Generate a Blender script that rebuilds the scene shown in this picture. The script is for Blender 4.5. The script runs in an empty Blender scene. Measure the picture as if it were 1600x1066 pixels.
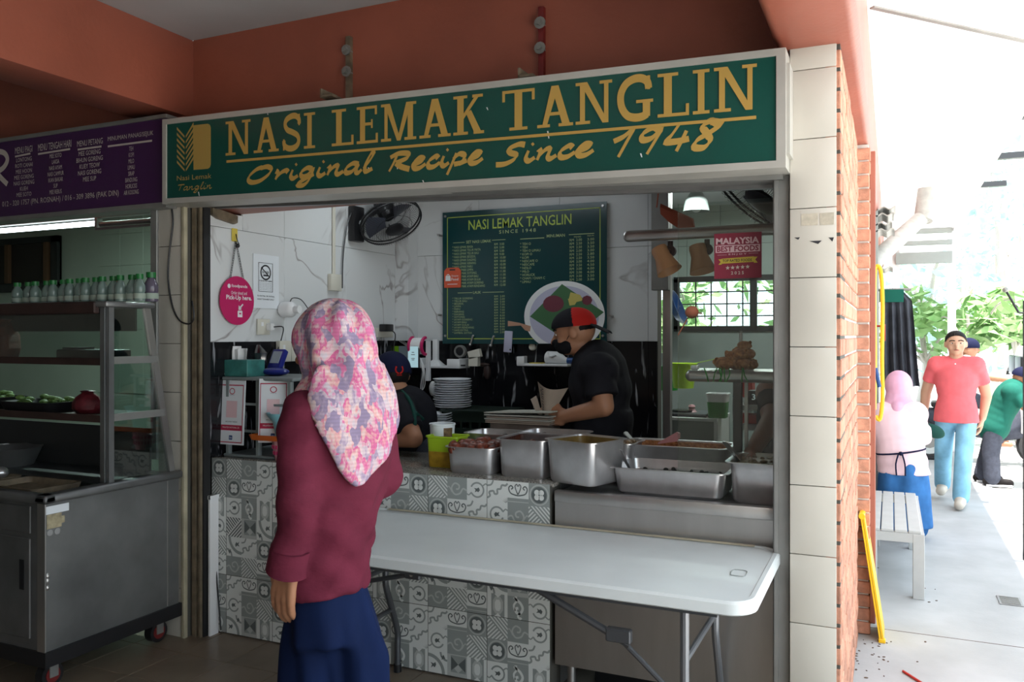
import bpy, bmesh, math, random
from mathutils import Vector, Matrix, Quaternion
random.seed(7)
PI = math.pi
V = Vector
SC = bpy.context.scene
COL = SC.collection

# ------------------------------------------------------------------ camera, sky, sun, large lights, exposure
YAW = math.radians(24.5)
CZ = 1.54
cd = bpy.data.cameras.new('camera')
cam = bpy.data.objects.new('camera', cd)
COL.objects.link(cam)
cam.location = (0, 0, CZ)
cam.rotation_euler = (PI / 2, 0, YAW)
cd.sensor_width = 36.0
cd.lens = 1300 / 1600 * 36
cd.shift_y = -8 / 1600
cd.clip_start = 0.05
cd.clip_end = 200
SC.camera = cam

SC.view_settings.view_transform = 'Standard'
SC.view_settings.look = 'None'
SC.view_settings.gamma = 1.0
SC.view_settings.use_curve_mapping = False
SC.view_settings.exposure = -0.45

w = bpy.data.worlds.new('sky')
SC.world = w
w.use_nodes = True
bg = w.node_tree.nodes['Background']
bg.inputs['Color'].default_value = (0.80, 0.92, 1.0, 1)
bg.inputs['Strength'].default_value = 4.2

def lamp(name, kind, loc, energy, color=(1, 1, 1), rot=(0, 0, 0), size=1.0, size_y=None):
    l = bpy.data.lights.new(name, kind)
    l.energy = energy
    l.color = color
    if kind == 'AREA':
        l.size = size
        if size_y:
            l.shape = 'RECTANGLE'
            l.size_y = size_y
    o = bpy.data.objects.new(name, l)
    o.location = loc
    o.rotation_euler = rot
    COL.objects.link(o)
    return o

sun = lamp('sun', 'SUN', (0, 0, 10), 26.0, (1, 0.96, 0.9), (math.radians(8), math.radians(-0.5), 0))
sun.data.angle = math.radians(1)
# strip lights on the ceiling inside the stall and the kitchen behind it
lamp('stall_strip_light', 'AREA', (-2.3, 4.2, 2.58), 9, (0.85, 0.95, 1.0), (0, 0, 0), 1.2, 0.08)
lamp('kitchen_strip_light', 'AREA', (-1.0, 6.2, 2.6), 40, (0.9, 1.0, 0.97), (0, 0, 0), 1.2, 0.08)
lamp('left_stall_strip_light', 'AREA', (-4.8, 4.3, 2.68), 60, (0.75, 1.0, 0.9), (0, 0, 0), 1.2, 0.06)

# ------------------------------------------------------------------ photograph pixel -> point in the place
_c, _s = math.cos(YAW), math.sin(YAW)
def at(px, py, Y=None, X=None, z=None):
    u, v = (px - 800) / 1300, (525 - py) / 1300
    d = V((-_s + _c * u, _c + _s * u, v))
    if Y is not None: k = Y / d.y
    elif X is not None: k = X / d.x
    else: k = (z - CZ) / d.z
    return V((0, 0, CZ)) + d * k

# ------------------------------------------------------------------ materials
MATS = {}
def mat(name, col, rough=0.5, metal=0.0, var=0.0, scale=6.0, bump=0.0, bscale=60.0, col2=None, emit=None, coat=0.0, stretch=None, rnd=0.0, spec=0.5):
    m = bpy.data.materials.new(name)
    m.use_nodes = True
    nt = m.node_tree
    b = nt.nodes['Principled BSDF']
    b.inputs['Roughness'].default_value = rough
    b.inputs['Metallic'].default_value = metal
    b.inputs['Specular IOR Level'].default_value = spec
    if coat: b.inputs['Coat Weight'].default_value = coat
    c = (col[0], col[1], col[2], 1)
    b.inputs['Base Color'].default_value = c
    m.diffuse_color = c
    L = nt.links.new
    def pos(sc):
        g = nt.nodes.new('ShaderNodeNewGeometry')
        mp = nt.nodes.new('ShaderNodeMapping')
        L(g.outputs['Position'], mp.inputs['Vector'])
        mp.inputs['Scale'].default_value = sc
        return mp.outputs['Vector']
    if var or col2:
        n = nt.nodes.new('ShaderNodeTexNoise')
        st = stretch or (1, 1, 1)
        L(pos([scale * q for q in st]), n.inputs['Vector'])
        n.inputs['Scale'].default_value = 1
        n.inputs['Detail'].default_value = 5
        r = nt.nodes.new('ShaderNodeValToRGB')
        if col2:
            a, z = c, (col2[0], col2[1], col2[2], 1)
        else:
            a = tuple(max(0, q * (1 - var)) for q in c[:3]) + (1,)
            z = tuple(min(1, q * (1 + var)) for q in c[:3]) + (1,)
        r.color_ramp.elements[0].color = a
        r.color_ramp.elements[1].color = z
        r.color_ramp.elements[0].position = 0.3
        r.color_ramp.elements[1].position = 0.7
        L(n.outputs['Fac'], r.inputs['Fac'])
        out = r.outputs['Color']
        if rnd:
            oi = nt.nodes.new('ShaderNodeObjectInfo')
            hs = nt.nodes.new('ShaderNodeHueSaturation')
            ma = nt.nodes.new('ShaderNodeMapRange')
            ma.inputs['To Min'].default_value = 1 - rnd
            ma.inputs['To Max'].default_value = 1 + rnd
            L(oi.outputs['Random'], ma.inputs['Value'])
            L(ma.outputs['Result'], hs.inputs['Value'])
            L(out, hs.inputs['Color'])
            out = hs.outputs['Color']
        L(out, b.inputs['Base Color'])
    if bump:
        n2 = nt.nodes.new('ShaderNodeTexNoise')
        st = stretch or (1, 1, 1)
        L(pos([bscale * q for q in st]), n2.inputs['Vector'])
        n2.inputs['Scale'].default_value = 1
        n2.inputs['Detail'].default_value = 4
        bp = nt.nodes.new('ShaderNodeBump')
        bp.inputs['Strength'].default_value = bump
        bp.inputs['Distance'].default_value = 0.01
        L(n2.outputs['Fac'], bp.inputs['Height'])
        L(bp.outputs['Normal'], b.inputs['Normal'])
    if emit:
        b.inputs['Emission Color'].default_value = (emit[0], emit[1], emit[2], 1)
        b.inputs['Emission Strength'].default_value = emit[3]
    MATS[name] = m
    return m

def glassmat(name, tint=(1, 1, 1), refl=0.06, rough=0.0):
    m = bpy.data.materials.new(name)
    m.use_nodes = True
    nt = m.node_tree
    nt.nodes.remove(nt.nodes['Principled BSDF'])
    out = nt.nodes['Material Output']
    t = nt.nodes.new('ShaderNodeBsdfTransparent')
    t.inputs['Color'].default_value = (*tint, 1)
    g = nt.nodes.new('ShaderNodeBsdfGlossy')
    g.inputs['Roughness'].default_value = rough
    lw = nt.nodes.new('ShaderNodeLayerWeight')
    lw.inputs['Blend'].default_value = 0.25
    mr = nt.nodes.new('ShaderNodeMapRange')
    mr.inputs['To Min'].default_value = refl
    mr.inputs['To Max'].default_value = 0.6
    mx = nt.nodes.new('ShaderNodeMixShader')
    nt.links.new(lw.outputs['Facing'], mr.inputs['Value'])
    nt.links.new(mr.outputs['Result'], mx.inputs['Fac'])
    nt.links.new(t.outputs[0], mx.inputs[1])
    nt.links.new(g.outputs[0], mx.inputs[2])
    nt.links.new(mx.outputs[0], out.inputs['Surface'])
    MATS[name] = m
    return m

def marble(name, base, vein, rough=0.25):
    m = mat(name, base, rough)
    nt = m.node_tree; L = nt.links.new; N = nt.nodes.new
    g = N('ShaderNodeNewGeometry'); oi = N('ShaderNodeObjectInfo')
    va = N('ShaderNodeVectorMath'); va.operation = 'MULTIPLY_ADD'
    cmb = N('ShaderNodeCombineXYZ')
    for k in 'XYZ': L(oi.outputs['Random'], cmb.inputs[k])
    va.inputs[1].default_value = (9, 9, 9)
    L(cmb.outputs[0], va.inputs[0]); L(g.outputs['Position'], va.inputs[2])
    n = N('ShaderNodeTexNoise'); n.inputs['Scale'].default_value = 1.5; n.inputs['Detail'].default_value = 4; n.inputs['Distortion'].default_value = 0.9
    L(va.outputs[0], n.inputs['Vector'])
    s = N('ShaderNodeMath'); s.operation = 'SUBTRACT'; s.inputs[1].default_value = 0.5; L(n.outputs['Fac'], s.inputs[0])
    a = N('ShaderNodeMath'); a.operation = 'ABSOLUTE'; L(s.outputs[0], a.inputs[0])
    r = N('ShaderNodeValToRGB')
    r.color_ramp.elements[0].position = 0.0; r.color_ramp.elements[0].color = (1, 1, 1, 1)
    r.color_ramp.elements[1].position = 0.016; r.color_ramp.elements[1].color = (0, 0, 0, 1)
    L(a.outputs[0], r.inputs['Fac'])
    n2 = N('ShaderNodeTexNoise'); n2.inputs['Scale'].default_value = 2.3; L(va.outputs[0], n2.inputs['Vector'])
    r2 = N('ShaderNodeValToRGB'); r2.color_ramp.elements[0].position = 0.45; r2.color_ramp.elements[1].position = 0.62
    L(n2.outputs['Fac'], r2.inputs['Fac'])
    mu = N('ShaderNodeMath'); mu.operation = 'MULTIPLY'; L(r.outputs['Color'], mu.inputs[0]); L(r2.outputs['Color'], mu.inputs[1])
    mx = N('ShaderNodeMix'); mx.data_type = 'RGBA'
    mx.inputs[6].default_value = (*base, 1); mx.inputs[7].default_value = (*vein, 1)
    L(mu.outputs[0], mx.inputs[0]); L(mx.outputs[2], nt.nodes['Principled BSDF'].inputs['Base Color'])
    return m

def streaks(name):
    m = mat(name, (0.006, 0.006, 0.008), 0.18)
    nt = m.node_tree; L = nt.links.new; N = nt.nodes.new
    g = N('ShaderNodeNewGeometry'); mp = N('ShaderNodeMapping'); mp.inputs['Scale'].default_value = (26, 26, 4.0)
    L(g.outputs['Position'], mp.inputs['Vector'])
    n = N('ShaderNodeTexNoise'); n.inputs['Scale'].default_value = 1; n.inputs['Detail'].default_value = 3; n.inputs['Distortion'].default_value = 0.6
    L(mp.outputs[0], n.inputs['Vector'])
    r = N('ShaderNodeValToRGB')
    r.color_ramp.elements[0].position = 0.61; r.color_ramp.elements[0].color = (0.006, 0.006, 0.008, 1)
    r.color_ramp.elements[1].position = 0.74; r.color_ramp.elements[1].color = (0.42, 0.43, 0.46, 1)
    L(n.outputs['Fac'], r.inputs['Fac']); L(r.outputs['Color'], nt.nodes['Principled BSDF'].inputs['Base Color'])
    return m

def hijabmat(name):
    m = mat(name, (0.8, 0.5, 0.6), 0.85, spec=0.1)
    nt = m.node_tree; L = nt.links.new; N = nt.nodes.new
    tc = N('ShaderNodeNewGeometry'); mp = N('ShaderNodeMapping'); mp.inputs['Scale'].default_value = (26, 26, 15); mp.inputs['Rotation'].default_value = (0.5, 0.6, 0.3)
    L(tc.outputs['Position'], mp.inputs['Vector'])
    nz = N('ShaderNodeTexNoise'); nz.inputs['Scale'].default_value = 1.2; L(mp.outputs[0], nz.inputs['Vector'])
    ad = N('ShaderNodeVectorMath'); ad.operation = 'MULTIPLY_ADD'; ad.inputs[1].default_value = (1.3, 1.3, 1.3); L(nz.outputs['Color'], ad.inputs[0]); L(mp.outputs[0], ad.inputs[2])
    v = N('ShaderNodeTexVoronoi'); v.inputs['Scale'].default_value = 1.5; L(ad.outputs[0], v.inputs['Vector'])
    sp = N('ShaderNodeSeparateColor'); L(v.outputs['Color'], sp.inputs[0])
    n2 = N('ShaderNodeTexNoise'); n2.inputs['Scale'].default_value = 2.2; n2.inputs['Detail'].default_value = 3; L(mp.outputs[0], n2.inputs['Vector'])
    n = N('ShaderNodeMix'); n.inputs[0].default_value = 0.45; L(sp.outputs[0], n.inputs[2]); L(n2.outputs['Fac'], n.inputs[3])
    cols = [(0.24, 0.19, 0.29), (0.36, 0.28, 0.37), (0.56, 0.45, 0.46), (0.58, 0.34, 0.32), (0.50, 0.09, 0.24), (0.56, 0.38, 0.40), (0.46, 0.42, 0.47), (0.54, 0.15, 0.29)]
    r = N('ShaderNodeValToRGB'); el = r.color_ramp.elements
    el[0].position = 0.26; el[0].color = (*cols[0], 1)
    el[1].position = 0.74; el[1].color = (*cols[-1], 1)
    for i in range(1, 7):
        e = el.new(0.26 + 0.48 * i / 7); e.color = (*cols[i], 1)
    L(n.outputs[0], r.inputs['Fac'])
    w1 = N('ShaderNodeTexWave'); w1.inputs['Scale'].default_value = 30; w1.bands_direction = 'Z'; L(tc.outputs['Position'], w1.inputs['Vector'])
    m2 = N('ShaderNodeMix'); m2.data_type = 'RGBA'; m2.blend_type = 'MULTIPLY'; m2.inputs[0].default_value = 0.12
    L(r.outputs['Color'], m2.inputs[6]); L(w1.outputs['Color'], m2.inputs[7])
    L(m2.outputs[2], nt.nodes['Principled BSDF'].inputs['Base Color'])
    return m

def canopymat(name):
    m = mat(name, (0.85, 0.84, 0.83), 0.7)
    nt = m.node_tree; N = nt.nodes.new
    t = N('ShaderNodeBsdfTranslucent'); t.inputs['Color'].default_value = (0.9, 0.88, 0.87, 1)
    mx = N('ShaderNodeMixShader'); mx.inputs[0].default_value = 0.45
    nt.links.new(nt.nodes['Principled BSDF'].outputs[0], mx.inputs[1]); nt.links.new(t.outputs[0], mx.inputs[2])
    nt.links.new(mx.outputs[0], nt.nodes['Material Output'].inputs['Surface'])
    return m

mat('coral', (0.295, 0.084, 0.052), 0.45, var=0.16, scale=2.2, bump=0.12, bscale=45)
mat('grey_ceiling', (0.42, 0.42, 0.43), 0.8, var=0.08, scale=1.5)
mat('cream_tile', (0.56, 0.53, 0.47), 0.25, var=0.06, scale=3)
mat('cream_trim', (0.42, 0.38, 0.27), 0.5, var=0.2, scale=9)
mat('grout', (0.075, 0.07, 0.06), 0.9)
mat('brick', (0.46, 0.215, 0.14), 0.85, var=0.25, scale=25, bump=0.3, bscale=120, rnd=0.22)
mat('mortar', (0.72, 0.68, 0.63), 0.95, var=0.1, scale=30)
mat('render_dark', (0.10, 0.065, 0.045), 0.9, var=0.3, scale=12)
mat('floor_tile', (0.20, 0.155, 0.115), 0.35, var=0.14, scale=7, rnd=0.08)
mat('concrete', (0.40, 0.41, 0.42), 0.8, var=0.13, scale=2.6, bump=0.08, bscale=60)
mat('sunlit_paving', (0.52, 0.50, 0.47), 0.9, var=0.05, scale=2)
mat('gap_shade', (0.012, 0.012, 0.013), 0.7)  # near-black colour standing in for shade in the shutter track
mat('dull_wall', (0.30, 0.26, 0.22), 0.9)
mat('steel', (0.50, 0.49, 0.48), 0.34, metal=0.9, var=0.12, scale=7, stretch=(1, 1, 0.15))
mat('pan_steel', (0.60, 0.59, 0.60), 0.30, metal=0.85, var=0.10, scale=14)
mat('dull_steel', (0.27, 0.27, 0.27), 0.42, metal=0.75, var=0.2, scale=5)
mat('cart_steel', (0.22, 0.225, 0.23), 0.38, metal=0.7, var=0.22, scale=4)
mat('dark_steel', (0.06, 0.062, 0.065), 0.4, metal=0.5)
mat('grey_metal', (0.26, 0.26, 0.25), 0.45, metal=0.4, var=0.1, scale=8)
mat('old_metal', (0.20, 0.16, 0.11), 0.6, metal=0.3, var=0.35, scale=16)
mat('alu_frame', (0.50, 0.49, 0.45), 0.4, metal=0.25, var=0.08, scale=6)
mat('black_paint', (0.012, 0.012, 0.014), 0.4)
mat('black_plastic', (0.014, 0.014, 0.016), 0.35)
mat('sign_green', (0.006, 0.068, 0.052), 0.22, var=0.10, scale=3)
mat('gold', (0.50, 0.31, 0.075), 0.4)
mat('pale_gold', (0.40, 0.27, 0.07), 0.5)
mat('sign_purple', (0.055, 0.014, 0.075), 0.4)
mat('sign_white', (0.55, 0.50, 0.46), 0.5)
mat('board_green', (0.008, 0.050, 0.055), 0.2)
mat('lime', (0.42, 0.55, 0.08), 0.5)
mat('pale_lime', (0.36, 0.48, 0.22), 0.5)
marble('marble_tile', (0.66, 0.68, 0.69), (0.30, 0.28, 0.28))
streaks('black_tile')
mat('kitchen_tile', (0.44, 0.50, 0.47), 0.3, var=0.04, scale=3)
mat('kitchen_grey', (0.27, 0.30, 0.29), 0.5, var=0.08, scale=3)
mat('left_tile', (0.40, 0.47, 0.40), 0.3, var=0.04, scale=3)
mat('granite', (0.17, 0.16, 0.145), 0.2, var=0.7, scale=140)
mat('pat_light', (0.68, 0.70, 0.68), 0.3)
mat('pat_mid', (0.28, 0.305, 0.295), 0.3)
mat('pat_dark', (0.11, 0.125, 0.125), 0.3)
mat('pat_pale', (0.45, 0.47, 0.455), 0.3)
mat('table_white', (0.60, 0.64, 0.65), 0.33, var=0.04, scale=5)
mat('table_leg', (0.085, 0.09, 0.10), 0.4, metal=0.5)
mat('hammer_grey', (0.22, 0.23, 0.25), 0.35, metal=0.6)
mat('magenta', (0.52, 0.015, 0.12), 0.35)
mat('white', (0.78, 0.79, 0.80), 0.45)
mat('off_white', (0.62, 0.60, 0.52), 0.5)
mat('paper_white', (0.72, 0.76, 0.80), 0.7)
mat('ink', (0.02, 0.02, 0.025), 0.6)
mat('ink_pale', (0.30, 0.30, 0.30), 0.6)
mat('poster_red', (0.42, 0.015, 0.06), 0.5)
mat('sticker_red', (0.28, 0.03, 0.06), 0.4)
mat('sticker_pink', (0.75, 0.52, 0.55), 0.5)
mat('yellow', (0.85, 0.50, 0.01), 0.4)
mat('banner_yellow', (0.62, 0.48, 0.06), 0.5)
mat('orange', (0.62, 0.13, 0.015), 0.5)
mat('tag_orange', (0.62, 0.09, 0.035), 0.45)
mat('rag_orange', (0.40, 0.09, 0.045), 0.7)
mat('teal_box', (0.035, 0.17, 0.155), 0.5, var=0.3, scale=18)
mat('blue_plastic', (0.012, 0.02, 0.20), 0.3)
mat('deep_blue', (0.01, 0.06, 0.22), 0.4)
mat('sky_blue', (0.22, 0.52, 0.60), 0.4)
mat('screen_grey', (0.30, 0.36, 0.42), 0.3)
mat('grey_plastic', (0.19, 0.22, 0.225), 0.5)
mat('pink_plastic', (0.60, 0.30, 0.33), 0.4)
mat('lime_plastic', (0.36, 0.55, 0.02), 0.35)
mat('lime_sheet', (0.22, 0.50, 0.01), 0.5)
mat('green_paint', (0.02, 0.22, 0.03), 0.4)
mat('plate', (0.80, 0.82, 0.86), 0.3)
mat('plate_edge', (0.05, 0.06, 0.12), 0.4)
mat('brown_paper', (0.30, 0.24, 0.19), 0.85, var=0.06, scale=20)
mat('paper_grey', (0.40, 0.40, 0.35), 0.85)
mat('cardboard', (0.12, 0.09, 0.075), 0.9, var=0.2, scale=20)
mat('beige_strip', (0.46, 0.41, 0.30), 0.5, var=0.15, scale=9)
mat('crate_green', (0.006, 0.016, 0.010), 0.5)
mat('tan_lamp', (0.42, 0.22, 0.11), 0.5)
mat('bottle', (0.15, 0.21, 0.19), 0.15)
mat('cap_green', (0.01, 0.14, 0.03), 0.4)
mat('bottle_label', (0.30, 0.36, 0.30), 0.5)
mat('bottle_lilac', (0.10, 0.085, 0.12), 0.2)
mat('wood_brown', (0.035, 0.017, 0.014), 0.6, var=0.3, scale=10)
mat('board_dark', (0.025, 0.018, 0.016), 0.7)
mat('stained_label', (0.36, 0.31, 0.20), 0.6, var=0.3, scale=40)
mat('bag_red', (0.13, 0.012, 0.02), 0.45, var=0.4, scale=30, bump=0.5, bscale=40)
mat('bag_orange', (0.20, 0.04, 0.025), 0.5, var=0.4, scale=25, bump=0.5, bscale=40)
mat('red', (0.45, 0.02, 0.015), 0.5)
mat('wheel_red', (0.16, 0.012, 0.012), 0.5)
mat('clear_glass_edge', (0.25, 0.33, 0.30), 0.2)
glassmat('glass', (0.93, 0.97, 0.95), 0.06)
glassmat('case_glass', (0.72, 0.80, 0.78), 0.05)
glassmat('film', (0.80, 0.83, 0.86), 0.16, 0.15)
mat('tube_lamp', (1, 1, 1), 0.5, emit=(0.82, 0.93, 1.0, 14.0))
mat('phone_screen', (0.1, 0.1, 0.1), 0.3, emit=(0.55, 0.86, 0.95, 0.75))
mat('scale_digits', (0.05, 0.05, 0.05), 0.3, emit=(0.6, 0.75, 0.75, 0.6))
# clothes, skin, food
hijabmat('hijab_print')
mat('maroon', (0.112, 0.0165, 0.034), 0.85, var=0.14, scale=9, bump=0.6, bscale=13, stretch=(1, 1, 1.6), spec=0.12)
mat('navy', (0.004, 0.011, 0.046), 0.85, var=0.3, scale=7, bump=0.2, bscale=10, stretch=(1, 1, 0.3), spec=0.12)
mat('black_cloth', (0.013, 0.013, 0.017), 0.85, var=0.25, scale=9, bump=0.2, bscale=14, spec=0.12)
mat('apron_green', (0.012, 0.055, 0.045), 0.8, spec=0.12)
mat('cap_navy', (0.008, 0.010, 0.035), 0.8, spec=0.12)
mat('cap_red', (0.42, 0.018, 0.014), 0.75, spec=0.12)
mat('mask_black', (0.010, 0.010, 0.012), 0.8, spec=0.12)
mat('skin', (0.36, 0.17, 0.095), 0.55)
mat('skin_dark', (0.20, 0.085, 0.048), 0.55)
mat('skin_light', (0.48, 0.27, 0.18), 0.55)
mat('hair', (0.010, 0.008, 0.008), 0.6, spec=0.12)
mat('lip', (0.28, 0.08, 0.06), 0.5)
mat('eye_white', (0.6, 0.6, 0.58), 0.3)
mat('pink_cloth', (0.66, 0.36, 0.50), 0.85, var=0.1, scale=8, spec=0.12)
mat('pale_pink', (0.76, 0.54, 0.60), 0.85, var=0.06, scale=8, spec=0.12)
mat('polo_red', (0.70, 0.13, 0.15), 0.85, var=0.1, scale=10, spec=0.12)
mat('denim', (0.035, 0.13, 0.33), 0.85, var=0.2, scale=9, spec=0.12)
mat('light_denim', (0.20, 0.42, 0.58), 0.85, var=0.25, scale=7, spec=0.12)
mat('dark_green_cloth', (0.012, 0.10, 0.075), 0.85, spec=0.12)
mat('charcoal_cloth', (0.055, 0.06, 0.08), 0.85, var=0.15, scale=30, spec=0.12)
mat('shoe_pale', (0.50, 0.46, 0.40), 0.7)
mat('shoe_dark', (0.03, 0.025, 0.03), 0.6)
mat('hung_black', (0.05, 0.055, 0.068), 0.8, var=0.3, scale=8, spec=0.12)
mat('bench_grey', (0.44, 0.45, 0.45), 0.55, var=0.05, scale=9)
mat('chicken_red', (0.24, 0.045, 0.018), 0.4, col2=(0.06, 0.014, 0.008), scale=45)
mat('fried', (0.55, 0.24, 0.09), 0.7, col2=(0.22, 0.075, 0.026), scale=60, bump=0.6, bscale=90)
mat('sambal', (0.10, 0.025, 0.012), 0.4, col2=(0.035, 0.010, 0.006), scale=50, bump=0.4, bscale=60)
mat('curry', (0.20, 0.13, 0.035), 0.3, col2=(0.10, 0.06, 0.02), scale=20)
mat('dark_food', (0.012, 0.010, 0.009), 0.5, bump=0.5, bscale=90)
mat('yellow_food', (0.45, 0.28, 0.02), 0.5, col2=(0.28, 0.17, 0.01), scale=40)
mat('brown_food', (0.22, 0.13, 0.06), 0.6, col2=(0.10, 0.055, 0.025), scale=70, bump=0.4, bscale=90)
mat('greens', (0.12, 0.22, 0.05), 0.6, var=0.4, scale=50)
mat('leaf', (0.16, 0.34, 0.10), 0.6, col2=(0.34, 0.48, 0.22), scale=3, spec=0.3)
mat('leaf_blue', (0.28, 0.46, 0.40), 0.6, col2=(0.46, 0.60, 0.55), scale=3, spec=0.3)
mat('bark', (0.40, 0.36, 0.32), 0.9)
mat('pipe_grey', (0.38, 0.38, 0.36), 0.6, var=0.15, scale=12)
mat('banana_leaf', (0.05, 0.15, 0.06), 0.5)
mat('egg_yellow', (0.55, 0.46, 0.12), 0.5)
mat('maroon_print', (0.16, 0.03, 0.05), 0.5)
mat('lilac_print', (0.48, 0.48, 0.62), 0.5)
canopymat('canopy_sheet')

# ------------------------------------------------------------------ mesh builder
class MB:
    def __init__(s):
        s.bm = bmesh.new(); s.mi = 0
    def _f(s, vs):
        try:
            f = s.bm.faces.new(vs); f.material_index = s.mi; return f
        except ValueError:
            return None
    def box(s, a, b, bev=0, seg=2, R=None, c=None):
        x0, y0, z0 = (min(a[i], b[i]) for i in range(3)); x1, y1, z1 = (max(a[i], b[i]) for i in range(3))
        P = [V(p) for p in ((x0, y0, z0), (x1, y0, z0), (x1, y1, z0), (x0, y1, z0), (x0, y0, z1), (x1, y0, z1), (x1, y1, z1), (x0, y1, z1))]
        if R is not None:
            o = V(c) if c is not None else V((0, 0, 0))
            P = [o + R @ p for p in P]
        vs = [s.bm.verts.new(p) for p in P]
        fs = [s._f([vs[i] for i in q]) for q in ((3, 2, 1, 0), (4, 5, 6, 7), (0, 1, 5, 4), (1, 2, 6, 5), (2, 3, 7, 6), (3, 0, 4, 7))]
        if bev:
            es = list({e for f in fs for e in f.edges})
            r = bmesh.ops.bevel(s.bm, geom=es, offset=bev, segments=seg, affect='EDGES', profile=0.5, clamp_overlap=True)
            for f in r['faces']: f.material_index = s.mi
        return s
    def poly(s, pts):
        s._f([s.bm.verts.new(V(p)) for p in pts]); return s
    def prism(s, pts, d):
        """flat outline pts (3-D) pushed along d"""
        d = V(d); n = len(pts)
        a = [s.bm.verts.new(V(p)) for p in pts]; b = [s.bm.verts.new(V(p) + d) for p in pts]
        s._f(a[::-1]); s._f(b)
        for i in range(n): s._f([a[i], a[(i + 1) % n], b[(i + 1) % n], b[i]])
        return s
    def loft(s, rings, cap0=True, cap1=True, closed=True):
        R = [[s.bm.verts.new(V(p)) for p in r] for r in rings]
        n = len(R[0])
        for a, b in zip(R, R[1:]):
            for i in range(n if closed else n - 1):
                s._f([a[i], a[(i + 1) % n], b[(i + 1) % n], b[i]])
        if cap0: s._f(R[0][::-1])
        if cap1: s._f(R[-1])
        return s
    def cyl(s, p0, p1, r0, r1=None, n=14, cap=True):
        p0, p1 = V(p0), V(p1); r1 = r0 if r1 is None else r1
        d = (p1 - p0).normalized(); a = d.orthogonal().normalized(); b = d.cross(a)
        rr = lambda p, r: [p + (a * math.cos(2 * PI * i / n) + b * math.sin(2 * PI * i / n)) * r for i in range(n)]
        return s.loft([rr(p0, max(r0, 1e-5)), rr(p1, max(r1, 1e-5))], cap, cap)
    def tube(s, pts, r, n=8, smooth=0, closed=False):
        P = [V(p) for p in pts]
        if smooth: P = spline(P, smooth)
        rings = []; a = None
        for i, p in enumerate(P):
            if closed: d = (P[(i + 1) % len(P)] - P[i - 1]).normalized()
            else: d = (P[min(i + 1, len(P) - 1)] - P[max(i - 1, 0)]).normalized()
            a = d.orthogonal().normalized() if a is None else (a - d * a.dot(d)).normalized()
            b = d.cross(a); rad = r[i] if isinstance(r, (list, tuple)) and len(r) == len(P) else (r if not isinstance(r, (list, tuple)) else r[0] + (r[1] - r[0]) * i / max(1, len(P) - 1))
            rings.append([p + (a * math.cos(2 * PI * k / n) + b * math.sin(2 * PI * k / n)) * rad for k in range(n)])
        if closed:
            rings.append(rings[0]); return s.loft(rings, False, False)
        return s.loft(rings)
    def lathe(s, prof, n=24, c=(0, 0, 0), R=None):
        c = V(c); R = R or Matrix.Identity(3)
        rings = [[c + R @ V((max(r, 1e-5) * math.cos(2 * PI * i / n), max(r, 1e-5) * math.sin(2 * PI * i / n), z)) for i in range(n)] for r, z in prof]
        return s.loft(rings)
    def ell(s, c, r, R=None, n=16, m=10):
        c = V(c); R = R or Matrix.Identity(3)
        if not isinstance(r, (tuple, list)): r = (r, r, r)
        rings = []
        for j in range(m + 1):
            t = -PI / 2 + PI * j / m; cz = math.sin(t); q = max(math.cos(t), 1e-3)
            rings.append([c + R @ V((r[0] * q * math.cos(2 * PI * i / n), r[1] * q * math.sin(2 * PI * i / n), r[2] * cz)) for i in range(n)])
        return s.loft(rings)
    def cap(s, p0, r0, p1, r1=None, n=14):
        """tapered limb with round ends"""
        r1 = r0 if r1 is None else r1
        s.cyl(p0, p1, r0, r1, n); s.ell(p0, r0, n=n, m=8); s.ell(p1, r1, n=n, m=8); return s
    def mesh(s, name, mats, smooth=35):
        bmesh.ops.recalc_face_normals(s.bm, faces=s.bm.faces[:])
        me = bpy.data.meshes.new(name); s.bm.to_mesh(me); s.bm.free()
        for m in (mats if isinstance(mats, (list, tuple)) else [mats]): me.materials.append(MATS[m])
        if smooth:
            me.shade_smooth(); me.set_sharp_from_angle(angle=math.radians(smooth))
        return me

def spline(P, k):
    P = [V(p) for p in P]; out = []
    for i in range(len(P) - 1):
        p0, p1, p2, p3 = P[max(i - 1, 0)], P[i], P[i + 1], P[min(i + 2, len(P) - 1)]
        for j in range(k):
            t = j / k
            out.append(0.5 * ((2 * p1) + (p2 - p0) * t + (2 * p0 - 5 * p1 + 4 * p2 - p3) * t * t + (3 * p1 - p0 - 3 * p2 + p3) * t ** 3))
    out.append(P[-1]); return out

def clean(name):
    return name
def tag(o, label=None, cat=None, group=None, kind=None):
    if label: o['label'] = label
    if cat: o['category'] = cat
    if group: o['group'] = group
    if kind: o['kind'] = kind
    return o
def put(name, me, parent=None, local=False):
    o = bpy.data.objects.new(name, me); COL.objects.link(o)
    if parent is not None:
        o.parent = parent
        if not local and parent.parent is None: o.matrix_parent_inverse = parent.matrix_basis.inverted()
    return o
def obj(name, mb, mats, parent=None, local=False, smooth=35):
    return put(name, mb.mesh(name, mats, smooth), parent, local)
def thing(name, label, cat, loc=(0, 0, 0), rot=None, group=None):
    o = bpy.data.objects.new(name, None); COL.objects.link(o)
    o.empty_display_size = 0.1; o.location = loc
    if rot is not None: o.rotation_euler = rot
    return tag(o, label, cat, group)
def struct(name, mb, mats, parent=None, smooth=35):
    o = obj(name, mb, mats, parent, smooth=smooth)
    if parent is None: o['kind'] = 'structure'
    return o
def kids(o):
    return [c for c in COL.objects if c.parent == o]
CH = {}
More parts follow.
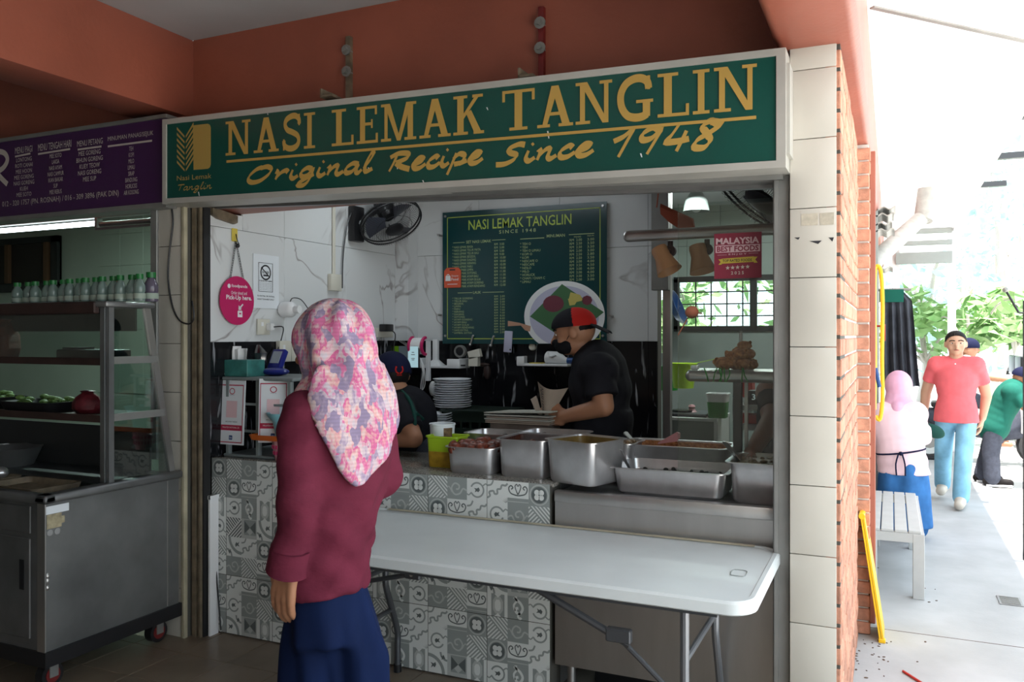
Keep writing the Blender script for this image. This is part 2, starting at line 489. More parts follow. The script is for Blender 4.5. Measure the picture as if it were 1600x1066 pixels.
def dup(root, loc=None, rot=None, label=None, group=None):
    def cp(o, par):
        c = o.copy(); COL.objects.link(c)
        if par is not None: c.parent = par
        for k in o.children: cp(k, c)
        return c
    r = cp(root, None)
    if loc is not None: r.location = loc
    if rot is not None: r.rotation_euler = rot
    if label: r['label'] = label
    if group: r['group'] = group
    return r

# ------------------------------------------------------------------ flat lettering
def text_faces(mb, body, M, x0, x1=None, z0=0, h=None, align='LEFT', bold=0.0, spacing=1.0, line=1.0, shear=0.0):
    """adds flat letters; M maps (x, 0, z) of the sign's face into space. Fits the block between x0..x1 and base z0 with height h"""
    cu = bpy.data.curves.new('lettering', 'FONT'); cu.body = body; cu.resolution_u = 2
    cu.align_x = align; cu.space_character = spacing; cu.space_line = line; cu.offset = bold; cu.shear = shear
    o = bpy.data.objects.new('lettering', cu)
    me = bpy.data.meshes.new_from_object(o)
    bpy.data.objects.remove(o)
    if not me.vertices: return
    xs = [v.co.x for v in me.vertices]; ys = [v.co.y for v in me.vertices]
    a, b, c, d = min(xs), max(xs), min(ys), max(ys)
    sy = h / (d - c) if h else None
    sx = (x1 - x0) / (b - a) if x1 is not None else sy
    if sy is None: sy = sx
    vs = [mb.bm.verts.new(M((x0 + (v.co.x - a) * sx), (z0 + (v.co.y - c) * sy))) for v in me.vertices]
    for p in me.polygons: mb._f([vs[i] for i in p.vertices])
    bpy.data.meshes.remove(me); bpy.data.curves.remove(cu)

LIFT = [0.0]
def ribbon(mb, pts, wd, M, k=6, nib=None):
    """a pen stroke through 2-D pts"""
    P = spline([V((p[0], p[1], 0)) for p in pts], k) if len(pts) > 2 else [V((p[0], p[1], 0)) for p in pts]
    Lr = []
    for i, p in enumerate(P):
        d = (P[min(i + 1, len(P) - 1)] - P[max(i - 1, 0)])
        d = d.normalized() if d.length > 1e-9 else V((1, 0, 0))
        n = V((-d.y, d.x, 0)); wv = wd
        if nib is not None:
            ang = math.atan2(d.y, d.x); wv = wd * (0.32 + 0.68 * abs(math.sin(ang - nib)))
        LIFT[0] += 4e-6
        Lr.append((mb.bm.verts.new(M(p.x + n.x * wv / 2, p.y + n.y * wv / 2)), mb.bm.verts.new(M(p.x - n.x * wv / 2, p.y - n.y * wv / 2))))
    for a, b in zip(Lr, Lr[1:]): mb._f([a[0], b[0], b[1], a[1]])
    LIFT[0] += 3e-5
def disc2(mb, cx, cy, r, M, n=24, ry=None):
    ry = r if ry is None else ry
    mb._f([mb.bm.verts.new(M(cx + r * math.cos(2 * PI * i / n), cy + ry * math.sin(2 * PI * i / n))) for i in range(n)])
def ring2(mb, cx, cy, r0, r1, M, a0=0, a1=2 * PI, n=24):
    A = [a0 + (a1 - a0) * i / n for i in range(n + 1)]
    I = [mb.bm.verts.new(M(cx + r0 * math.cos(t), cy + r0 * math.sin(t))) for t in A]
    O = [mb.bm.verts.new(M(cx + r1 * math.cos(t), cy + r1 * math.sin(t))) for t in A]
    for i in range(n): mb._f([I[i], O[i], O[i + 1], I[i + 1]])
def rect2(mb, x0, y0, x1, y1, M):
    LIFT[0] += 3e-5
    mb._f([mb.bm.verts.new(M(*p)) for p in ((x0, y0), (x1, y0), (x1, y1), (x0, y1))])
def poly2(mb, pts, M):
    LIFT[0] += 3e-5
    mb._f([mb.bm.verts.new(M(*p)) for p in pts])
mat('tape_beige', (0.50, 0.45, 0.36), 0.6, var=0.12, scale=60)
# ================================================================== SETTING
ZO = -0.08           # ground level of the walkway outside
YC = 3.30            # front of the counter
XL = -3.20           # inner left wall of the stall
YB = 5.15            # back wall of the stall

# floor: slab and laid tiles
fl = struct('floor', MB().box((-12, -6, -0.3), (-0.17, 9, -0.006)), 'grout')
tm = MB().box((0.002, 0.002, -0.006), (0.298, 0.298, 0.0), 0.0015, 1).mesh('tile', 'floor_tile')
for i in range(14):
    for j in range(7):
        o = put('tile', tm, fl, True); o.location = (-4.35 + 0.3 * i, 1.21 + 0.3 * j, 0)
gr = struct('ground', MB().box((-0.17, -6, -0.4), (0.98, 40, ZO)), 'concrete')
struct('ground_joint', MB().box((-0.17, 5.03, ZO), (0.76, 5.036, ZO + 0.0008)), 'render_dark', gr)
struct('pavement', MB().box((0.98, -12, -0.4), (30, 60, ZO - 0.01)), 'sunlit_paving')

# hall roof and side wall; an added wall behind the camera blocks light
struct('ceiling', MB().box((-12, -6, 3.1), (-0.1, 3.3, 3.25)), 'grey_ceiling')
struct('wall_west', MB().box((-12.2, -6, -0.3), (-12, 9, 3.3)), 'dull_wall')
struct('light_block_wall', MB().box((-12, -2.8, -0.3), (2.5, -2.6, 3.3)), 'dull_wall')  # unseen wall added to cut the light reaching the stall front

# coral beams
struct('beam_front', MB().box((-3.353, 3.3, 2.2), (-0.385, 3.5, 3.1)), 'coral')
struct('beam_left', MB().box((-3.65, -6, 2.69), (-3.353, 3.5, 3.1), 0.006, 2), 'coral')
struct('beam_front_left', MB().box((-8, 3.25, 2.3), (-3.36, 3.5, 2.689)).box((-8, 3.25, 2.689), (-3.65, 3.5, 3.1)), 'coral')
struct('beam_right', MB().box((-0.385, -6, 2.58), (-0.10, 14, 3.12), 0.035, 4), 'coral')

# right pillar with its tiles
pr = struct('pillar_right', MB().box((-0.335, 3.178, ZO), (-0.165, 3.5, 2.6)), 'grout')
tl = MB().box((0, 0, 0.0012), (0.158, 0.012, 0.2488), 0.0025, 2).mesh('tile', 'cream_tile')
z = at(1236, 112, Y=3.17).z - 0.25 * 11
for k in range(12):
    o = put('tile', tl, pr, True); o.location = (-0.335, 3.168, z + 0.25 * k)
for (xa, xb, ya, yb) in ((1252, 1278, 333, 353), (1281, 1303, 332, 352)):
    p, q = at(xa, yb, Y=3.168), at(xb, ya, Y=3.168)
    struct('tape_residue', MB().box((p.x, 3.1668, p.z), (q.x, 3.1682, q.z)), 'tape_beige', pr)
for (xa, xb, ya, yb) in ((1241, 1250, 371, 375), (1265, 1284, 376, 382), (1295, 1303, 371, 378)):
    p, q = at(xa, yb, Y=3.168), at(xb, ya, Y=3.168)
    struct('paint_chip', MB().prism([V((p.x, 3.1668, q.z)), V((q.x, 3.1668, q.z)), V((q.x - .3 * (q.x - p.x), 3.1668, p.z))], (0, .0014, 0)), 'ink', pr)
# left pillar
pl = struct('pillar_left', MB().box((-3.46, 3.172, 0), (-3.275, 3.5, 2.3)), 'grout')
tl2 = MB().box((0, 0, 0.0012), (0.172, 0.012, 0.2488), 0.0025, 2).mesh('tile', 'cream_tile')
for k in range(9):
    o = put('tile', tl2, pl, True); o.location = (-3.455, 3.162, 0.10 + 0.25 * k - 0.1)
struct('trim_1', MB().box((-3.292, 3.155, 0), (-3.268, 3.18, 2.22), 0.004, 2), 'cream_trim')
st = struct('shutter_track', MB().box((-3.262, 3.20, 0.0), (-3.236, 3.27, 2.22)).box((-3.236, 3.22, 0.0), (-3.222, 3.27, 2.22)).box((-3.218, 3.20, 0.0), (-3.205, 3.27, 2.22)), 'old_metal')
struct('gap_shade_strip', MB().box((-3.205, 3.215, 0.0), (-3.195, 3.26, 2.2)), 'gap_shade', st)  # solid dark strip painted as the shade beside the track
struct('doorpost_left', MB().box((-3.50, 3.15, 0.9), (-3.452, 3.2, 2.24), 0.004, 1), 'grey_metal')

# brick wall beside the walkway and the pier at its far end
bmesh_brick = MB().box((-0.004, 0.006, 0.004), (0.05, 0.204, 0.066), 0.004, 1).mesh('brick', 'brick')
bmesh_head = MB().box((0.004, -0.006, 0.004), (0.09, 0.05, 0.066), 0.004, 1).mesh('brick', 'brick')
bw = struct('wall_right', MB().box((-0.33, 3.5, ZO), (-0.172, 4.95, 2.58)).box((-0.33, 3.19, ZO), (-0.172, 3.5, 2.58)), 'mortar')
course = 0.0735
for k in range(36):
    zz = ZO + k * course
    off = 0.105 if k % 2 else 0.0
    for j in range(8):
        y0 = 3.19 + j * 0.21 + off - 0.02
        if y0 + 0.2 > 4.93: continue
        o = put('brick', bmesh_brick, bw, True); o.location = (-0.212 + random.uniform(-0.002, 0.003), y0, zz)
half_brick = MB().box((-0.004, 0.0, 0.004), (0.05, 0.09, 0.066), 0.004, 1).mesh('brick', 'brick')
for k in range(1, 36, 2):
    o = put('brick', half_brick, bw, True); o.location = (-0.212, 3.171, ZO + k * course)
pier = struct('brick_pier', MB().box((-0.33, 4.91, ZO), (-0.112, 5.1, 2.58)), 'mortar')
head2 = MB().box((0.002, -0.012, 0.004), (0.075, 0.06, 0.066), 0.004, 1).mesh('brick', 'brick')
for k in range(36):
    o = put('brick', head2, pier, True); o.location = (-0.180 + random.uniform(-0.003, 0.003), 4.905, ZO + k * course)
struct('red_post', MB().box((-0.112, 5.10, ZO), (-0.080, 5.14, 2.58), 0.004, 1), 'coral')
struct('wall_far_right', MB().box((-0.33, 5.15, ZO), (-0.165, 14, 3.1)), 'dull_wall')

# walkway canopy
struct('canopy', MB().box((-0.12, -8, 3.05), (0.80, 22, 3.058)), 'canopy_sheet')
a_, b_ = V((-0.09, 4.15, 3.045)), V((0.74, 5.10, 3.045))
struct('canopy_seam', MB().prism([a_, a_ + V((0.02, -0.02, 0)), b_ + V((0.02, -0.02, 0)), b_], (0, 0, -0.008)), 'grey_metal')
struct('canopy_edge', MB().box((0.785, -8, 3.00), (0.80, 22, 3.05)), 'white')
rt = MB().box((0, -0.03, 0), (0.22, 0.03, 0.05)).mesh('rafter', 'dark_steel')
for k in range(4):
    o = put('rafter', rt); o.location = (0.80, 5.1 + 1.42 * k, 3.0); o['kind'] = 'structure'

# ------------------------------------------------------------------ stall shell
# left marble wall: each tile a piece
wl = struct('wall_left', MB().box((XL - 0.075, 3.22, 0.93), (XL - 0.012, 3.5, 2.19)).box((XL - 0.075, 3.5, 0.93), (XL - 0.012, YB + 0.1, 2.75)).box((XL - 0.075, 3.45, 0), (XL - 0.012, YB + 0.1, 0.93)), 'grout')
mt = MB().box((0, 0.001, 0.001), (0.014, 0.599, 0.604), 0.001, 1).mesh('tile', 'marble_tile')
bt = MB().box((0, 0.001, 0.001), (0.014, 0.599, 0.599), 0.001, 1).mesh('tile', 'black_tile')
for j in range(4):
    y0 = 3.24 + 0.6 * j - 0.0 if j else None
ys = [3.19, 3.24, 3.84, 4.44, 5.04]
for j in range(4):
    y0 = 3.24 + 0.6 * j
    for k, z0 in enumerate((1.505, 2.11)):
        if j == 0 and k == 1:
            o = put('tile', MB().box((0, 0.001, 0.001), (0.014, 0.259, 0.08), 0.001, 1).mesh('tile', 'marble_tile'), wl, True); o.location = (XL - 0.014, y0, z0)
            o = put('tile', MB().box((0, 0.261, 0.001), (0.014, 0.599, 0.604), 0.001, 1).mesh('tile', 'marble_tile'), wl, True); o.location = (XL - 0.014, y0, z0)
            continue
        o = put('tile', mt, wl, True); o.location = (XL - 0.014, y0, z0)
    for z0 in ((0.305, 0.91) if j else (0.911,)):
        o = put('tile', bt, wl, True); o.location = (XL - 0.014, y0, z0)
# back wall
wb = struct('wall_back', MB().box((XL - 0.07, YB + 0.012, 0), (-1.34, YB + 0.1, 2.75)), 'grout')
mt2 = MB().box((0.001, 0, 0.001), (0.599, 0.014, 0.604), 0.001, 1).mesh('tile', 'marble_tile')
bt2 = MB().box((0.001, 0, 0.001), (0.599, 0.014, 0.599), 0.001, 1).mesh('tile', 'black_tile')
mt3 = MB().box((0.001, 0, 0.001), (0.058, 0.014, 0.604), 0.001, 1).mesh('tile', 'marble_tile')
bt3 = MB().box((0.001, 0, 0.001), (0.058, 0.014, 0.599), 0.001, 1).mesh('tile', 'black_tile')
for j in range(4):
    x0 = -3.2 + 0.6 * j if j < 3 else -1.4
    for z0 in (1.505, 2.11):
        o = put('tile', mt2 if j < 3 else mt3, wb, True); o.location = (x0, YB, z0)
    for z0 in (0.305, 0.905):
        o = put('tile', bt2 if j < 3 else bt3, wb, True); o.location = (x0, YB, z0)
# boxed service riser in the corner
struct('riser', MB().box((XL, 5.02, 1.505), (-3.09, YB, 2.75), 0.002, 1), 'marble_tile')
struct('ceiling_stall', MB().box((XL - 0.1, 3.5, 2.72), (-0.2, 7.8, 2.8)), 'white')
# lintel under the sign (tilts down to the right like the sign)
def tilt_box(xa, xb, za, zb, h, y0, y1):
    m = MB()
    m.loft([[V((xa, y0, za)), V((xa, y1, za)), V((xa, y1, za + h)), V((xa, y0, za + h))], [V((xb, y0, zb)), V((xb, y1, zb)), V((xb, y1, zb + h)), V((xb, y0, zb + h))]])
    return m
struct('lintel', tilt_box(-3.24, -0.36, 2.215, 2.112, 0.10, 3.17, 3.27), 'grey_metal')
struct('lintel_back', tilt_box(-3.24, -0.36, 2.200, 2.097, 0.10, 3.27, 3.30), 'dull_steel')
struct('jamb_right', MB().box((-0.398, 3.20, 0), (-0.338, 3.27, 2.2), 0.003, 1).box((-0.392, 3.19, 0), (-0.378, 3.2, 2.2)), 'grey_metal')
# kitchen behind
struct('wall_kitchen_left', MB().box((-2.4, YB + 0.1, 0), (-2.3, 7.6, 2.75)), 'kitchen_tile')
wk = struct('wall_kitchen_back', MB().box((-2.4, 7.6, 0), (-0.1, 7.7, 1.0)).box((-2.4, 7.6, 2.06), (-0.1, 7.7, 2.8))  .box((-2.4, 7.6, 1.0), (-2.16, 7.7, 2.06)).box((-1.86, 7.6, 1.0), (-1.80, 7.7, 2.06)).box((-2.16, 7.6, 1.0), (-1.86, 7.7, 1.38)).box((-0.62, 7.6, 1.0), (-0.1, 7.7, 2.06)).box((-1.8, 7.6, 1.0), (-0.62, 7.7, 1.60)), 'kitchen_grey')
kt = MB().box((0.002, -0.008, 0.002), (0.298, 0, 0.298), 0.001, 1).mesh('tile', 'kitchen_tile')
for i in range(7):
    for k in range(3):
        o = put('tile', kt, wk, True); o.location = (-2.3 + 0.3 * i, 7.6, 2.06 + 0.3 * k - 0.0)
struct('wall_stall_right', MB().box((-0.30, 3.5, 0), (-0.2, 7.7, 2.75)), 'kitchen_tile')
wn = struct('window_1', MB().box((-1.82, 7.58, 1.58), (-0.60, 7.62, 1.63)).box((-1.82, 7.58, 2.03), (-0.60, 7.62, 2.08)).box((-1.82, 7.58, 1.6), (-1.77, 7.62, 2.06)).box((-0.65, 7.58, 1.6), (-0.60, 7.62, 2.06)).box((-1.14, 7.58, 1.6), (-1.08, 7.62, 2.06)), 'black_paint')
for i in range(8):
    if i == 4: continue
    struct('window_bar', MB().cyl((-1.77 + 0.14 * (i + 1), 7.64, 1.6), (-1.77 + 0.14 * (i + 1), 7.64, 2.06), 0.007, n=6), 'black_paint', wn)
for zz in (1.72, 1.83, 1.94):
    struct('window_rail', MB().cyl((-1.8, 7.65, zz), (-0.62, 7.65, zz), 0.006, n=6), 'black_paint', wn)
struct('window_pane', MB().box((-1.78, 7.66, 1.62), (-0.64, 7.664, 2.05)), 'glass', wn)
struct('partition_post', MB().box((-1.285, 5.06, 0), (-1.235, 5.11, 2.72), 0.003, 1), 'steel')
struct('partition_rail', MB().box((-1.34, 5.0, 1.82), (-1.235, 5.06, 2.72), 0.003, 1), 'grey_metal')

# left stall shell
struct('wall_left_stall_back', MB().box((-9, 5.6, 0), (-3.28, 5.7, 2.8)), 'left_tile')
wlb = bpy.data.objects['wall_left_stall_back']
lt = MB().box((0.0015, -0.008, 0.0015), (0.2985, 0, 0.2985), 0.001, 1).mesh('tile', 'left_tile')
for i in range(12):
    for k in range(6):
        o = put('tile', lt, wlb, True); o.location = (-6.9 + 0.3 * i, 5.6, 1.0 + 0.3 * k)
struct('wall_party', MB().box((-3.46, 3.5, 0), (-3.29, 5.7, 2.8)), 'left_tile')
struct('ceiling_left_stall', MB().box((-9, 3.40, 2.75), (-3.37, 5.7, 2.8)), 'dull_wall')
struct('wall_left_stall_far', MB().box((-9.1, 3.2, 0), (-9, 5.7, 2.8)), 'left_tile')

# ------------------------------------------------------------------ shop sign
YS = 3.05
s0 = at(255, 319, Y=YS); s1 = at(1228, 262, Y=YS)
TILT = math.atan2(s1.z - s0.z, s1.x - s0.x); SL = (s1 - s0).length; SH = 0.420
ux, uz = V((math.cos(TILT), 0, math.sin(TILT))), V((-math.sin(TILT) * 0, 0, 1))
def SF(d):
    return lambda x, y: s0 + ux * x + uz * y + V((0, -d, 0))
def sx(px, py=200):
    p = at(px, py, Y=YS); return (p.x - s0.x) / ux.x
def sz(px, py):
    p = at(px, py, Y=YS); return p.z - s0.z - (p.x - s0.x) * math.tan(TILT)
sg = thing('shop_sign', 'long green box sign with gold lettering above the stall opening', 'sign', s0)
F0 = SF(0)
def sbox(m, x0, y0, x1, y1, d0, d1):
    q = [F0(x0, y0), F0(x1, y0), F0(x1, y1), F0(x0, y1)]
    m.prism([p + V((0, -d0, 0)) for p in q], (0, d0 - d1, 0))
    return m
m = MB(); sbox(m, 0.024, 0.024, SL - 0.03, SH - 0.024, 0.0, -0.02)
obj('sign_panel', m, 'sign_green', sg)
m = MB(); sbox(m, 0, 0, SL, 0.026, 0.006, -0.15); sbox(m, 0, SH - 0.026, SL, SH, 0.006, -0.15); sbox(m, 0, 0.026, 0.026, SH - 0.026, 0.006, -0.15); sbox(m, SL - 0.032, 0.026, SL, SH - 0.026, 0.006, -0.15)
obj('sign_frame', m, 'alu_frame', sg)
m = MB(); sbox(m, 0.01, 0.01, SL - 0.01, SH - 0.01, -0.02, -0.145)
obj('sign_box', m, 'grey_metal', sg)
# slab-serif capitals in a unit cell: x 0..1, y 0..1
def glyph(ch, mb, M):
    S = 0.075    # serif thickness
    def R(x0, y0, x1, y1): rect2(mb, x0, y0, x1, y1, M)
    def Q(*p): poly2(mb, p, M)
    if ch == 'N':
        R(.12, 0, .26, 1); R(0, 0, .40, S); R(0, 1 - S, .30, 1); R(.78, 0, .90, 1); R(.66, 1 - S, 1.0, 1); Q((.12, 1), (.32, 1), (.90, 0), (.74, 0))
    elif ch == 'A':
        Q((.40, 1), (.60, 1), (.26, 0), (.13, 0)); Q((.40, 1), (.60, 1), (.93, 0), (.72, 0)); R(.28, .28, .76, .36); R(0, 0, .36, S); R(.60, 0, 1.0, S)
    elif ch == 'S':
        ribbon(mb, [(.90, .72), (.88, .86), (.70, .955), (.45, .945), (.22, .86), (.16, .72), (.28, .58), (.55, .50), (.80, .40), (.88, .25), (.78, .11), (.55, .045), (.30, .06), (.12, .15), (.09, .28)], .17, M, 5)
        R(.86, .68, .94, 1.0); R(.05, 0, .13, .32)
    elif ch == 'I':
        R(.30, 0, .70, 1); R(0, 0, 1, S); R(0, 1 - S, 1, 1)
    elif ch == 'L':
        R(.20, 0, .46, 1); R(0, 0, 1, S); R(0, 1 - S, .66, 1); R(.90, 0, 1, .27)
    elif ch == 'E':
        R(.16, 0, .40, 1); R(0, 0, 1, S); R(0, 1 - S, .96, 1); R(.90, 0, 1, .26); R(.86, .76, .96, 1); R(.3, .48, .74, .56); R(.68, .40, .76, .64)
    elif ch == 'M':
        R(.10, 0, .19, 1); R(0, 0, .29, S); R(0, 1 - S, .22, 1); R(.76, 0, .91, 1); R(.67, 0, 1, S); R(.76, 1 - S, 1, 1); Q((.10, 1), (.26, 1), (.56, 0), (.46, 0)); Q((.72, 1), (.86, 1), (.56, 0), (.46, 0))
    elif ch == 'K':
        R(.13, 0, .34, 1); R(0, 0, .48, S); R(0, 1 - S, .46, 1); Q((.34, .40), (.34, .54), (.74, 1), (.88, 1)); Q((.42, .54), (.58, .62), (.94, 0), (.70, 0)); R(.62, 1 - S, .96, 1); R(.66, 0, 1.0, S)
    elif ch == 'T':
        R(.38, 0, .62, 1); R(.22, 0, .78, S); R(0, 1 - S, 1, 1); R(0, .72, .085, 1); R(.915, .72, 1, 1)
    elif ch == 'G':
        ribbon(mb, [(.88, .70), (.84, .86), (.68, .95), (.48, .95), (.27, .86), (.14, .68), (.11, .48), (.16, .28), (.30, .11), (.50, .05), (.70, .06), (.84, .12)], .19, M, 5)
        R(.72, .06, .92, .44); R(.54, .38, 1.0, .38 + S); R(.84, .68, .92, 1.0)
def lettering(name, root, fn, matname, d=0.0015):
    LIFT[0] = 0.0
    m = MB(); fn(m); return obj(name, m, matname, root, smooth=0)
T1 = lambda x, y: SF(0.0022 + LIFT[0])(x, y)
def big_word(m):
    L = [('N', 353, 392), ('A', 397, 436), ('S', 441.5, 471), ('I', 475.5, 493), ('L', 519, 553), ('E', 558, 591), ('M', 596, 651), ('A', 656, 705), ('K', 709, 757),
         ('T', 785.5, 836), ('A', 840, 896), ('N', 900, 957), ('G', 964, 1021), ('L', 1028, 1077), ('I', 1083, 1109), ('N', 1116, 1183)]
    for ch, a, b in L:
        x0, x1 = sx(a), sx(b)
        glyph(ch, m, lambda x, y, x0=x0, x1=x1: T1(x0 + x * (x1 - x0), 0.213 + 0.162 * y))
    rect2(m, sx(355), 0.178, sx(1182), 0.190, T1)
lettering('sign_lettering', sg, big_word, 'gold')
# brush script, unit: x advance 0..w, x-height 1
SCR = {
 'O': (1.9, [[(.95, 1.55), (.55, 1.35), (.15, .8), (.1, .3), (.4, .02), (.95, .15), (1.45, .7), (1.6, 1.25), (1.3, 1.55), (.85, 1.45)]]),
 'r': (1.0, [[(.05, 1.0), (.2, .75), (.1, .1)], [(.12, .3), (.45, .8), (.75, .95), (.9, .75)]]),
 'i': (.65, [[(.2, .95), (.12, .35), (.3, .05), (.6, .3)], [(.33, 1.4), (.42, 1.55)]]),
 'g': (1.15, [[(.85, .85), (.5, 1.0), (.15, .6), (.25, .15), (.6, .3), (.9, .9), (.75, -.2), (.4, -.75), (0.0, -.65), (.3, -.25), (1.0, .3)]]),
 'n': (1.15, [[(.1, 1.0), (.2, .7), (.1, .05)], [(.12, .3), (.45, .85), (.7, .9), (.65, .3), (.8, .05), (1.1, .3)]]),
 'a': (1.1, [[(.85, .85), (.5, 1.0), (.12, .6), (.15, .12), (.5, .2), (.85, .85), (.75, .2), (.9, .02), (1.1, .3)]]),
 'l': (.7, [[(.1, .4), (.45, 1.2), (.6, 1.85), (.42, 1.75), (.2, .8), (.25, .08), (.65, .3)]]),
 'R': (1.6, [[(.5, 1.5), (.35, .8), (.1, 0)], [(.05, 1.3), (.6, 1.6), (1.25, 1.5), (1.2, 1.1), (.5, .75)], [(.5, .75), (.9, .35), (1.5, .05)]]),
 'e': (1.0, [[(.15, .45), (.6, .65), (.75, .9), (.45, 1.0), (.12, .55), (.25, .08), (.6, .08), (.95, .4)]]),
 'c': (.9, [[(.75, .8), (.55, 1.0), (.15, .6), (.2, .1), (.55, .08), (.9, .4)]]),
 'p': (1.15, [[(.35, 1.1), (.15, .1), (-.05, -.8)], [(.2, .6), (.55, 1.0), (.9, .8), (.75, .25), (.3, .1)], [(.6, .1), (1.1, .35)]]),
 'S': (1.4, [[(1.35, 1.5), (1.0, 1.6), (.5, 1.3), (.6, .95), (.95, .7), (.85, .3), (.4, .0), (-.1, .0)]]),
 '1': (1.35, [[(.1, 1.1), (.6, 1.35), (1.05, 1.75), (.8, .9), (.5, .0)]]),
 '9': (1.4, [[(1.2, 1.5), (.8, 1.75), (.3, 1.4), (.35, 1.0), (.8, 1.05), (1.25, 1.55), (1.0, .8), (.7, .0)]]),
 '4': (1.5, [[(.75, 1.75), (.45, 1.1), (.2, .7), (.8, .65), (1.4, .75)], [(1.2, 1.3), (1.05, .7), (.85, .0)]]),
 '8': (1.4, [[(1.25, 1.5), (.85, 1.75), (.5, 1.45), (.75, 1.0), (1.0, .5), (.75, .08), (.25, .15), (.35, .6), (.9, 1.0), (1.4, 1.45), (1.15, 1.65), (.85, 1.7)]]),
 ' ': (.8, []), 'T': (1.2, [[(.0, 1.5), (.6, 1.6), (1.3, 1.6)], [(.7, 1.6), (.5, .8), (.35, 0)]]),
}
def script(m, word, x0, x1, z0, xh, M, wd, z1=None, nib=0.9):
    tot = sum(SCR[c][0] for c in word); k = (x1 - x0) / tot; x = 0; z1 = z0 if z1 is None else z1
    for c in word:
        wv, st = SCR[c]
        for s_ in st:
            ribbon(m, [(x0 + (x + p[0]) * k + p[1] * xh * 0.18, z0 + (z1 - z0) * (x + p[0]) / tot + p[1] * xh) for p in s_], wd, M, 5, nib)
        x += wv
for wd_, xa_, xb_, za_, h_, zc_, th_ in (('Original', 386, 583, 0.075, 0.044, 0.088, 0.026), ('Recipe', 606, 755, 0.083, 0.046, 0.092, 0.026), ('Since', 778, 928, 0.080, 0.046, 0.092, 0.026), ('1948', 952, 1120, 0.076, 0.056, 0.088, 0.029)):
    lettering('sign_script', sg, lambda m: script(m, wd_, sx(xa_), sx(xb_), za_, h_, T1, th_, zc_), 'gold')
def logo(m):
    x0, x1 = sx(303), sx(330); xa = sx(277); z0, z1 = sz(300, 266), sz(303, 196)
    c = 0.02; T = T1
    P = [(x0, z0), (x1 - c, z0), (x1 - .006, z0 + .006), (x1, z0 + c), (x1, z1 - c), (x1 - .006, z1 - .006), (x1 - c, z1), (x0 - .012, z1)]
    stem = sx(290); n = 7; H = z1 - z0
    poly2(m, P[:1] + P[1:7] + [(stem + .05, z1)], T)
    for i in range(n):       # feather barbs left and right of the stem
        zb = z0 - 0.004 + H * 0.88 * i / n
        poly2(m, [(stem - .004, zb), (stem - .004, zb + .011), (xa, zb + .058), (xa, zb + .045)], T)
        zt = zb + .05
        poly2(m, [(stem + .004, zb), (stem + .004, zb + .011), (x0, zb + .072), (x0, zb + .056)], T)
    text_faces(m, 'Nasi Lemak', T, sx(277), sx(331), sz(300, 281), 0.024)
    script(m, 'Tanglin', sx(278), sx(332), sz(300, 297), 0.018, T, 0.006)
lettering('sign_logo', sg, logo, 'pale_gold')
def flecks(m):
    rnd = random.Random(3)
    for (px, py, l) in ((417, 170, .03), (619, 252, .035), (676, 88, .0), (855, 205, .03), (760, 168, .012), (575, 262, .01), (560, 296, .012), (660, 282, .01), (310, 300, .02), (1000, 240, .015)):
        if l == 0: continue
        x, y = sx(px), sz(px, py)
        poly2(m, [(x, y), (x + .006, y), (x + .010, y - l), (x + .006, y - l)], T1)
lettering('paint_flecks', sg, flecks, 'white')
m = MB(); sbox(m, SL, 0.05, SL + 0.012, SH - 0.05, -0.01, -0.14); obj('end_plate', m, 'alu_frame', sg)
# hangers on the beam
for (px, py0, py1, nm) in ((546, 58, 148, 'a'), (847, 12, 118, 'b')):
    p, q = at(px, py0, Y=3.29), at(px, py1, Y=3.29)
    hg = thing('sign_bracket', ('short rusty' if nm == 'a' else 'long rusty') + ' steel hanger strip bolted to the coral beam above the sign', 'bracket', q)
    obj('strip', MB().box((p.x - .012, 3.275, q.z - .15), (p.x + .012, 3.3, p.z)), 'old_metal' if nm == 'a' else 'wheel_red', hg)
    for f in (.25, .62):
        zz = p.z + (q.z - p.z) * f
        obj('bolt', MB().cyl((p.x, 3.30, zz), (p.x, 3.245, zz), .014, n=6).cyl((p.x, 3.268, zz), (p.x, 3.262, zz), .026, n=10), 'grey_metal', hg)
for px, py in ((521, 149), (829, 118)):
    p = at(px, py, Y=3.12)
    tag(obj('sign_hook', MB().box((p.x - .03, 3.06, p.z - .022), (p.x + .035, 3.18, p.z - .012)).box((p.x - .03, 3.06, p.z - .02), (p.x - .022, 3.18, p.z + .018)), 'old_metal'),
        'small angle bracket on the sign top edge ' + ('left, above the letter E' if px < 600 else 'right, above the letters TA'), 'bracket')

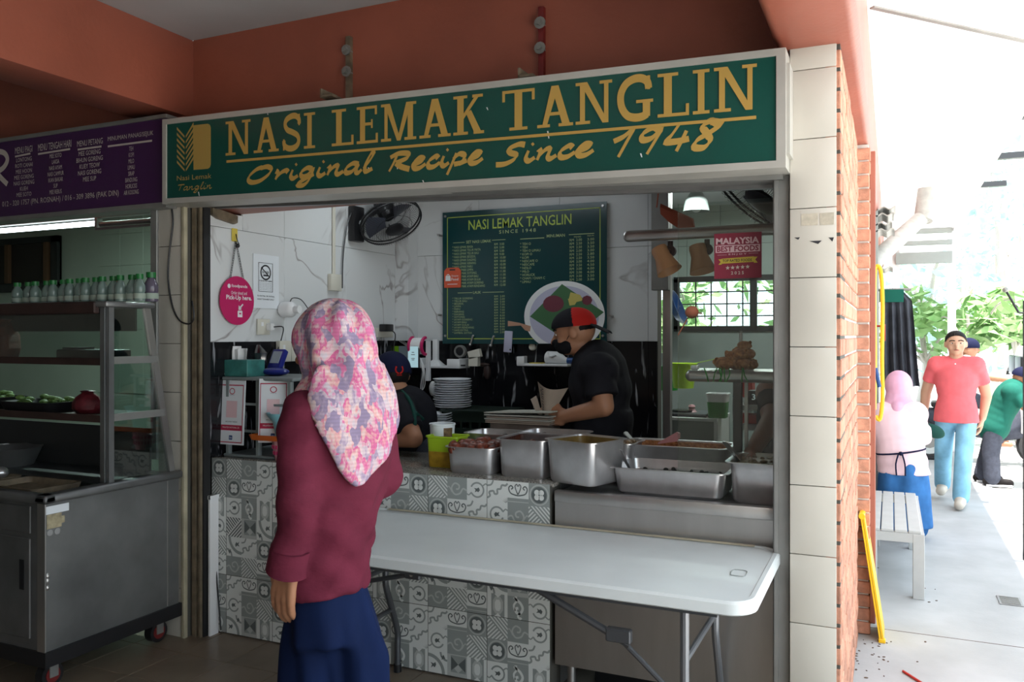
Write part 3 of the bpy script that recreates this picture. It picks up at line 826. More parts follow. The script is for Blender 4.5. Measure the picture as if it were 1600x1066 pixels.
# neighbour's purple sign
pg = thing('menu_sign', 'purple neighbour sign with pale hand-lettered menu columns', 'sign', (-4.2, 3.1, 2.25))
p0, p1 = at(-70, 336, Y=3.1), at(251, 319, Y=3.1); q0 = at(0, 219, Y=3.1); q1 = at(251, 182, Y=3.1)
PX0, PX1 = p0.x, -3.325; PZ0, PZ1 = 2.215, 2.64
obj('sign_panel', MB().box((PX0, 3.1, PZ0), (PX1, 3.2, PZ1)), 'sign_purple', pg)
obj('sign_frame', MB().box((PX0, 3.09, PZ0 - .025), (PX1, 3.2, PZ0)).box((PX0, 3.09, PZ1), (PX1, 3.2, PZ1 + .02)), 'grey_metal', pg)
PM = lambda x, y: V((x, 3.098, y))
def pxz(px, py): p = at(px, py, Y=3.1); return p.x, p.z
def menu(m):
    def T(t, xa, xb, yb, yt, **k):
        x0, _ = pxz(xa, yb); x1, _ = pxz(xb, yb); _, z0 = pxz((xa + xb) / 2, yb); _, z1 = pxz((xa + xb) / 2, yt); text_faces(m, t, PM, x0, x1, z0, z1 - z0, **k)
    def U(xa, ya, xb, yb):
        a, b = pxz(xa, ya), pxz(xb, yb); ribbon(m, [a, b], .010, PM)
    T('MENU PAGI', 24, 51, 239, 229); U(24, 245, 48, 240)
    T('MENU TENGAH HARI', 60, 112, 233, 222); U(60, 241, 110, 233)
    T('MENU PETANG', 121, 161, 227, 218); U(122, 234, 159, 229)
    T('MINUMAN PANAS/SEJUK', 169, 240, 218, 209); U(169, 229, 238, 220)
    T('LONTONG\nROTI CANAI\nMEE HOON\nMEE GORENG\nNASI GORENG\nKUEH\nMEE SOTO', 22, 54, 307, 246, align='CENTER')
    T('MEE SOTO\nLAKSA\nNASI AYAM\nNASI CAMPUR\nIKAN BAKAR\nSUP\nMEE REBUS', 75, 100, 303, 240, align='CENTER')
    T('MEE GORENG\nBIHUN GORENG\nKUEY TEOW\nNASI GORENG\nMEE SUP', 120, 161, 283, 235, align='CENTER')
    T('TEH\nKOPI\nMILO\nLIMAU\nSIRAP\nBANDUNG\nHORLICKS\nAIR KOSONG', 194, 217, 304, 229, align='CENTER')
    T('012 - 320 1757 (PN. ROSNAH) / 016 - 309 3896 (PAK DIN)', 4, 186, 317, 306)
lettering('sign_lettering', pg, menu, 'sign_white')
def bigR(m):
    pts = [(-28, 290), (-24, 262), (-14, 240), (-2, 237), (8, 240), (12, 250), (6, 262), (-6, 270)]
    ribbon(m, [pxz(*p) for p in pts], .03, PM, 6); ribbon(m, [pxz(*p) for p in ((-6, 268), (2, 278), (12, 288))], .03, PM, 5)
lettering('sign_initial', pg, bigR, 'sign_white')
# ================================================================== COUNTER
ZC = 0.91
XR = -1.325          # right end of the tiled counter
# printed patterns, one function per small square; layers: 0 ground, then light / mid / dark / pale
def clip2(P, C):
    """clips polygon P by convex counter-clockwise polygon C"""
    for i in range(len(C)):
        (ax, ay), (bx, by) = C[i], C[(i + 1) % len(C)]
        f = lambda p: (bx - ax) * (p[1] - ay) - (by - ay) * (p[0] - ax)
        out = []
        for j in range(len(P)):
            p, q = P[j - 1], P[j]; fp, fq = f(p), f(q)
            if (fp >= 0) != (fq >= 0):
                t = fp / (fp - fq); out.append((p[0] + (q[0] - p[0]) * t, p[1] + (q[1] - p[1]) * t))
            if fq >= 0: out.append(q)
        P = out
        if len(P) < 3: return []
    return P
def pattern(k, mb, M):
    lift = [0]
    def T(x, y): return M(x, y, lift[0])
    def col(i): mb.mi = i; lift[0] += 0.00025
    LI, MI, DA, PA = 1, 2, 3, 4
    def bgd(i): mb.mi = i; rect2(mb, 0, 0, 1, 1, T)
    if k == 0:        # clover in a ring
        bgd(MI); col(PA); ring2(mb, .5, .5, .40, .46, T); col(DA); disc2(mb, .5, .5, .36, T); col(LI)
        for a in range(4):
            t = PI / 4 + a * PI / 2; disc2(mb, .5 + .15 * math.cos(t), .5 + .15 * math.sin(t), .125, T, 12)
        col(DA); disc2(mb, .5, .5, .035, T, 8)
    elif k in (1, 10):      # slanting stripes meeting along a diagonal
        bgd(LI); col(MI if k == 1 else DA)
        T1_, T2_ = [(0, 0), (1, 0), (0, 1)], [(1, 0), (1, 1), (0, 1)]
        if k == 10: T1_, T2_ = [(0, 0), (1, 0), (1, 1)], [(0, 0), (1, 1), (0, 1)]
        for i in range(-6, 7):
            d = .19 * i
            for tri, sl in ((T1_, 1), (T2_, -1)):
                q = [(-1, d - sl), (2, d + 2 * sl), (2, d + 2 * sl + .1), (-1, d - sl + .1)] if sl == 1 else [(-1, d + 2), (2, d - 1), (2, d - .9), (-1, d + 2.1)]
                q = clip2(q, tri)
                if len(q) > 2: poly2(mb, q, T)
    elif k == 2:      # pair of scrolls over a plain bar
        bgd(LI); col(MI); rect2(mb, 0, 0, 1, .28, T); col(PA); rect2(mb, 0, .1, 1, .14, T); col(DA)
        for sgn in (-1, 1):
            ribbon(mb, [(.5 + sgn * x, y) for x, y in ((0, .4), (.15, .42), (.36, .5), (.44, .7), (.34, .82), (.24, .74), (.32, .66))], .055, T, 4)
            ribbon(mb, [(.5 + sgn * x, y) for x, y in ((0, .45), (.08, .6), (.14, .8), (.06, .9), (.02, .8))], .045, T, 4)
    elif k == 3:      # pale swirl on a dull ground
        bgd(MI); col(PA)
        ribbon(mb, [(.0, .42), (.2, .5), (.35, .28), (.62, .22), (.78, .48), (.62, .72), (.4, .64), (.42, .48), (.55, .46)], .075, T, 4)
        ribbon(mb, [(.75, .3), (.9, .55), (1, .5)], .05, T, 4)
    elif k == 4:      # ring with a leaf
        bgd(LI); col(MI); ring2(mb, .48, .5, .28, .36, T, .5, 5.9); ribbon(mb, [(.76, .62), (.9, .75), (1, .7)], .06, T, 4); ribbon(mb, [(.2, .3), (.06, .2), (0, .25)], .06, T, 4)
        col(DA); poly2(mb, [(.34, .5), (.42, .6), (.5, .56), (.6, .62), (.56, .5), (.64, .42), (.5, .44), (.4, .38)], T)
    elif k == 5:      # long octagon between bars
        bgd(MI); col(LI); rect2(mb, 0, 0, .2, 1, T); rect2(mb, .85, 0, 1, 1, T); col(PA); poly2(mb, [(.4, .12), (.65, .12), (.78, .3), (.78, .7), (.65, .88), (.4, .88), (.28, .7), (.28, .3)], T)
        col(LI); poly2(mb, [(.45, .25), (.6, .25), (.67, .38), (.67, .62), (.6, .75), (.45, .75), (.38, .62), (.38, .38)], T)
        poly2(mb, [(.35, 0), (.7, 0), (.53, .16)], T); poly2(mb, [(.35, 1), (.7, 1), (.53, .84)], T)
    elif k == 6:      # S scroll
        bgd(MI); col(LI)
        ribbon(mb, [(.4, 1), (.42, .88), (.62, .72), (.72, .5), (.6, .28), (.42, .3), (.4, .46), (.52, .5)], .12, T, 5)
        ribbon(mb, [(.6, .3), (.5, .14), (.6, .04), (.66, .1)], .1, T, 4); ribbon(mb, [(.36, .36), (.3, .6), (.44, .82), (.3, .95)], .09, T, 4)
    elif k == 7:      # hour-glass triangles in a frame
        bgd(PA); col(MI); rect2(mb, .18, .18, .95, .95, T); col(DA)
        poly2(mb, [(.2, .9), (.56, .56), (.2, .25)], T); poly2(mb, [(.93, .9), (.56, .56), (.93, .25)], T); col(PA); poly2(mb, [(.56, .56), (.76, .36), (.56, .18), (.36, .36)], T)
    elif k == 8:      # cloud outlines and a fan in the corner
        bgd(LI); col(MI)
        ribbon(mb, [(0, .2), (.14, .3), (.1, .46), (.3, .52), (.36, .4), (.5, .42), (.5, .6), (.66, .64), (.72, .8), (.9, .8), (1, .9)], .09, T, 4)
        ribbon(mb, [(0, .75), (.2, .8), (.3, 1)], .08, T, 3); col(DA)
        for a in (0.5, .8, 1.1, 1.4):
            poly2(mb, [(1 - .08 * math.cos(a + .1), .08 * math.sin(a + .1)), (1 - .3 * math.cos(a), .3 * math.sin(a)), (1 - .08 * math.cos(a - .12), .08 * math.sin(a - .12))], T)
    elif k == 9:      # quarter rings with a leaf
        bgd(LI); col(MI); ring2(mb, 1, 1, .72, .88, T, PI, 1.5 * PI, 10); ring2(mb, 0, 0, .3, .4, T, 0, PI / 2, 8); col(DA)
        poly2(mb, [(.58, .62), (.66, .76), (.74, .7), (.86, .8), (.8, .64), (.88, .54), (.72, .58), (.62, .5)], T)
        poly2(mb, [(.2, .1), (.26, .2), (.36, .16), (.28, .26), (.3, .36), (.2, .28), (.1, .3), (.14, .2)], T)
    mb.mi = 0
GRID = [[8, 2, 0], [4, 3, 1], [9, 7, 5], [0, 8, 4], [9, 7, 1], [5, 6, 4]]      # rows from the top
GRID2 = [[1, 3, 4], [0, 2, 8], [4, 6, 5], [10, 7, 9], [9, 8, 0], [3, 1, 2]]
def pattern_tile(name, cols, rows, grid, c0=0, r0=0):
    m = MB(); w_, h_ = cols * 0.1, rows * 0.1
    m.box((0.001, 0, 0.001), (w_ - 0.001, 0.008, h_ - 0.001))
    for r in range(rows):
        for c in range(cols):
            x0, z0 = c * 0.1 + (0.0012 if c == 0 else 0), h_ - (r + 1) * 0.1
            sxx = 0.1 - (0.0012 if c == 0 else 0) - (0.0012 if c == cols - 1 else 0)
            z1 = 0.1
            if r == rows - 1: z0 += 0.0012; z1 -= 0.0012
            if r == 0: z1 -= 0.0012
            rot = (r * 3 + c) % 4 if grid[r + r0][c + c0] in (9, 3, 4) else 0
            def M_(x, y, l, x0=x0, z0=z0, rot=rot, sxx=sxx, z1=z1):
                if rot == 2: x, y = 1 - x, 1 - y
                elif rot == 1: x = 1 - x
                return V((x0 + x * sxx, -0.0004 - l, z0 + y * z1))
            pattern(grid[r + r0][c + c0], m, M_)
    return m.mesh(name, ['grout', 'pat_light', 'pat_mid', 'pat_dark', 'pat_pale'], 0)
ct = struct('counter_wall', MB().box((-3.235, YC + 0.008, 0), (XR, YC + 0.12, ZC - 0.02)), 'grout')
del ct['kind']
tag(ct, 'low stall counter faced with grey patchwork patterned tiles', 'counter')
ct.name = 'tiled_counter'
TA = pattern_tile('tile', 3, 6, GRID); TB = pattern_tile('tile', 3, 6, GRID2)
TAs = pattern_tile('tile', 3, 3, GRID); TBs = pattern_tile('tile', 3, 3, GRID2)
TC = pattern_tile('tile', 1, 6, GRID, 2); TCs = pattern_tile('tile', 1, 3, GRID2, 1)
for j in range(6):
    x0 = XR - 0.3 * (j + 1)
    o = put('tile', TA if j % 2 == 0 else TB, ct, True); o.location = (x0, YC, 0.306)
    o = put('tile', TBs if j % 2 == 0 else TAs, ct, True); o.location = (x0, YC, 0.006)
o = put('tile', TC, ct, True); o.location = (XR - 1.9, YC, 0.306)
o = put('tile', TCs, ct, True); o.location = (XR - 1.9, YC, 0.006)
obj('worktop', MB().box((-3.21, YC + 0.002, ZC - 0.018), (XR + 0.015, 3.90, ZC), 0.004, 2), 'granite', ct)
obj('end_panel', MB().box((XR - 0.05, YC + 0.12, 0), (XR, 3.85, ZC - 0.02)), 'dull_steel', ct)

# stainless counter at the right
sc_ = thing('steel_counter', 'plain stainless steel serving counter right of the patterned tiles', 'counter', (-0.85, 3.5, 0))
obj('top_lip', MB().box((XR + 0.02, YC - 0.005, 0.835), (-0.40, YC + 0.035, 0.882), 0.004, 2), 'steel', sc_)
obj('front_panel', MB().box((XR + 0.02, YC + 0.006, 0.14), (-0.40, YC + 0.02, 0.835)), 'steel', sc_)
obj('worktop', MB().box((XR + 0.02, YC + 0.03, 0.855), (-0.338, 3.95, 0.868)), 'dull_steel', sc_)
for lx in (XR + 0.075, -0.45):
    obj('leg', MB().cyl((lx, YC + 0.06, 0), (lx, YC + 0.06, 0.86), 0.019, n=12), 'steel', sc_)
    obj('leg', MB().cyl((lx, 3.88, 0), (lx, 3.88, 0.86), 0.019, n=12), 'steel', sc_)
obj('side_panel', MB().box((XR + 0.02, YC + 0.02, 0.14), (XR + 0.032, 3.9, 0.85)), 'dull_steel', sc_)
tag(obj('storage_bin', MB().box((-1.2, 3.5, 0.0), (-0.5, 3.9, 0.12), 0.02, 2), 'black_plastic'), 'flat black tub on the floor beneath the steel counter', 'tub')

# white panel and thin rod at the left end
tag(obj('loose_plank', MB().box((-3.185, 3.235, 0.0), (-3.174, 3.295, 0.72)).box((-3.19, 3.235, 0.70), (-3.17, 3.295, 0.72)), 'white'), 'narrow white board standing between the shutter track and the tiled counter', 'board')
a_, b_ = at(345, 985, Y=3.28), at(322, 735, Y=3.285)
tag(obj('thin_rod', MB().tube([a_, a_.lerp(b_, .5) + V((.006, 0, 0)), b_], 0.004, 6, 4), 'black_paint'), 'thin black rod leaning on the left end of the tiled counter', 'rod')

# ------------------------------------------------------------------ folding table
TX0, TX1, TY0, TY1, TZ = -2.215, -0.372, 2.545, 3.285, 0.74
ft = thing('folding_table', 'long white folding table standing in front of the stall counter', 'table', (-1.3, 2.92, 0))
def rrect(x0, y0, x1, y1, r, z, n=6):
    out = []
    for cx, cy, a in ((x1 - r, y0 + r, -PI / 2), (x1 - r, y1 - r, 0), (x0 + r, y1 - r, PI / 2), (x0 + r, y0 + r, PI)):
        for i in range(n + 1):
            t = a + PI / 2 * i / n; out.append(V((cx + r * math.cos(t), cy + r * math.sin(t), z)))
    return out
m = MB()
m.loft([rrect(TX0 + .012, TY0 + .012, TX1 - .012, TY1 - .012, .075, TZ - .047), rrect(TX0, TY0, TX1, TY1, .085, TZ - .040), rrect(TX0, TY0, TX1, TY1, .085, TZ - .008), rrect(TX0 + .008, TY0 + .008, TX1 - .008, TY1 - .008, .08, TZ), rrect(TX0 + .022, TY0 + .022, TX1 - .022, TY1 - .022, .07, TZ), rrect(TX0 + .026, TY0 + .026, TX1 - .026, TY1 - .026, .07, TZ - .004)])
obj('tabletop', m, 'table_white', ft)
m = MB(); c = V((-0.47, 2.88, TZ - .003))
m.tube([c + V((-.02, -.035, 0)), c + V((.02, -.035, 0)), c + V((.026, 0, 0)), c + V((.02, .035, 0)), c + V((-.02, .035, 0)), c + V((-.026, 0, 0))], 0.0022, 5, 3, True)
obj('handle_mark', m, 'pat_mid', ft)
obj('worn_strip', MB().box((TX0 + .10, TY1 - .034, TZ - .001), (TX1 - .10, TY1 - .006, TZ + .0008)), 'beige_strip', ft)
obj('apron_rail', MB().box((TX0 + .12, TY0 + .07, TZ - .075), (TX1 - .12, TY0 + .10, TZ - .045)).box((TX0 + .12, TY1 - .10, TZ - .075), (TX1 - .12, TY1 - .07, TZ - .045)), 'table_leg', ft)
for side, lx, dx in (('l', -2.06, -1), ('r', -0.60, 1)):
    # bar under the top, two wishbone legs, cross bars, folding braces
    yf, yb = (TY0 + .10, TY1 - .13)
    lm = 'table_leg' if side == 'l' else 'hammer_grey'
    for yy, out in ((yf, -1), (yb, 1)):
        obj('leg', MB().tube([(lx, yy, TZ - .05), (lx, yy, .47), (lx, yy + out * .01, .40), (lx, yy + out * .095, .20), (lx, yy + out * .10, .12), (lx, yy + out * .10, .0)], 0.0145, 10, 3), lm, ft)
        obj('foot', MB().cyl((lx, yy + out * .10, 0), (lx, yy + out * .10, .035), .0185, n=12), 'black_plastic', ft)
    obj('cross_bar', MB().cyl((lx, yf, .50), (lx, yb, .50), .011, n=10), lm, ft)
    if side == 'l': obj('cross_bar', MB().cyl((lx, yf - .05, .30), (lx, yb + .05, .30), .011, n=10), lm, ft)
    if side == 'r': continue
    ym = (yf + yb) / 2
    hx = lx - dx * .30
    obj('brace', MB().tube([(lx, ym - .0, .50), (hx, ym, .575)], .010, 8).tube([(hx + dx * .03, ym, .572), (lx - dx * .62, ym, TZ - .05)], .013, 8).box((hx - .035, ym - .014, .556), (hx + .035, ym + .014, .592), .004, 1), lm, ft)
    obj('hinge', MB().cyl((hx, ym - .02, .575), (hx, ym + .02, .575), .007, n=8), 'steel', ft)
# visible side brace at the right front leg
obj('brace', MB().tube([(-0.60, TY0 + .098, .36), (-0.80, TY0 + .1, .53)], .009, 8).tube([(-0.78, TY0 + .1, .525), (-1.16, TY0 + .1, TZ - .05)], .013, 8).box((-.86, TY0 + .085, .53), (-.775, TY0 + .115, .575), .004, 1), 'table_leg', ft)

# ------------------------------------------------------------------ food pans
def ring_r(cx, cy, wx, wy, r, z, rot, n=5):
    c_, s_ = math.cos(rot), math.sin(rot)
    out = []
    for p in rrect(-wx / 2, -wy / 2, wx / 2, wy / 2, r, z, n):
        out.append(V((cx + p.x * c_ - p.y * s_, cy + p.x * s_ + p.y * c_, z)))
    return out
def pan(name, label, px, py, zb, wx, wy, h, rot=0.0, rim=.014, taper=.94, m_='pan_steel', fill=0.6, food=None, foodlabel=None, Y=None, crust=None, lumps=0, lumpr=.02):
    """gastronorm pan whose near bottom edge centre projects at (px,py) on a surface at zb"""
    c = at(px, py, z=zb) if Y is None else at(px, py, Y=Y)
    c.z = zb
    n_ = V((-math.sin(rot), math.cos(rot), 0)); c = c + n_ * wy * taper / 2
    t = thing(name, label, 'food pan', (c.x, c.y, zb))
    R = lambda k, z, r=.035: ring_r(c.x, c.y, wx * k, wy - wx * (1 - k), r, z, rot)
    m = MB(); e = 0.0018
    zt = zb + h
    m.loft([R(taper - .06, zb, .03), R(taper, zb + .012), R(1, zt - .004), ring_r(c.x, c.y, wx + rim * 2, wy + rim * 2, .045, zt - .004, rot), ring_r(c.x, c.y, wx + rim * 2, wy + rim * 2, .045, zt, rot), R(.995, zt - .001), R(taper - .005, zb + .016), R(taper - .06, zb + .006, .03)])
    obj('pan_body', m, m_, t)
    if crust:
        m = MB(); m.loft([R(.995 - .007, zt - .008), R(taper - .005 - .007, zb + .018)], False, False)
        obj('crust', m, crust, t)
    if food:
        zf = zb + h * fill; k = taper + (1 - taper) * fill - .015
        m = MB(); m.loft([R(taper - .05, zb + .008, .03), R(k, zf), R(k - .1, zf + .004), R(k - .3, zf + .010)], True, True)
        rnd = random.Random(sum(ord(q_) for q_ in label))
        for i in range(lumps):
            x, y = rnd.uniform(-.42, .42) * wx, rnd.uniform(-.40, .40) * wy
            p = V((c.x + x * math.cos(rot) - y * math.sin(rot), c.y + x * math.sin(rot) + y * math.cos(rot), zf + rnd.uniform(0, .012)))
            s = lumpr * rnd.uniform(.7, 1.3)
            m.ell(p, (s, s * rnd.uniform(.6, 1), s * rnd.uniform(.5, .9)), Matrix.Rotation(rnd.uniform(0, 3), 3, V((rnd.random(), rnd.random(), 1)).normalized()), 8, 6)
        tag(obj('food', m, food), foodlabel, 'food', kind='stuff')
    return t, c, zt
def spoon(label, p0, p1, r=.0055, matn='pan_steel', flat=False, cat='spoon', name='serving_spoon', bowl=True):
    p0, p1 = V(p0), V(p1)
    t = thing(name, label, cat, p1)
    d = (p1 - p0).normalized()
    sd = d.cross(V((0, 0, 1))).normalized(); up = sd.cross(d)
    R = Matrix((sd, d, up)).transposed()
    m = MB(); L = (p1 - p0).length
    m.loft([[p0 + R @ V((x * w_, y, zz)) for x, zz in ((-1, -.002), (1, -.002), (1, .002), (-1, .002))] for y, w_ in ((0, r * .6), (L * .05, r * 1.7), (L * .2, r * 1.5), (L * .5, r), (L, r * .9))])
    obj('handle', m, matn, t)
    if bowl: obj('spoon_bowl', MB().ell(p1 + d * .03, (.025, .036, .008), R, 10, 6), matn, t)
    return t
pan('small_pan', 'small shallow steel pan of red chicken, leftmost on the counter', 733, 741, ZC, .235, .24, .122, 0.0, food='chicken_red', foodlabel='glossy red chicken pieces in sambal filling the leftmost small pan', fill=.86, lumps=38, lumpr=.034)
_, c2, z2 = pan('deep_pan', 'deep steel pan with steep plain side, second from left', 815, 747, ZC, .235, .27, .170, 0.0, food='sambal', crust='sambal', foodlabel='dark brown sambal low inside the deep second pan', fill=.72, lumps=14)
_, c3, z3 = pan('deep_pan', 'deep steel pan set askew over the counter edge with yellow curry', 889, 757, ZC, .255, .25, .185, -0.32, food='curry', crust='curry', foodlabel='thin yellow curry coating the askew deep pan', fill=.55, lumps=5)
_, c4, z4 = pan('long_pan', 'long shallow steel pan of dark food at the front of the steel counter', 1042, 778, 0.868, .470, .30, .115, 0.0, rim=.02, food='dark_food', foodlabel='little black food scraps left in the long front pan', fill=.60, lumps=60, lumpr=.012)
_, c6, z6 = pan('deep_pan', 'deep steel pan of brown food against the right jamb', 1200, 790, 0.868, .30, .30, .165, 0.0, rim=.02, food='brown_food', foodlabel='brown chopped food filling the deep pan by the right jamb', fill=.86, lumps=60, lumpr=.014)
tag(obj('pan_stand', MB().box((-1.04, 3.70, .868), (-.66, 3.94, .94), .006, 1), 'dull_steel'), 'low dull steel riser behind the long front pan', 'riser')
_, c5, z5 = pan('long_pan', 'long steel pan with brown crusted inner walls behind the front pan', 1050, 729, 0.94, .47, .24, .105, 0.0, rim=.016, food='fried', crust='fried', foodlabel='brown crust of sauce in the rear long pan', fill=.3, lumps=12, Y=3.70)
tag(obj('pan_stand', MB().box((-2.02, 3.62, ZC), (-1.36, 3.88, ZC + .055), .006, 1), 'dull_steel'), 'low dull steel riser behind the three left pans', 'riser')
pan('shallow_pan', 'rear shallow steel pan with a spoon, behind the red chicken', 765, 716, ZC + .055, .27, .21, .10, 0, food='dark_food', foodlabel='dark gravy in the rear pan behind the red chicken', fill=.5, lumps=6, Y=3.63)
pan('shallow_pan', 'rear shallow steel pan with brown crust, behind the deep second pan', 856, 716, ZC + .055, .30, .21, .115, 0, food='sambal', foodlabel='brown sambal crusted in the rear pan behind the deep second pan', fill=.6, lumps=20, Y=3.63)
pan('shallow_pan', 'rear shallow steel pan half hidden behind the askew yellow curry pan', 955, 716, ZC + .02, .20, .2, .12, 0, food='brown_food', foodlabel='brown stew in the rear pan behind the curry pan', fill=.9, lumps=18, Y=3.66)
tag(obj('pan_stand', MB().box((-1.30, 3.66, .868), (-1.08, 3.88, .93), .006, 1), 'dull_steel'), 'short dull steel riser behind the askew curry pan', 'riser')
# spoons and tongs
def sp(label, a, b, Ya, Yb, **k): return spoon(label, at(*a, Y=Ya), at(*b, Y=Yb), **k)
sp('flat steel spoon handle sticking up from the rear pan behind the red chicken', (789, 678), (776, 692), 3.66, 3.70, r=.010)
sp('steel spoon handle rising beside the hands over the rear pan', (850, 675), (845, 688), 3.70, 3.72, r=.007)
sp('steel ladle leaning on the rim of the askew yellow curry pan', (950, 692), (918, 716), 3.62, 3.50, r=.011)
sp('steel spoon leaning in the left end of the long front pan', (967, 702), (987, 738), 3.46, 3.52, r=.010)
sp('broad grey tongs standing in the rear long pan', (976, 675), (1003, 704), 3.80, 3.80, r=.018, name='tongs', cat='tongs', bowl=False, matn='grey_metal')
sp('thin steel spoon leaning out of the right deep pan', (1132, 690), (1160, 728), 3.50, 3.60, r=.010)
sp('pale spoon handle end standing behind the askew curry pan', (932, 686), (930, 700), 3.72, 3.74, r=.011, matn='sky_blue')
a_, b_ = at(1028, 693, Y=3.88), at(1062, 681, Y=3.84)
tag(obj('rice_paddle', MB().loft([[p + V((0, 0, -h)), p + V((0, .012, -h)), p + V((0, .012, h)), p + V((0, 0, h))] for p, h in ((a_, .004), (a_.lerp(b_, .5), .014), (a_.lerp(b_, .85), .022), (b_, .012))]), 'pink_plastic'), 'pink paddle lying across the rear long pan rim', 'paddle')
# lime tub, cup
p = at(690, 731, z=ZC); p.y += .06
lt_ = thing('lime_tub', 'translucent lime green tub of yellow food with a spoon, left of the pans', 'tub', (p.x, p.y, ZC))
m = MB(); m.loft([rrect(p.x - .075, p.y - .055, p.x + .075, p.y + .055, .015, ZC, 3), rrect(p.x - .085, p.y - .062, p.x + .085, p.y + .062, .018, ZC + .14, 3), rrect(p.x - .092, p.y - .068, p.x + .092, p.y + .068, .02, ZC + .142, 3), rrect(p.x - .092, p.y - .068, p.x + .092, p.y + .068, .02, ZC + .15, 3), rrect(p.x - .082, p.y - .058, p.x + .082, p.y + .058, .016, ZC + .148, 3), rrect(p.x - .078, p.y - .052, p.x + .078, p.y + .052, .016, ZC + .06, 3)])
obj('tub_body', m, 'lime_plastic', lt_)
m = MB(); m.loft([rrect(p.x - .0765, p.y - .0565, p.x + .0765, p.y + .0565, .015, ZC + .001, 3), rrect(p.x - .081, p.y - .0595, p.x + .081, p.y + .0595, .016, ZC + .075, 3)])
obj('contents_band', m, 'yellow_food', lt_)
spoon('white and black spoon leaning from the lime green tub', at(697, 687, Y=p.y - .03), at(684, 712, Y=p.y - .01), r=.007, matn='off_white')
p = at(677, 728, z=ZC); p.y += .09
cp = thing('paper_cup', 'white printed paper cup standing behind the lime green tub', 'cup', (p.x, p.y, ZC))
obj('cup_body', MB().lathe([(.05, 0), (.062, .19), (.065, .192), (.065, .198), (.058, .196), (.05, .03), (0, .03)], 24, (p.x, p.y, ZC)), 'paper_white', cp)
def cupprint(m):
    d = V((p.x, p.y, 0)).normalized()
    def C(x, y):
        a = math.atan2(-d.y, -d.x) + x; r = .0515 + .012 * y / .19
        return V((p.x + r * math.cos(a), p.y + r * math.sin(a), ZC + y))
    for i in range(8): poly2(m, [(.1 + .1 * i, .135), (.2 + .1 * i, .135), (.2 + .1 * i, .18), (.1 + .1 * i, .18)], C)
obj('printed_band', (lambda m: (cupprint(m), m)[1])(MB()), 'brown_food', cp, smooth=0)

# ------------------------------------------------------------------ things on the left end of the counter
# grey plastic rack with two framed posters
rk = thing('plastic_rack', 'grey plastic two-sided rack holding payment posters at the counter left end', 'rack', (-3.0, 3.5, ZC))
RX0, RX1, RY0, RY1, RZ = -3.165, -2.76, 3.36, 3.74, ZC + .40
m = MB()
for x in (RX0, RX0 + .20, RX1): 
    for y in (RY0, RY1): m.box((x - .012, y - .012, ZC), (x + .012, y + .012, RZ), .003, 1)
obj('uprights', m, 'grey_plastic', rk)
obj('top_shelf', MB().box((RX0 - .03, RY0 - .02, RZ), (RX1 + .03, RY1 + .02, RZ + .016), .004, 1), 'grey_plastic', rk)
obj('bottom_shelf', MB().box((RX0 - .025, RY0 - .015, ZC), (RX1 + .025, RY1 + .015, ZC + .014), .004, 1), 'grey_plastic', rk)
for zz in (.13, .27):
    obj('side_rail', MB().box((RX0 - .01, RY0 - .006, ZC + zz), (RX1 + .01, RY0 + .006, ZC + zz + .012)), 'grey_plastic', rk)
# posters: the square code on each is left blank
def poster(label, c, ang, wd, h, tilt):
    t = thing('payment_poster', label, 'poster', c)
    R = Matrix.Rotation(ang, 3, 'Z') @ Matrix.Rotation(tilt, 3, 'X')
    B = lambda x, y, d=0: V(c) + R @ V((x, -d, y))
    m = MB(); m.prism([B(-wd / 2, 0), B(wd / 2, 0), B(wd / 2, h), B(-wd / 2, h)], R @ V((0, .008, 0))); obj('board', m, 'paper_white', t)
    M1 = lambda x, y: B(x * wd - wd / 2, y * h, .001); M2 = lambda x, y: B(x * wd - wd / 2, y * h, .0016)
    m = MB()
    for q in ((.04, .03, .96, .045), (.04, .915, .96, .932), (.04, .03, .065, .93), (.935, .03, .96, .93), (.04, .22, .96, .305)): rect2(m, *q, M1)
    ring2(m, .5, .83, .075, .10, lambda x, y: M1(.5 + (x - .5) * .7 * h / wd * .8, .83 + (y - .83) * .5)); 
    obj('red_border', m, 'poster_red', t, smooth=0)
    m = MB(); rect2(m, .28, .42, .72, .68, M1); obj('blank_panel', m, 'sticker_pink', t, smooth=0)
    m = MB(); text_faces(m, 'NASI LEMAK TANGLIN', M1, .26, .74, .345, .022); text_faces(m, 'Malaysia National QR', M1, .4, .6, .765, .014)
    obj('shop_name', m, 'ink', t, smooth=0)
    m = MB(); text_faces(m, 'MALAYSIA NATIONAL QR', M2, .16, .84, .25, .03); obj('banner_text', m, 'white', t, smooth=0)
    m = MB(); poly2(m, [(.44, .075), (.56, .075), (.57, .085), (.57, .135), (.56, .145), (.44, .145), (.43, .135), (.43, .085)], M1); obj('blue_badge', m, 'deep_blue', t, smooth=0)
    m = MB(); text_faces(m, 'DuitNow', M2, .45, .55, .095, .03); obj('badge_text', m, 'white', t, smooth=0)
    return t
def at2(px, py, Y): return at(px, py, Y=Y)
pa = at(360, 695, Y=3.335); poster('large framed payment poster with red border on the rack left side', pa, math.radians(0), .165, .335, math.radians(-3))
pa = at(426, 692, Y=3.345); poster('smaller payment poster with red border, partly behind the blue cup', pa, math.radians(22), .15, .325, math.radians(-3))
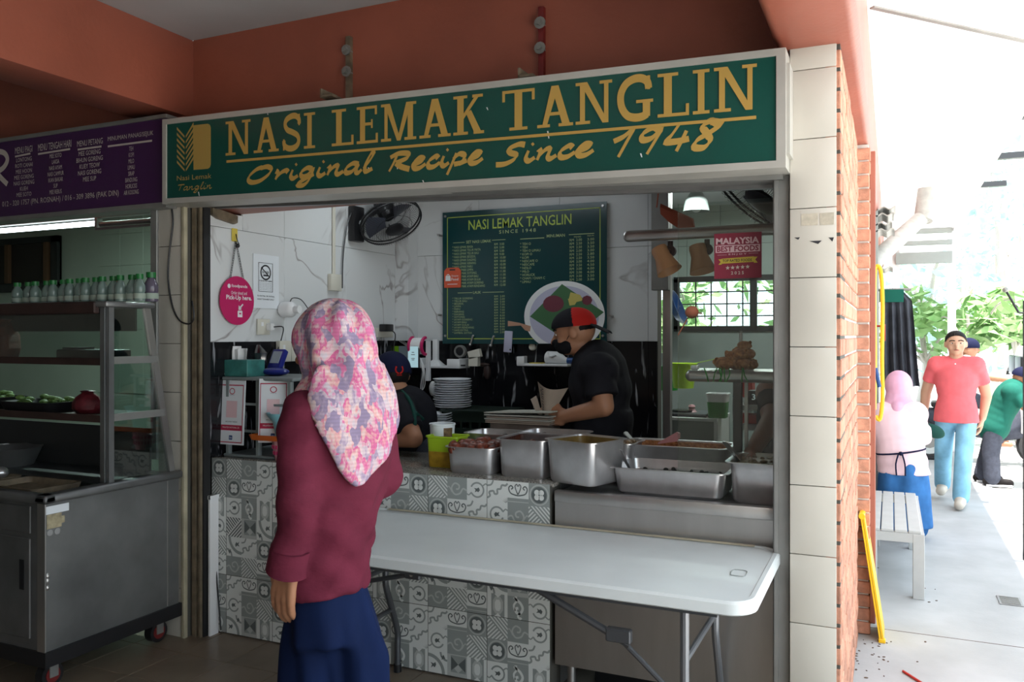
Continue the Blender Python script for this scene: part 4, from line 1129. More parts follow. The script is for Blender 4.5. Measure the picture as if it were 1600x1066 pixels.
# tissue box on the rack
p = at(368, 594, Y=3.42); zt = RZ + .016
tb = thing('tissue_box', 'teal green tissue box on top of the grey rack', 'box', (p.x, p.y, zt))
obj('carton', MB().box((p.x - .135, 3.365, zt), (p.x + .13, 3.50, zt + .088), .003, 1), 'teal_box', tb)
rnd = random.Random(5)
m = MB()
for i in range(4):
    x0 = p.x - .05 + i * .028
    m.loft([[V((x0 - .03 + .03 * t + rnd.uniform(-.004, .004), 3.43 + .015 * math.sin(3 * t + i), zt + .088 + h)) for t in (0, .6, 1.2, 1.8, 2.4)] for h in (0, .035, .062 + .01 * math.sin(i * 2))], False, False, False)
obj('tissues', m, 'white', tb)
m = MB(); text_faces(m, 'WET PAPER TISSUE', lambda x, y: V((x, 3.3635, y)), p.x - .125, p.x - .02, zt + .010, .008); obj('lettering', m, 'white', tb, smooth=0)
p = at(403, 566, Y=3.60)
m = MB(); m.loft([[V((p.x + (.055 + .006 * math.sin(i * 1.7 + k)) * math.cos(i * PI / 7) * w_, p.y + .04 * math.sin(i * PI / 7) * w_, zt + h)) for i in range(14)] for k, (h, w_) in enumerate(((0, .9), (.05, 1.05), (.09, .95), (.12, 1.1), (.15, .5), (.165, .2)))])
tag(obj('plastic_bag', m, 'film'), 'clear crumpled plastic bag behind the tissue box', 'bag')
p = at(427, 596, Y=3.56)
ctm = thing('card_terminal', 'blue card payment terminal on the grey rack', 'terminal', (p.x, p.y, zt))
R = Matrix.Rotation(-.5, 3, 'X')
obj('terminal_body', MB().box((-.042, -.02, 0), (.042, .015, .14), .008, 2, R @ Matrix.Identity(3), (p.x, p.y, zt + .012)), 'blue_plastic', ctm)
obj('terminal_screen', MB().box((-.030, -.0235, .05), (.030, -.0205, .122), .001, 1, R, (p.x, p.y, zt + .012)), 'screen_grey', ctm)
obj('terminal_base', MB().ell((p.x + .03, p.y - .02, zt + .022), (.085, .06, .022)), 'blue_plastic', ctm)
# light blue cup, orange lid-tray and pink basket beside the rack
p = at(442, 712, z=ZC); p.y = 3.37; p.x = at(444, 700, Y=3.37).x
pb = thing('pink_basket', 'pink slotted plastic basket under the orange tray', 'basket', (p.x, p.y, ZC))
obj('basket_body', MB().lathe([(.045, 0), (.062, .10), (.064, .104), (.058, .104), (.042, .006), (0, .006)], 20, (p.x, p.y, ZC)), 'pink_plastic', pb)
m = MB()
for k in range(20):
    a = 2 * PI * k / 20
    for zz in (.03, .06): m.box((-.003, -.002, 0), (.003, .002, .018), 0, 1, Matrix.Rotation(a + PI / 2, 3, 'Z'), (p.x + (.049 + .17 * zz) * math.cos(a), p.y + (.049 + .17 * zz) * math.sin(a), ZC + zz))
obj('slots', m, 'magenta', pb)
zt2 = ZC + .104
m = MB(); m.loft([rrect(p.x - .15, p.y - .09, p.x + .15, p.y + .09, .03, zt2), rrect(p.x - .16, p.y - .10, p.x + .16, p.y + .10, .035, zt2 + .026), rrect(p.x - .15, p.y - .09, p.x + .15, p.y + .09, .03, zt2 + .026), rrect(p.x - .145, p.y - .085, p.x + .145, p.y + .085, .03, zt2 + .006)])
tag(obj('orange_tray', m, 'orange'), 'shallow orange plastic tray balanced on the pink basket', 'tray')
zt3 = zt2 + .007
tag(obj('blue_cup', MB().lathe([(.04, 0), (.058, .085), (.085, .115), (.09, .13), (.084, .13), (.055, .09), (.036, .006), (0, .006)], 24, (p.x + .01, p.y - .01, zt3)), 'sky_blue'), 'light blue plastic bowl-cup standing on the orange tray', 'cup')

# ------------------------------------------------------------------ left wall fittings (on the marble wall)
LX = XL + .002
LW = lambda px, py: at(px, py, X=LX)
def on_left(y, z, d=0): return V((LX + d, y, z))
# pick-up sign on a chain
c = LW(367, 470); top = LW(366, 366)
pu = thing('pickup_sign', 'round magenta pick-up sign hanging on a black chain', 'sign', (LX, c.y, c.z))
RW = abs(LW(394, 470).y - LW(341, 470).y) / 2 * 1.0; RH = (LW(367, 432).z - LW(367, 508).z) / 2
m = MB(); m.loft([[V((LX + d, c.y + RW * math.cos(2 * PI * i / 40), c.z + RH * math.sin(2 * PI * i / 40))) for i in range(40)] for d in (.012, .018)])
obj('disc', m, 'magenta', pu)
PU = lambda x, y: V((LX + .0195, c.y + x * RW, c.z + y * RH))
m = MB(); text_faces(m, 'foodpanda', PU, -.36, .58, .50, .17, bold=.012); disc2(m, -.50, .58, .09, PU, 16)
text_faces(m, 'Order ahead and', PU, -.38, .55, .25, .14); text_faces(m, 'Pick-Up here.', PU, -.66, .84, -.02, .24, bold=.02)
poly2(m, [(.30, -.20), (.36, -.14), (.20, -.30), (.14, -.30)], PU); ribbon(m, [(.32, -.14), (.12, -.30)], .07, PU); poly2(m, [(.05, -.36), (.06, -.18), (.24, -.34)], PU)
rect2(m, .0, -.68, .28, -.42, PU); ring2(m, .14, -.42, .05, .08, PU, 0, PI, 8)
obj('lettering', m, 'white', pu, smooth=0)
m = MB(); rect2(m, .08, -.56, .20, -.50, lambda x, y: PU(x, y) + V((.0006, 0, 0))); obj('bag_mark', m, 'magenta', pu, smooth=0)
hk = V((LX + .012, top.y, LW(368, 378).z))
m = MB()
for sd in (-1, 1):
    a_, b_ = V((LX + .014, c.y + sd * RW * .38, c.z + RH * .92)), hk
    n = 15
    for i in range(n):
        p0_, p1_ = a_.lerp(b_, i / n), a_.lerp(b_, (i + 1.1) / n); dd = (p1_ - p0_).normalized(); s_ = dd.cross(V((1, 0, 0))).normalized() if i % 2 else V((1, 0, 0))
        m.tube([p0_ - s_ * .004, p0_ + s_ * .004, p1_ + s_ * .004, p1_ - s_ * .004], .0016, 4, 0, True)
obj('chain', m, 'black_paint', pu)
hkt = thing('wall_hook', 'adhesive wall hook holding the chain of the magenta sign', 'hook', (LX, top.y, top.z))
obj('hook_plate', MB().box((LX, top.y - .022, LW(366, 376).z - .005), (LX + .005, top.y + .022, LW(366, 357).z), .004, 1), 'banner_yellow', hkt)
obj('hook_wire', MB().tube([hk + V((0, 0, .04)), hk + V((.012, 0, .0)), hk + V((.016, .006, -.012)), hk + V((.006, .01, -.006))], .0025, 6, 4).ell(hk + V((.006, .006, -.022)), .012), 'black_plastic', hkt)
# white notice
a_, b_ = LW(395, 396), LW(435, 483)
nt_ = thing('paper_notice', 'white paper notice with a crossed-out emblem right of the magenta sign', 'notice', (LX, (a_.y + b_.y) / 2, (a_.z + b_.z) / 2))
NW, NH = b_.y - a_.y, (a_.z - b_.z)
NM = lambda x, y: V((LX + .0045, a_.y + x * NW, b_.z + y * NH))
m = MB(); m.box((LX, a_.y, b_.z), (LX + .0035, b_.y, a_.z)); obj('sheet', m, 'paper_white', nt_)
m = MB()
for q in ((.19, .31, .75, .318), (.19, .842, .75, .85), (.19, .31, .208, .85), (.732, .31, .75, .85)): rect2(m, *q, NM)
asp = NW / NH
ring2(m, 0, 0, .115, .145, lambda x, y: NM(.47 + x / asp * 1.0, .67 + y))
ribbon(m, [(.30, .76), (.64, .58)], .026, NM); text_faces(m, 'NO CASH', NM, .34, .60, .65, .05, bold=.02); rect2(m, .38, .60, .56, .63, NM)
text_faces(m, 'PLEASE PAY HERE', NM, .23, .71, .50, .024, bold=.02)
for k in range(5): text_faces(m, 'scan to pay with any wallet', NM, .23, .71, .46 - .03 * k, .015)
text_faces(m, 'TO PAYPAL OR PAYNAL', NM, .14, .82, .215, .028, bold=.01); text_faces(m, 'WAVE TOWARDS ONLY', NM, .14, .80, .155, .028, bold=.01)
obj('lettering', m, 'ink', nt_, smooth=0)
# sockets, plugs, camera
def socket(label, px, py, wy, hz, X=None, d=.012, name='wall_socket'):
    p = LW(px, py); t = thing(name, label, 'socket', (LX, p.y, p.z))
    obj('faceplate', MB().box((LX, p.y - wy / 2, p.z - hz / 2), (LX + d, p.y + wy / 2, p.z + hz / 2), .003, 2), 'off_white', t)
    obj('switch', MB().box((LX + d, p.y - wy * .25, p.z + hz * .05), (LX + d + .003, p.y - wy * .05, p.z + hz * .3), .001, 1), 'white', t)
    return t, p
t, p = socket('cream socket with a black lead below the paper notice', 410, 511, .10, .088)
obj('plug', MB().box((LX + .012, p.y + .015, p.z - .02), (LX + .05, p.y + .045, p.z + .02), .004, 1), 'white', t)
tag(obj('charger_lead', MB().tube([V((LX + .05, p.y + .035, p.z)), V((LX + .06, p.y + .10, p.z)), V((LX + .03, p.y + .13, p.z - .05)), V((LX + .02, p.y + .11, p.z - .12)), V((LX + .03, p.y + .06, p.z - .18))], .0035, 6, 5), 'black_plastic'), 'short black lead hanging from the cream socket', 'cable')
t, p = socket('pair of cream switch covers on the black tiles beside the woman', 440, 549, .10, .12, d=.03)
obj('cover', MB().box((LX, p.y + .06, p.z - .06), (LX + .025, p.y + .12, p.z + .045), .003, 2), 'off_white', t)
c = LW(440, 484)
wc = thing('security_camera', 'white dome-ended camera on the marble wall above the woman', 'camera', (LX, c.y, c.z))
obj('camera_body', MB().lathe([(0, 0), (.035, .001), (.045, .012), (.045, .07), (.038, .085), (.022, .095), (.022, .13), (0, .13)], 20, c, Matrix.Rotation(PI / 2, 3, 'Y')), 'white', wc)
obj('lens', MB().cyl(c + V((.05, .036, 0)), c + V((.05, .05, 0)), .01), 'black_plastic', wc)
tag(obj('camera_lead', MB().tube([c + V((.06, 0, .035)), c + V((.07, .01, .065)), c + V((.06, .10, .06)), c + V((.04, .2, .0))], .003, 6, 5), 'black_plastic'), 'black lead looping over the white wall camera', 'cable')
# conduit with switch box
c = LW(520, 440)
cq = thing('conduit_box', 'cream switch box under a vertical cream conduit on the left wall', 'switch box', (LX, c.y, c.z))
obj('box_cover', MB().box((LX, c.y - .055, c.z - .06), (LX + .03, c.y + .055, c.z + .045), .004, 2), 'off_white', cq)
obj('conduit', MB().box((LX, c.y - .012, c.z + .045), (LX + .014, c.y + .012, 2.70), .003, 1), 'off_white', cq)
c = LW(598, 516)
ex = thing('extension_block', 'cream socket block with a black adaptor on the left wall near the corner', 'socket', (LX, c.y, c.z))
obj('block_body', MB().box((LX, c.y - .12, c.z - .05), (LX + .035, c.y + .08, c.z + .015), .004, 2), 'off_white', ex)
obj('adaptor', MB().box((LX + .035, c.y - .10, c.z - .01), (LX + .09, c.y + .0, c.z + .04), .006, 2), 'black_plastic', ex)
tag(obj('adaptor_lead', MB().tube([V((LX + .06, c.y, c.z)), V((LX + .07, c.y + .05, c.z - .03)), V((LX + .05, c.y + .06, c.z - .14)), V((LX + .05, c.y + .08, c.z - .28))], .004, 6, 5), 'black_plastic'), 'black lead dropping from the black adaptor', 'cable')
m = MB()
for k in range(3):
    q0 = LW(620 + k, 533); m.tube([q0 + V((.02, .02 * k, .0)), q0 + V((.12, .0, -.06)), at(660, 566 + 5 * k, Y=4.75), at(664 - 3 * k, 600, Y=4.78), at(656, 615 + 6 * k, Y=4.8)], .003, 6, 5)
tag(obj('white_leads', m, 'white'), 'white charging leads looping past the lit phone', 'cable')
# broken shutter bracket above
p = LW(350, 328)
tag(obj('broken_bracket', MB().loft([[V((LX, y, z0)), V((LX + .02, y, z0)), V((LX + .02, y, z1)), V((LX, y, z1))] for y, z0, z1 in ((3.26, 2.165, 2.20), (3.30, 2.15, 2.20), (3.42, 2.135, 2.185), (3.44, 2.145, 2.18))]), 'old_metal'), 'rusty broken bracket high on the left wall under the lintel', 'bracket')
# power cable down the left pillar
pts = [at(x, y, Y=3.155) for x, y in ((268, 322), (270, 350), (264, 400), (263, 440), (270, 480), (281, 501), (296, 506), (303, 495), (300, 470))]
tag(obj('hanging_cable', MB().tube(pts, .0045, 6, 5), 'black_plastic'), 'black cable hanging in a loop down the tiled left pillar', 'cable')

# ------------------------------------------------------------------ wall fans
def fan(label, c, nrm, R, mount, Rb=None):
    c = V(c); n = V(nrm).normalized(); t = thing('wall_fan', label, 'fan', mount)
    q = V((0, 0, 1)).rotation_difference(n).to_matrix()
    B = lambda r, a, d: c + q @ V((r * math.cos(a), r * math.sin(a), d))
    def circ(m, r, d, th): m.tube([B(r, 2 * PI * i / 40, d) for i in range(40)], th, 5, 0, True)
    for nm, sgn in (('front_guard', 1), ('rear_guard', -1)):
        m = MB(); circ(m, R, sgn * .012, .006); circ(m, R * .6, sgn * .058, .0016); circ(m, R * .28, sgn * .066, .003)
        for i in range(72):
            a = 2 * PI * i / 72; m.tube([B(R, a, sgn * .012), B(R * .93, a, sgn * .04), B(R * .6, a, sgn * .058), B(R * .25, a, sgn * .066)], .0011, 3)
        o_ = obj(nm, m, 'black_paint', t)
    obj('badge', MB().lathe([(0, 0), (R * .27, 0), (R * .27, .012), (R * .2, .018), (0, .018)], 20, c + n * .062, q), 'black_plastic', t)
    obj('motor', MB().lathe([(0, 0), (.06, .0), (.065, .03), (.06, .10), (.04, .13), (0, .13)], 20, c - n * .17, q), 'black_plastic', t)
    for k in range(3):
        a0 = k * 2 * PI / 3 + .4; m = MB()
        m.loft([[B(r, a0 + da + tw, d) for da, d in ((-.5, -.02), (-.2, -.005), (.2, .01), (.5, .022))] for r, tw in ((R * .2, 0), (R * .45, .15), (R * .7, .22), (R * .86, .25))], False, False, False)
        obj('blade', m, 'deep_blade', t)
    obj('arm', MB().tube([c - n * .12, c - n * .17 + V((0, 0, -.02)), V(mount)], .022, 10, 4), 'black_plastic', t)
    return t
mat('deep_blade', (0.05, 0.055, 0.075), 0.3)
mt_ = LW(552, 352); mt_.x += .03
cf = at(611, 347, Y=4.62)
f1 = fan('black wall fan tilted down on the marble wall left of the menu board', cf, (.55, -.22, -.8), .205, mt_)
obj('wall_mount', MB().box((LX, mt_.y - .06, mt_.z - .11), (LX + .05, mt_.y + .06, mt_.z + .12), .01, 2), 'black_plastic', f1)
tag(obj('fan_lead', MB().tube([mt_ + V((0, -.04, .1)), mt_ + V((-.01, -.09, .0)), mt_ + V((-.015, -.13, -.2)), mt_ + V((-.015, -.14, -.42))], .004, 6, 4), 'black_plastic'), 'black lead hanging left of the wall fan mount', 'cable')
c2_ = at(1203, 298, Y=4.0)
f2 = fan('large black wall fan cut off by the right jamb', c2_, (-.5, -.40, -.77), .31, (-.32, 4.15, 2.36))
obj('wall_mount', MB().box((-.30, 4.08, 2.26), (-.34, 4.22, 2.46), .01, 2), 'black_plastic', f2)
# ================================================================== BACK WALL
BY = YB - 0.002
BW = lambda px, py, d=0: at(px, py, Y=BY - d)
# menu board
c0, c1 = BW(696, 537), BW(951, 316)
BX0, BX1, BZ0, BZ1 = c0.x, c1.x, c0.z, at(951, 316, Y=BY).z
mb_ = thing('menu_board', 'dark green menu board with lime lettering and a plate photo on the back wall', 'menu board', ((BX0 + BX1) / 2, BY, BZ0))
BWD, BHT = BX1 - BX0, BZ1 - BZ0
D0 = 0.04
obj('board', MB().box((BX0, BY - D0, BZ0), (BX1, BY - D0 + .008, BZ1)), 'board_green', mb_)
for fx, fz in ((.02, .97), (.02, .06), (.98, .97), (.98, .06), (-.025, .83), (-.03, .22), (1.02, .2)):
    obj('stud', MB().cyl((BX0 + fx * BWD, BY, BZ0 + fz * BHT), (BX0 + fx * BWD, BY - D0 - .01, BZ0 + fz * BHT), .008, n=10), 'steel', mb_)
BM = lambda x, y: V((BX0 + x * BWD, BY - D0 - .001, BZ0 + y * BHT))
def layer(d): return lambda x, y: V((BX0 + x * BWD, BY - D0 - .001 - d, BZ0 + y * BHT))
m = MB()
for q in ((.03, .035, .965, .041), (.03, .955, .965, .961), (.03, .035, .034, .961), (.961, .035, .965, .961)): rect2(m, *q, BM)
text_faces(m, 'NASI LEMAK TANGLIN', BM, .17, .80, .855, .075, bold=.008)
obj('title', m, 'lime', mb_, smooth=0)
m = MB()
text_faces(m, 'SINCE 1948', BM, .365, .59, .815, .026, spacing=1.4, bold=.01)
text_faces(m, 'SET NASI LEMAK', BM, .155, .315, .755, .022, bold=.01); rect2(m, .07, .763, .145, .767, BM); rect2(m, .32, .768, .405, .772, BM)
text_faces(m, 'MINUMAN', BM, .655, .762, .768, .022, bold=.01); rect2(m, .495, .765, .64, .770, BM); rect2(m, .785, .778, .93, .783, BM)
text_faces(m, 'LAUK', BM, .20, .25, .375, .020, bold=.01); rect2(m, .10, .382, .195, .386, BM); rect2(m, .26, .382, .395, .386, BM)
text_faces(m, 'PANAS', BM, .815, .855, .757, .011); text_faces(m, 'SEJUK', BM, .89, .93, .759, .011)
obj('headings', m, 'pale_lime', mb_, smooth=0)
def column(*a):
    m = MB(); text_faces(m, *a); obj('price_column', m, 'pale_lime', mb_, smooth=0)
SETN = ['NASI LEMAK BIASA', 'NASI LEMAK TELUR MATA', 'NASI LEMAK TELUR BALI', 'NASI LEMAK BEGEDIL', 'NASI LEMAK DAGING', 'NASI LEMAK KERANG', 'NASI LEMAK PARU', 'NASI LEMAK LIMPA', 'NASI LEMAK SOTONG', 'NASI LEMAK AYAM BALI', 'NASI LEMAK AYAM GULAI', 'NASI LEMAK AYAM GORENG', 'NASI LEMAK AYAM RENDANG']
column('\n'.join('* ' + q for q in SETN), BM, .065, .275, .425, .315)
column('\n'.join('RM  ' + q for q in '3.00 5.00 5.00 9.00 10.00 10.00 10.00 10.00 11.00 11.00 11.00 11.00 12.00'.split()), BM, .335, .405, .428, .320)
LAU = ['TELUR GORENG', 'TELUR BALI', 'BEGEDIL', 'LIMPA', 'PARU', 'KERANG', 'DAGING', 'SOTONG', 'AYAM GORENG', 'AYAM BALI', 'AYAM GULAI', 'AYAM RENDANG', 'NASI EXTRA', 'SAMBAL EXTRA']
column('\n'.join('* ' + q for q in LAU), BM, .065, .205, .075, .275)
column('\n'.join('RM  ' + q for q in '2.00 2.00 2.00 7.00 7.00 7.00 7.00 8.00 8.00 8.00 8.00 8.00 2.00 2.00'.split()), BM, .335, .400, .080, .280)
MIN = ['TEH O', 'TEH', 'TEH O LIMAU', 'KOPI O', 'KOPI', 'NESCAFE O', 'NESCAFE', 'NESLO', 'MILO', 'HORLICK', 'CHAM / CHAM C', 'LIMAU']
column('\n'.join('* ' + q for q in MIN), BM, .495, .645, .445, .295)
column('\n'.join('RM  ' + q for q in '2.00 2.50 2.50 2.00 2.50 2.50 3.00 3.50 3.00 3.00 3.00 2.00'.split()), BM, .790, .860, .450, .300)
column('\n'.join('3.00 3.50 3.50 3.00 2.80 3.50 4.00 4.50 4.00 4.00 3.50 3.00'.split()), BM, .890, .930, .450, .300)
# printed plate photograph
m = MB(); Lp = layer(.0006)
pcx, pcy, prx = .755, .20, .235; pry = .255 / BHT * BHT * .985
def cutdisc(mm, k, T):
    P = [(pcx + prx * k * math.cos(2 * PI * i / 60), pcy + pry * k * math.sin(2 * PI * i / 60)) for i in range(60)]
    poly2(mm, clip2(P, [(-1, .004), (2, .004), (2, 2), (-1, 2)]), T)
cutdisc(m, 1, Lp); obj('printed_plate', m, 'white', mb_, smooth=0)
m = MB(); cutdisc(m, .86, layer(.001)); obj('printed_plate_well', m, 'lilac_print', mb_, smooth=0)
m = MB(); poly2(m, [(.745, .43), (.985, .225), (.83, .07), (.73, .06), (.555, .20)], layer(.0014)); obj('printed_leaf', m, 'banana_leaf', mb_, smooth=0)
m = MB(); disc2(m, .695, .29, .062, layer(.0018), 16, .06); obj('printed_sambal', m, 'maroon_print', mb_, smooth=0)
m = MB(); disc2(m, .89, .31, .03, layer(.0018), 8, .035); obj('printed_peanuts', m, 'maroon_print', mb_, smooth=0)
m = MB(); poly2(m, [(.795, .37), (.85, .35), (.87, .31), (.83, .30), (.785, .32)], layer(.0018)); poly2(m, [(.78, .325), (.83, .30), (.82, .28), (.79, .275)], layer(.002)); obj('printed_egg', m, 'egg_yellow', mb_, smooth=0)
m = MB(); poly2(m, [(.42, .17), (.49, .155), (.56, .13), (.555, .09), (.525, .10), (.50, .135), (.42, .13)], layer(.0018)); obj('printed_hand', m, 'skin_light', mb_, smooth=0)
# orange delivery tag on the board edge
a_, b_ = BW(694, 450, .05), BW(720, 418, .05)
tg = thing('orange_tag', 'small orange delivery tag stuck on the left edge of the menu board', 'tag', ((a_.x + b_.x) / 2, a_.y, a_.z))
TW, TH = b_.x - a_.x, b_.z - a_.z
TM = lambda x, y, d=.001: V((a_.x + x * TW, a_.y - d, a_.z + y * TH))
m = MB(); m.prism([TM(*p, 0) for p in ((0, 0), (1, 0), (1, .85), (.85, 1), (.15, 1), (0, .85))], (0, .005, 0)); obj('card', m, 'tag_orange', tg)
m = MB(); rect2(m, .33, .86, .67, .93, TM); obj('slot', m, 'ink', tg, smooth=0)
m = MB(); poly2(m, [(.08, .34), (.40, .34), (.38, .60), (.10, .60)], TM); ring2(m, .24, .60, .05, .09, TM, 0, PI, 8); text_faces(m, 'Shopee', TM, .44, .86, .52, .12); text_faces(m, 'Food', TM, .44, .86, .35, .14, bold=.02); rect2(m, .2, .16, .8, .19, TM)
obj('lettering', m, 'white', tg, smooth=0)

# phone on its stand at the left
c = at(648, 556, Y=4.80)
ps = thing('phone_stand', 'white and pink strap stand holding the lit phone', 'stand', (c.x, 4.86, c.z))
obj('strap', MB().loft([[V((c.x - .035 + i * .0, 4.84 - .05 * math.sin(t), c.z + .065 + .05 * math.cos(t))) for i in (0,)] + [V((c.x + .06, 4.84 - .05 * math.sin(t), c.z + .065 + .05 * math.cos(t)))] + [V((c.x + .06, 4.84 - .056 * math.sin(t), c.z + .065 + .056 * math.cos(t))), V((c.x - .035, 4.84 - .056 * math.sin(t), c.z + .065 + .056 * math.cos(t)))] for t in [k * PI / 8 for k in range(9)]]), 'white', ps)
for dx in (-.038, .06):
    obj('pink_edge', MB().tube([V((c.x + dx, 4.84 - .056 * math.sin(t), c.z + .065 + .056 * math.cos(t))) for t in [k * PI / 8 for k in range(9)]], .012, 6), 'magenta', ps)
obj('post', MB().box((c.x + .05, 4.86, c.z - .17), (c.x + .072, 4.89, c.z + .10)), 'white', ps)
obj('foot_disc', MB().ell((c.x + .11, 4.85, c.z - .22), (.026, .02, .05)), 'white', ps)
ph = thing('phone', 'lit phone showing a pale blue screen beside the navy cap', 'phone', (c.x, 4.78, c.z))
obj('phone_body', MB().box((c.x - .047, 4.786, c.z - .082), (c.x + .043, 4.796, c.z + .072), .006, 2), 'black_plastic', ph)
obj('phone_screen', MB().box((c.x - .043, 4.7845, c.z - .078), (c.x + .035, 4.7858, c.z + .066)), 'phone_screen', ph)
m = MB()
for k, (y, w_) in enumerate(((.02, .02), (.005, .03), (-.02, .026), (-.03, .02))): rect2(m, c.x - w_ / 2 - .004, c.z + y, c.x + w_ / 2 - .004, c.z + y + .005, lambda x, z: V((x, 4.7842, z)))
obj('screen_text', m, 'ink_pale', ph, smooth=0)
# lime sheet behind navy cap
a_, b_ = at(586, 575, Y=5.02), at(622, 541, Y=5.02)
tag(obj('lime_folder', MB().box((a_.x, 5.015, a_.z - .08), (b_.x, 5.03, b_.z)), 'lime_sheet'), 'bright lime sheet against the black tiles above the navy cap', 'folder')
a_, b_ = at(622, 575, Y=5.05), at(640, 541, Y=5.05)
tag(obj('grey_sheet', MB().box((a_.x, 5.045, a_.z - .06), (b_.x, 5.06, b_.z)), 'screen_grey'), 'pale grey folded sheet right of the lime sheet', 'folder')
# two white wall trays
def wall_tray(label, px0, px1, py, hl, right=True):
    a, b = BW(px0, py), BW(px1, py)
    t = thing('wall_tray', label, 'shelf', ((a.x + b.x) / 2, BY, a.z))
    obj('tray_base', MB().box((a.x, BY - .16, a.z - .008), (b.x, BY, a.z + .008), .006, 2), 'white', t)
    obj('tray_end', MB().box((a.x, BY - .16, a.z - .005), (a.x + .055, BY - .145, a.z + hl), .006, 2).box((a.x, BY - .16, a.z), (a.x + .01, BY, a.z + hl), .004, 1), 'white', t)
    if right: obj('tray_end', MB().box((b.x - .10, BY - .16, a.z - .005), (b.x, BY - .145, a.z + hl * .95), .006, 2).box((b.x - .01, BY - .16, a.z), (b.x, BY, a.z + hl), .004, 1), 'white', t)
    return t, a, b
t1, a1, b1 = wall_tray('white wall tray carrying the white stand and the round camera', 667, 735, 572, .06)
t2, a2, b2 = wall_tray('white wall tray carrying a white jug beside the masked worker', 822, 900, 569, .055, False)
c = BW(681, 568, .09)
wsn = thing('white_stand', 'white upright scanner stand on the left wall tray', 'stand', (c.x, c.y, a1.z + .008))
obj('stand_post', MB().box((c.x - .02, c.y - .015, a1.z + .012), (c.x + .02, c.y + .015, a1.z + .19), .005, 2), 'white', wsn)
obj('stand_foot', MB().loft([rrect(c.x - .06, c.y - .05, c.x + .06, c.y + .05, .02, a1.z + .0085, 3), rrect(c.x - .05, c.y - .04, c.x + .05, c.y + .04, .02, a1.z + .02, 3), rrect(c.x - .02, c.y - .016, c.x + .02, c.y + .016, .01, a1.z + .05, 3)]), 'white', wsn)
c = BW(721, 549, .10)
wcm = thing('round_camera', 'round black-faced camera on a short foot on the left wall tray', 'camera', (c.x, c.y, a1.z + .008))
Rv = Matrix.Rotation(PI / 2, 3, 'X')
obj('camera_ring', MB().lathe([(.030, 0), (.042, 0), (.042, .03), (.030, .03), (.030, .0)], 24, c, Rv), 'grey_metal', wcm)
obj('camera_face', MB().lathe([(0, .0), (.031, .0), (.031, .022), (.018, .026), (0, .027)], 24, c, Rv), 'black_plastic', wcm)
obj('camera_foot', MB().cyl((c.x, c.y - .015, a1.z + .008), (c.x, c.y - .015, c.z - .04), .012).cyl((c.x, c.y - .015, a1.z + .008), (c.x, c.y - .015, a1.z + .018), .035), 'black_plastic', wcm)
c = BW(738, 548, .12)
tag(obj('white_box', MB().box((-.045, -.02, -.028), (.045, .02, .028), .003, 1, Matrix.Rotation(-.25, 3, 'Y'), (c.x + .01, c.y + .02, a1.z + .055 + .035)).box((c.x - .03, c.y, a1.z + .0085), (c.x + .04, c.y + .04, a1.z + .07)), 'off_white'), 'small crooked white carton right of the round camera', 'carton')
c = BW(755, 570, .06)
tag(obj('herb_bunch', MB().ell(c, (.05, .02, .014)).ell(c + V((.03, 0, -.05)), (.026, .02, .05)), 'wood_brown'), 'brown dried bundle pinned on the black tiles under the white carton', 'bundle')
c = BW(794, 534, .045)
p2_ = thing('phone', 'pale grey phone stuck on the lower menu board edge', 'phone', c)
obj('phone_body', MB().box((-.030, -.005, -.072), (.030, .005, .072), .004, 2, Matrix.Rotation(.07, 3, 'Y'), c), 'lilac_print', p2_)
obj('phone_lens', MB().cyl(c + V((.018, -.0055, -.054)), c + V((.018, -.007, -.054)), .006), 'ink', p2_)
for lab, px, py in (('steel clip below the price list of the menu board', 769, 533), ('steel clip at the foot of the menu board above the round camera', 737, 532)):
    c = BW(px, py, .05)
    tag(obj('clip', MB().box((-.006, -.006, -.03), (.006, .006, .03), .002, 1, Matrix.Rotation(.3, 3, 'Y'), c).ell(c + V((-.012, 0, -.03)), .011).ell(c + V((.012, 0, .03)), .009), 'steel'), lab, 'clip')
c = BW(833, 542, .0)
tag(obj('round_medallion', MB().lathe([(0, 0), (.024, 0), (.024, .02), (.018, .026), (0, .026)], 20, c, Rv), 'off_white'), 'small cream round medallion on the black tiles beside the plate photo', 'medallion')
# jug on the right tray
c = BW(868, 558, .09); z0 = a2.z + .008
jg = thing('white_jug', 'white plastic bottle lying with its blue cap towards the masked worker', 'bottle', (c.x, c.y, z0))
obj('jug_body', MB().loft([[V((x, c.y + r * 1.2 * math.cos(2 * PI * i / 16), z0 + h * (1 + math.sin(2 * PI * i / 16)))) for i in range(16)] for x, r, h in ((c.x - .065, .03, .036), (c.x - .055, .036, .041), (c.x + .025, .036, .040), (c.x + .07, .016, .022), (c.x + .085, .014, .020))]), 'white', jg)
obj('jug_cap', MB().cyl((c.x + .083, c.y, z0 + .021), (c.x + .125, c.y, z0 + .021), .02), 'deep_blue', jg)
obj('jug_handle', MB().tube([(c.x - .04, c.y - .03, z0 + .075), (c.x - .02, c.y - .045, z0 + .05), (c.x + .02, c.y - .04, z0 + .06)], .008, 6, 4), 'white', jg)
c = BW(838, 566, .1)
tag(obj('yellow_cloth', MB().box((c.x - .04, c.y - .03, a2.z + .0085), (c.x + .05, c.y + .03, a2.z + .014), .002, 1), 'banner_yellow'), 'flat yellow cloth lying on the white tray beside the jug', 'cloth')

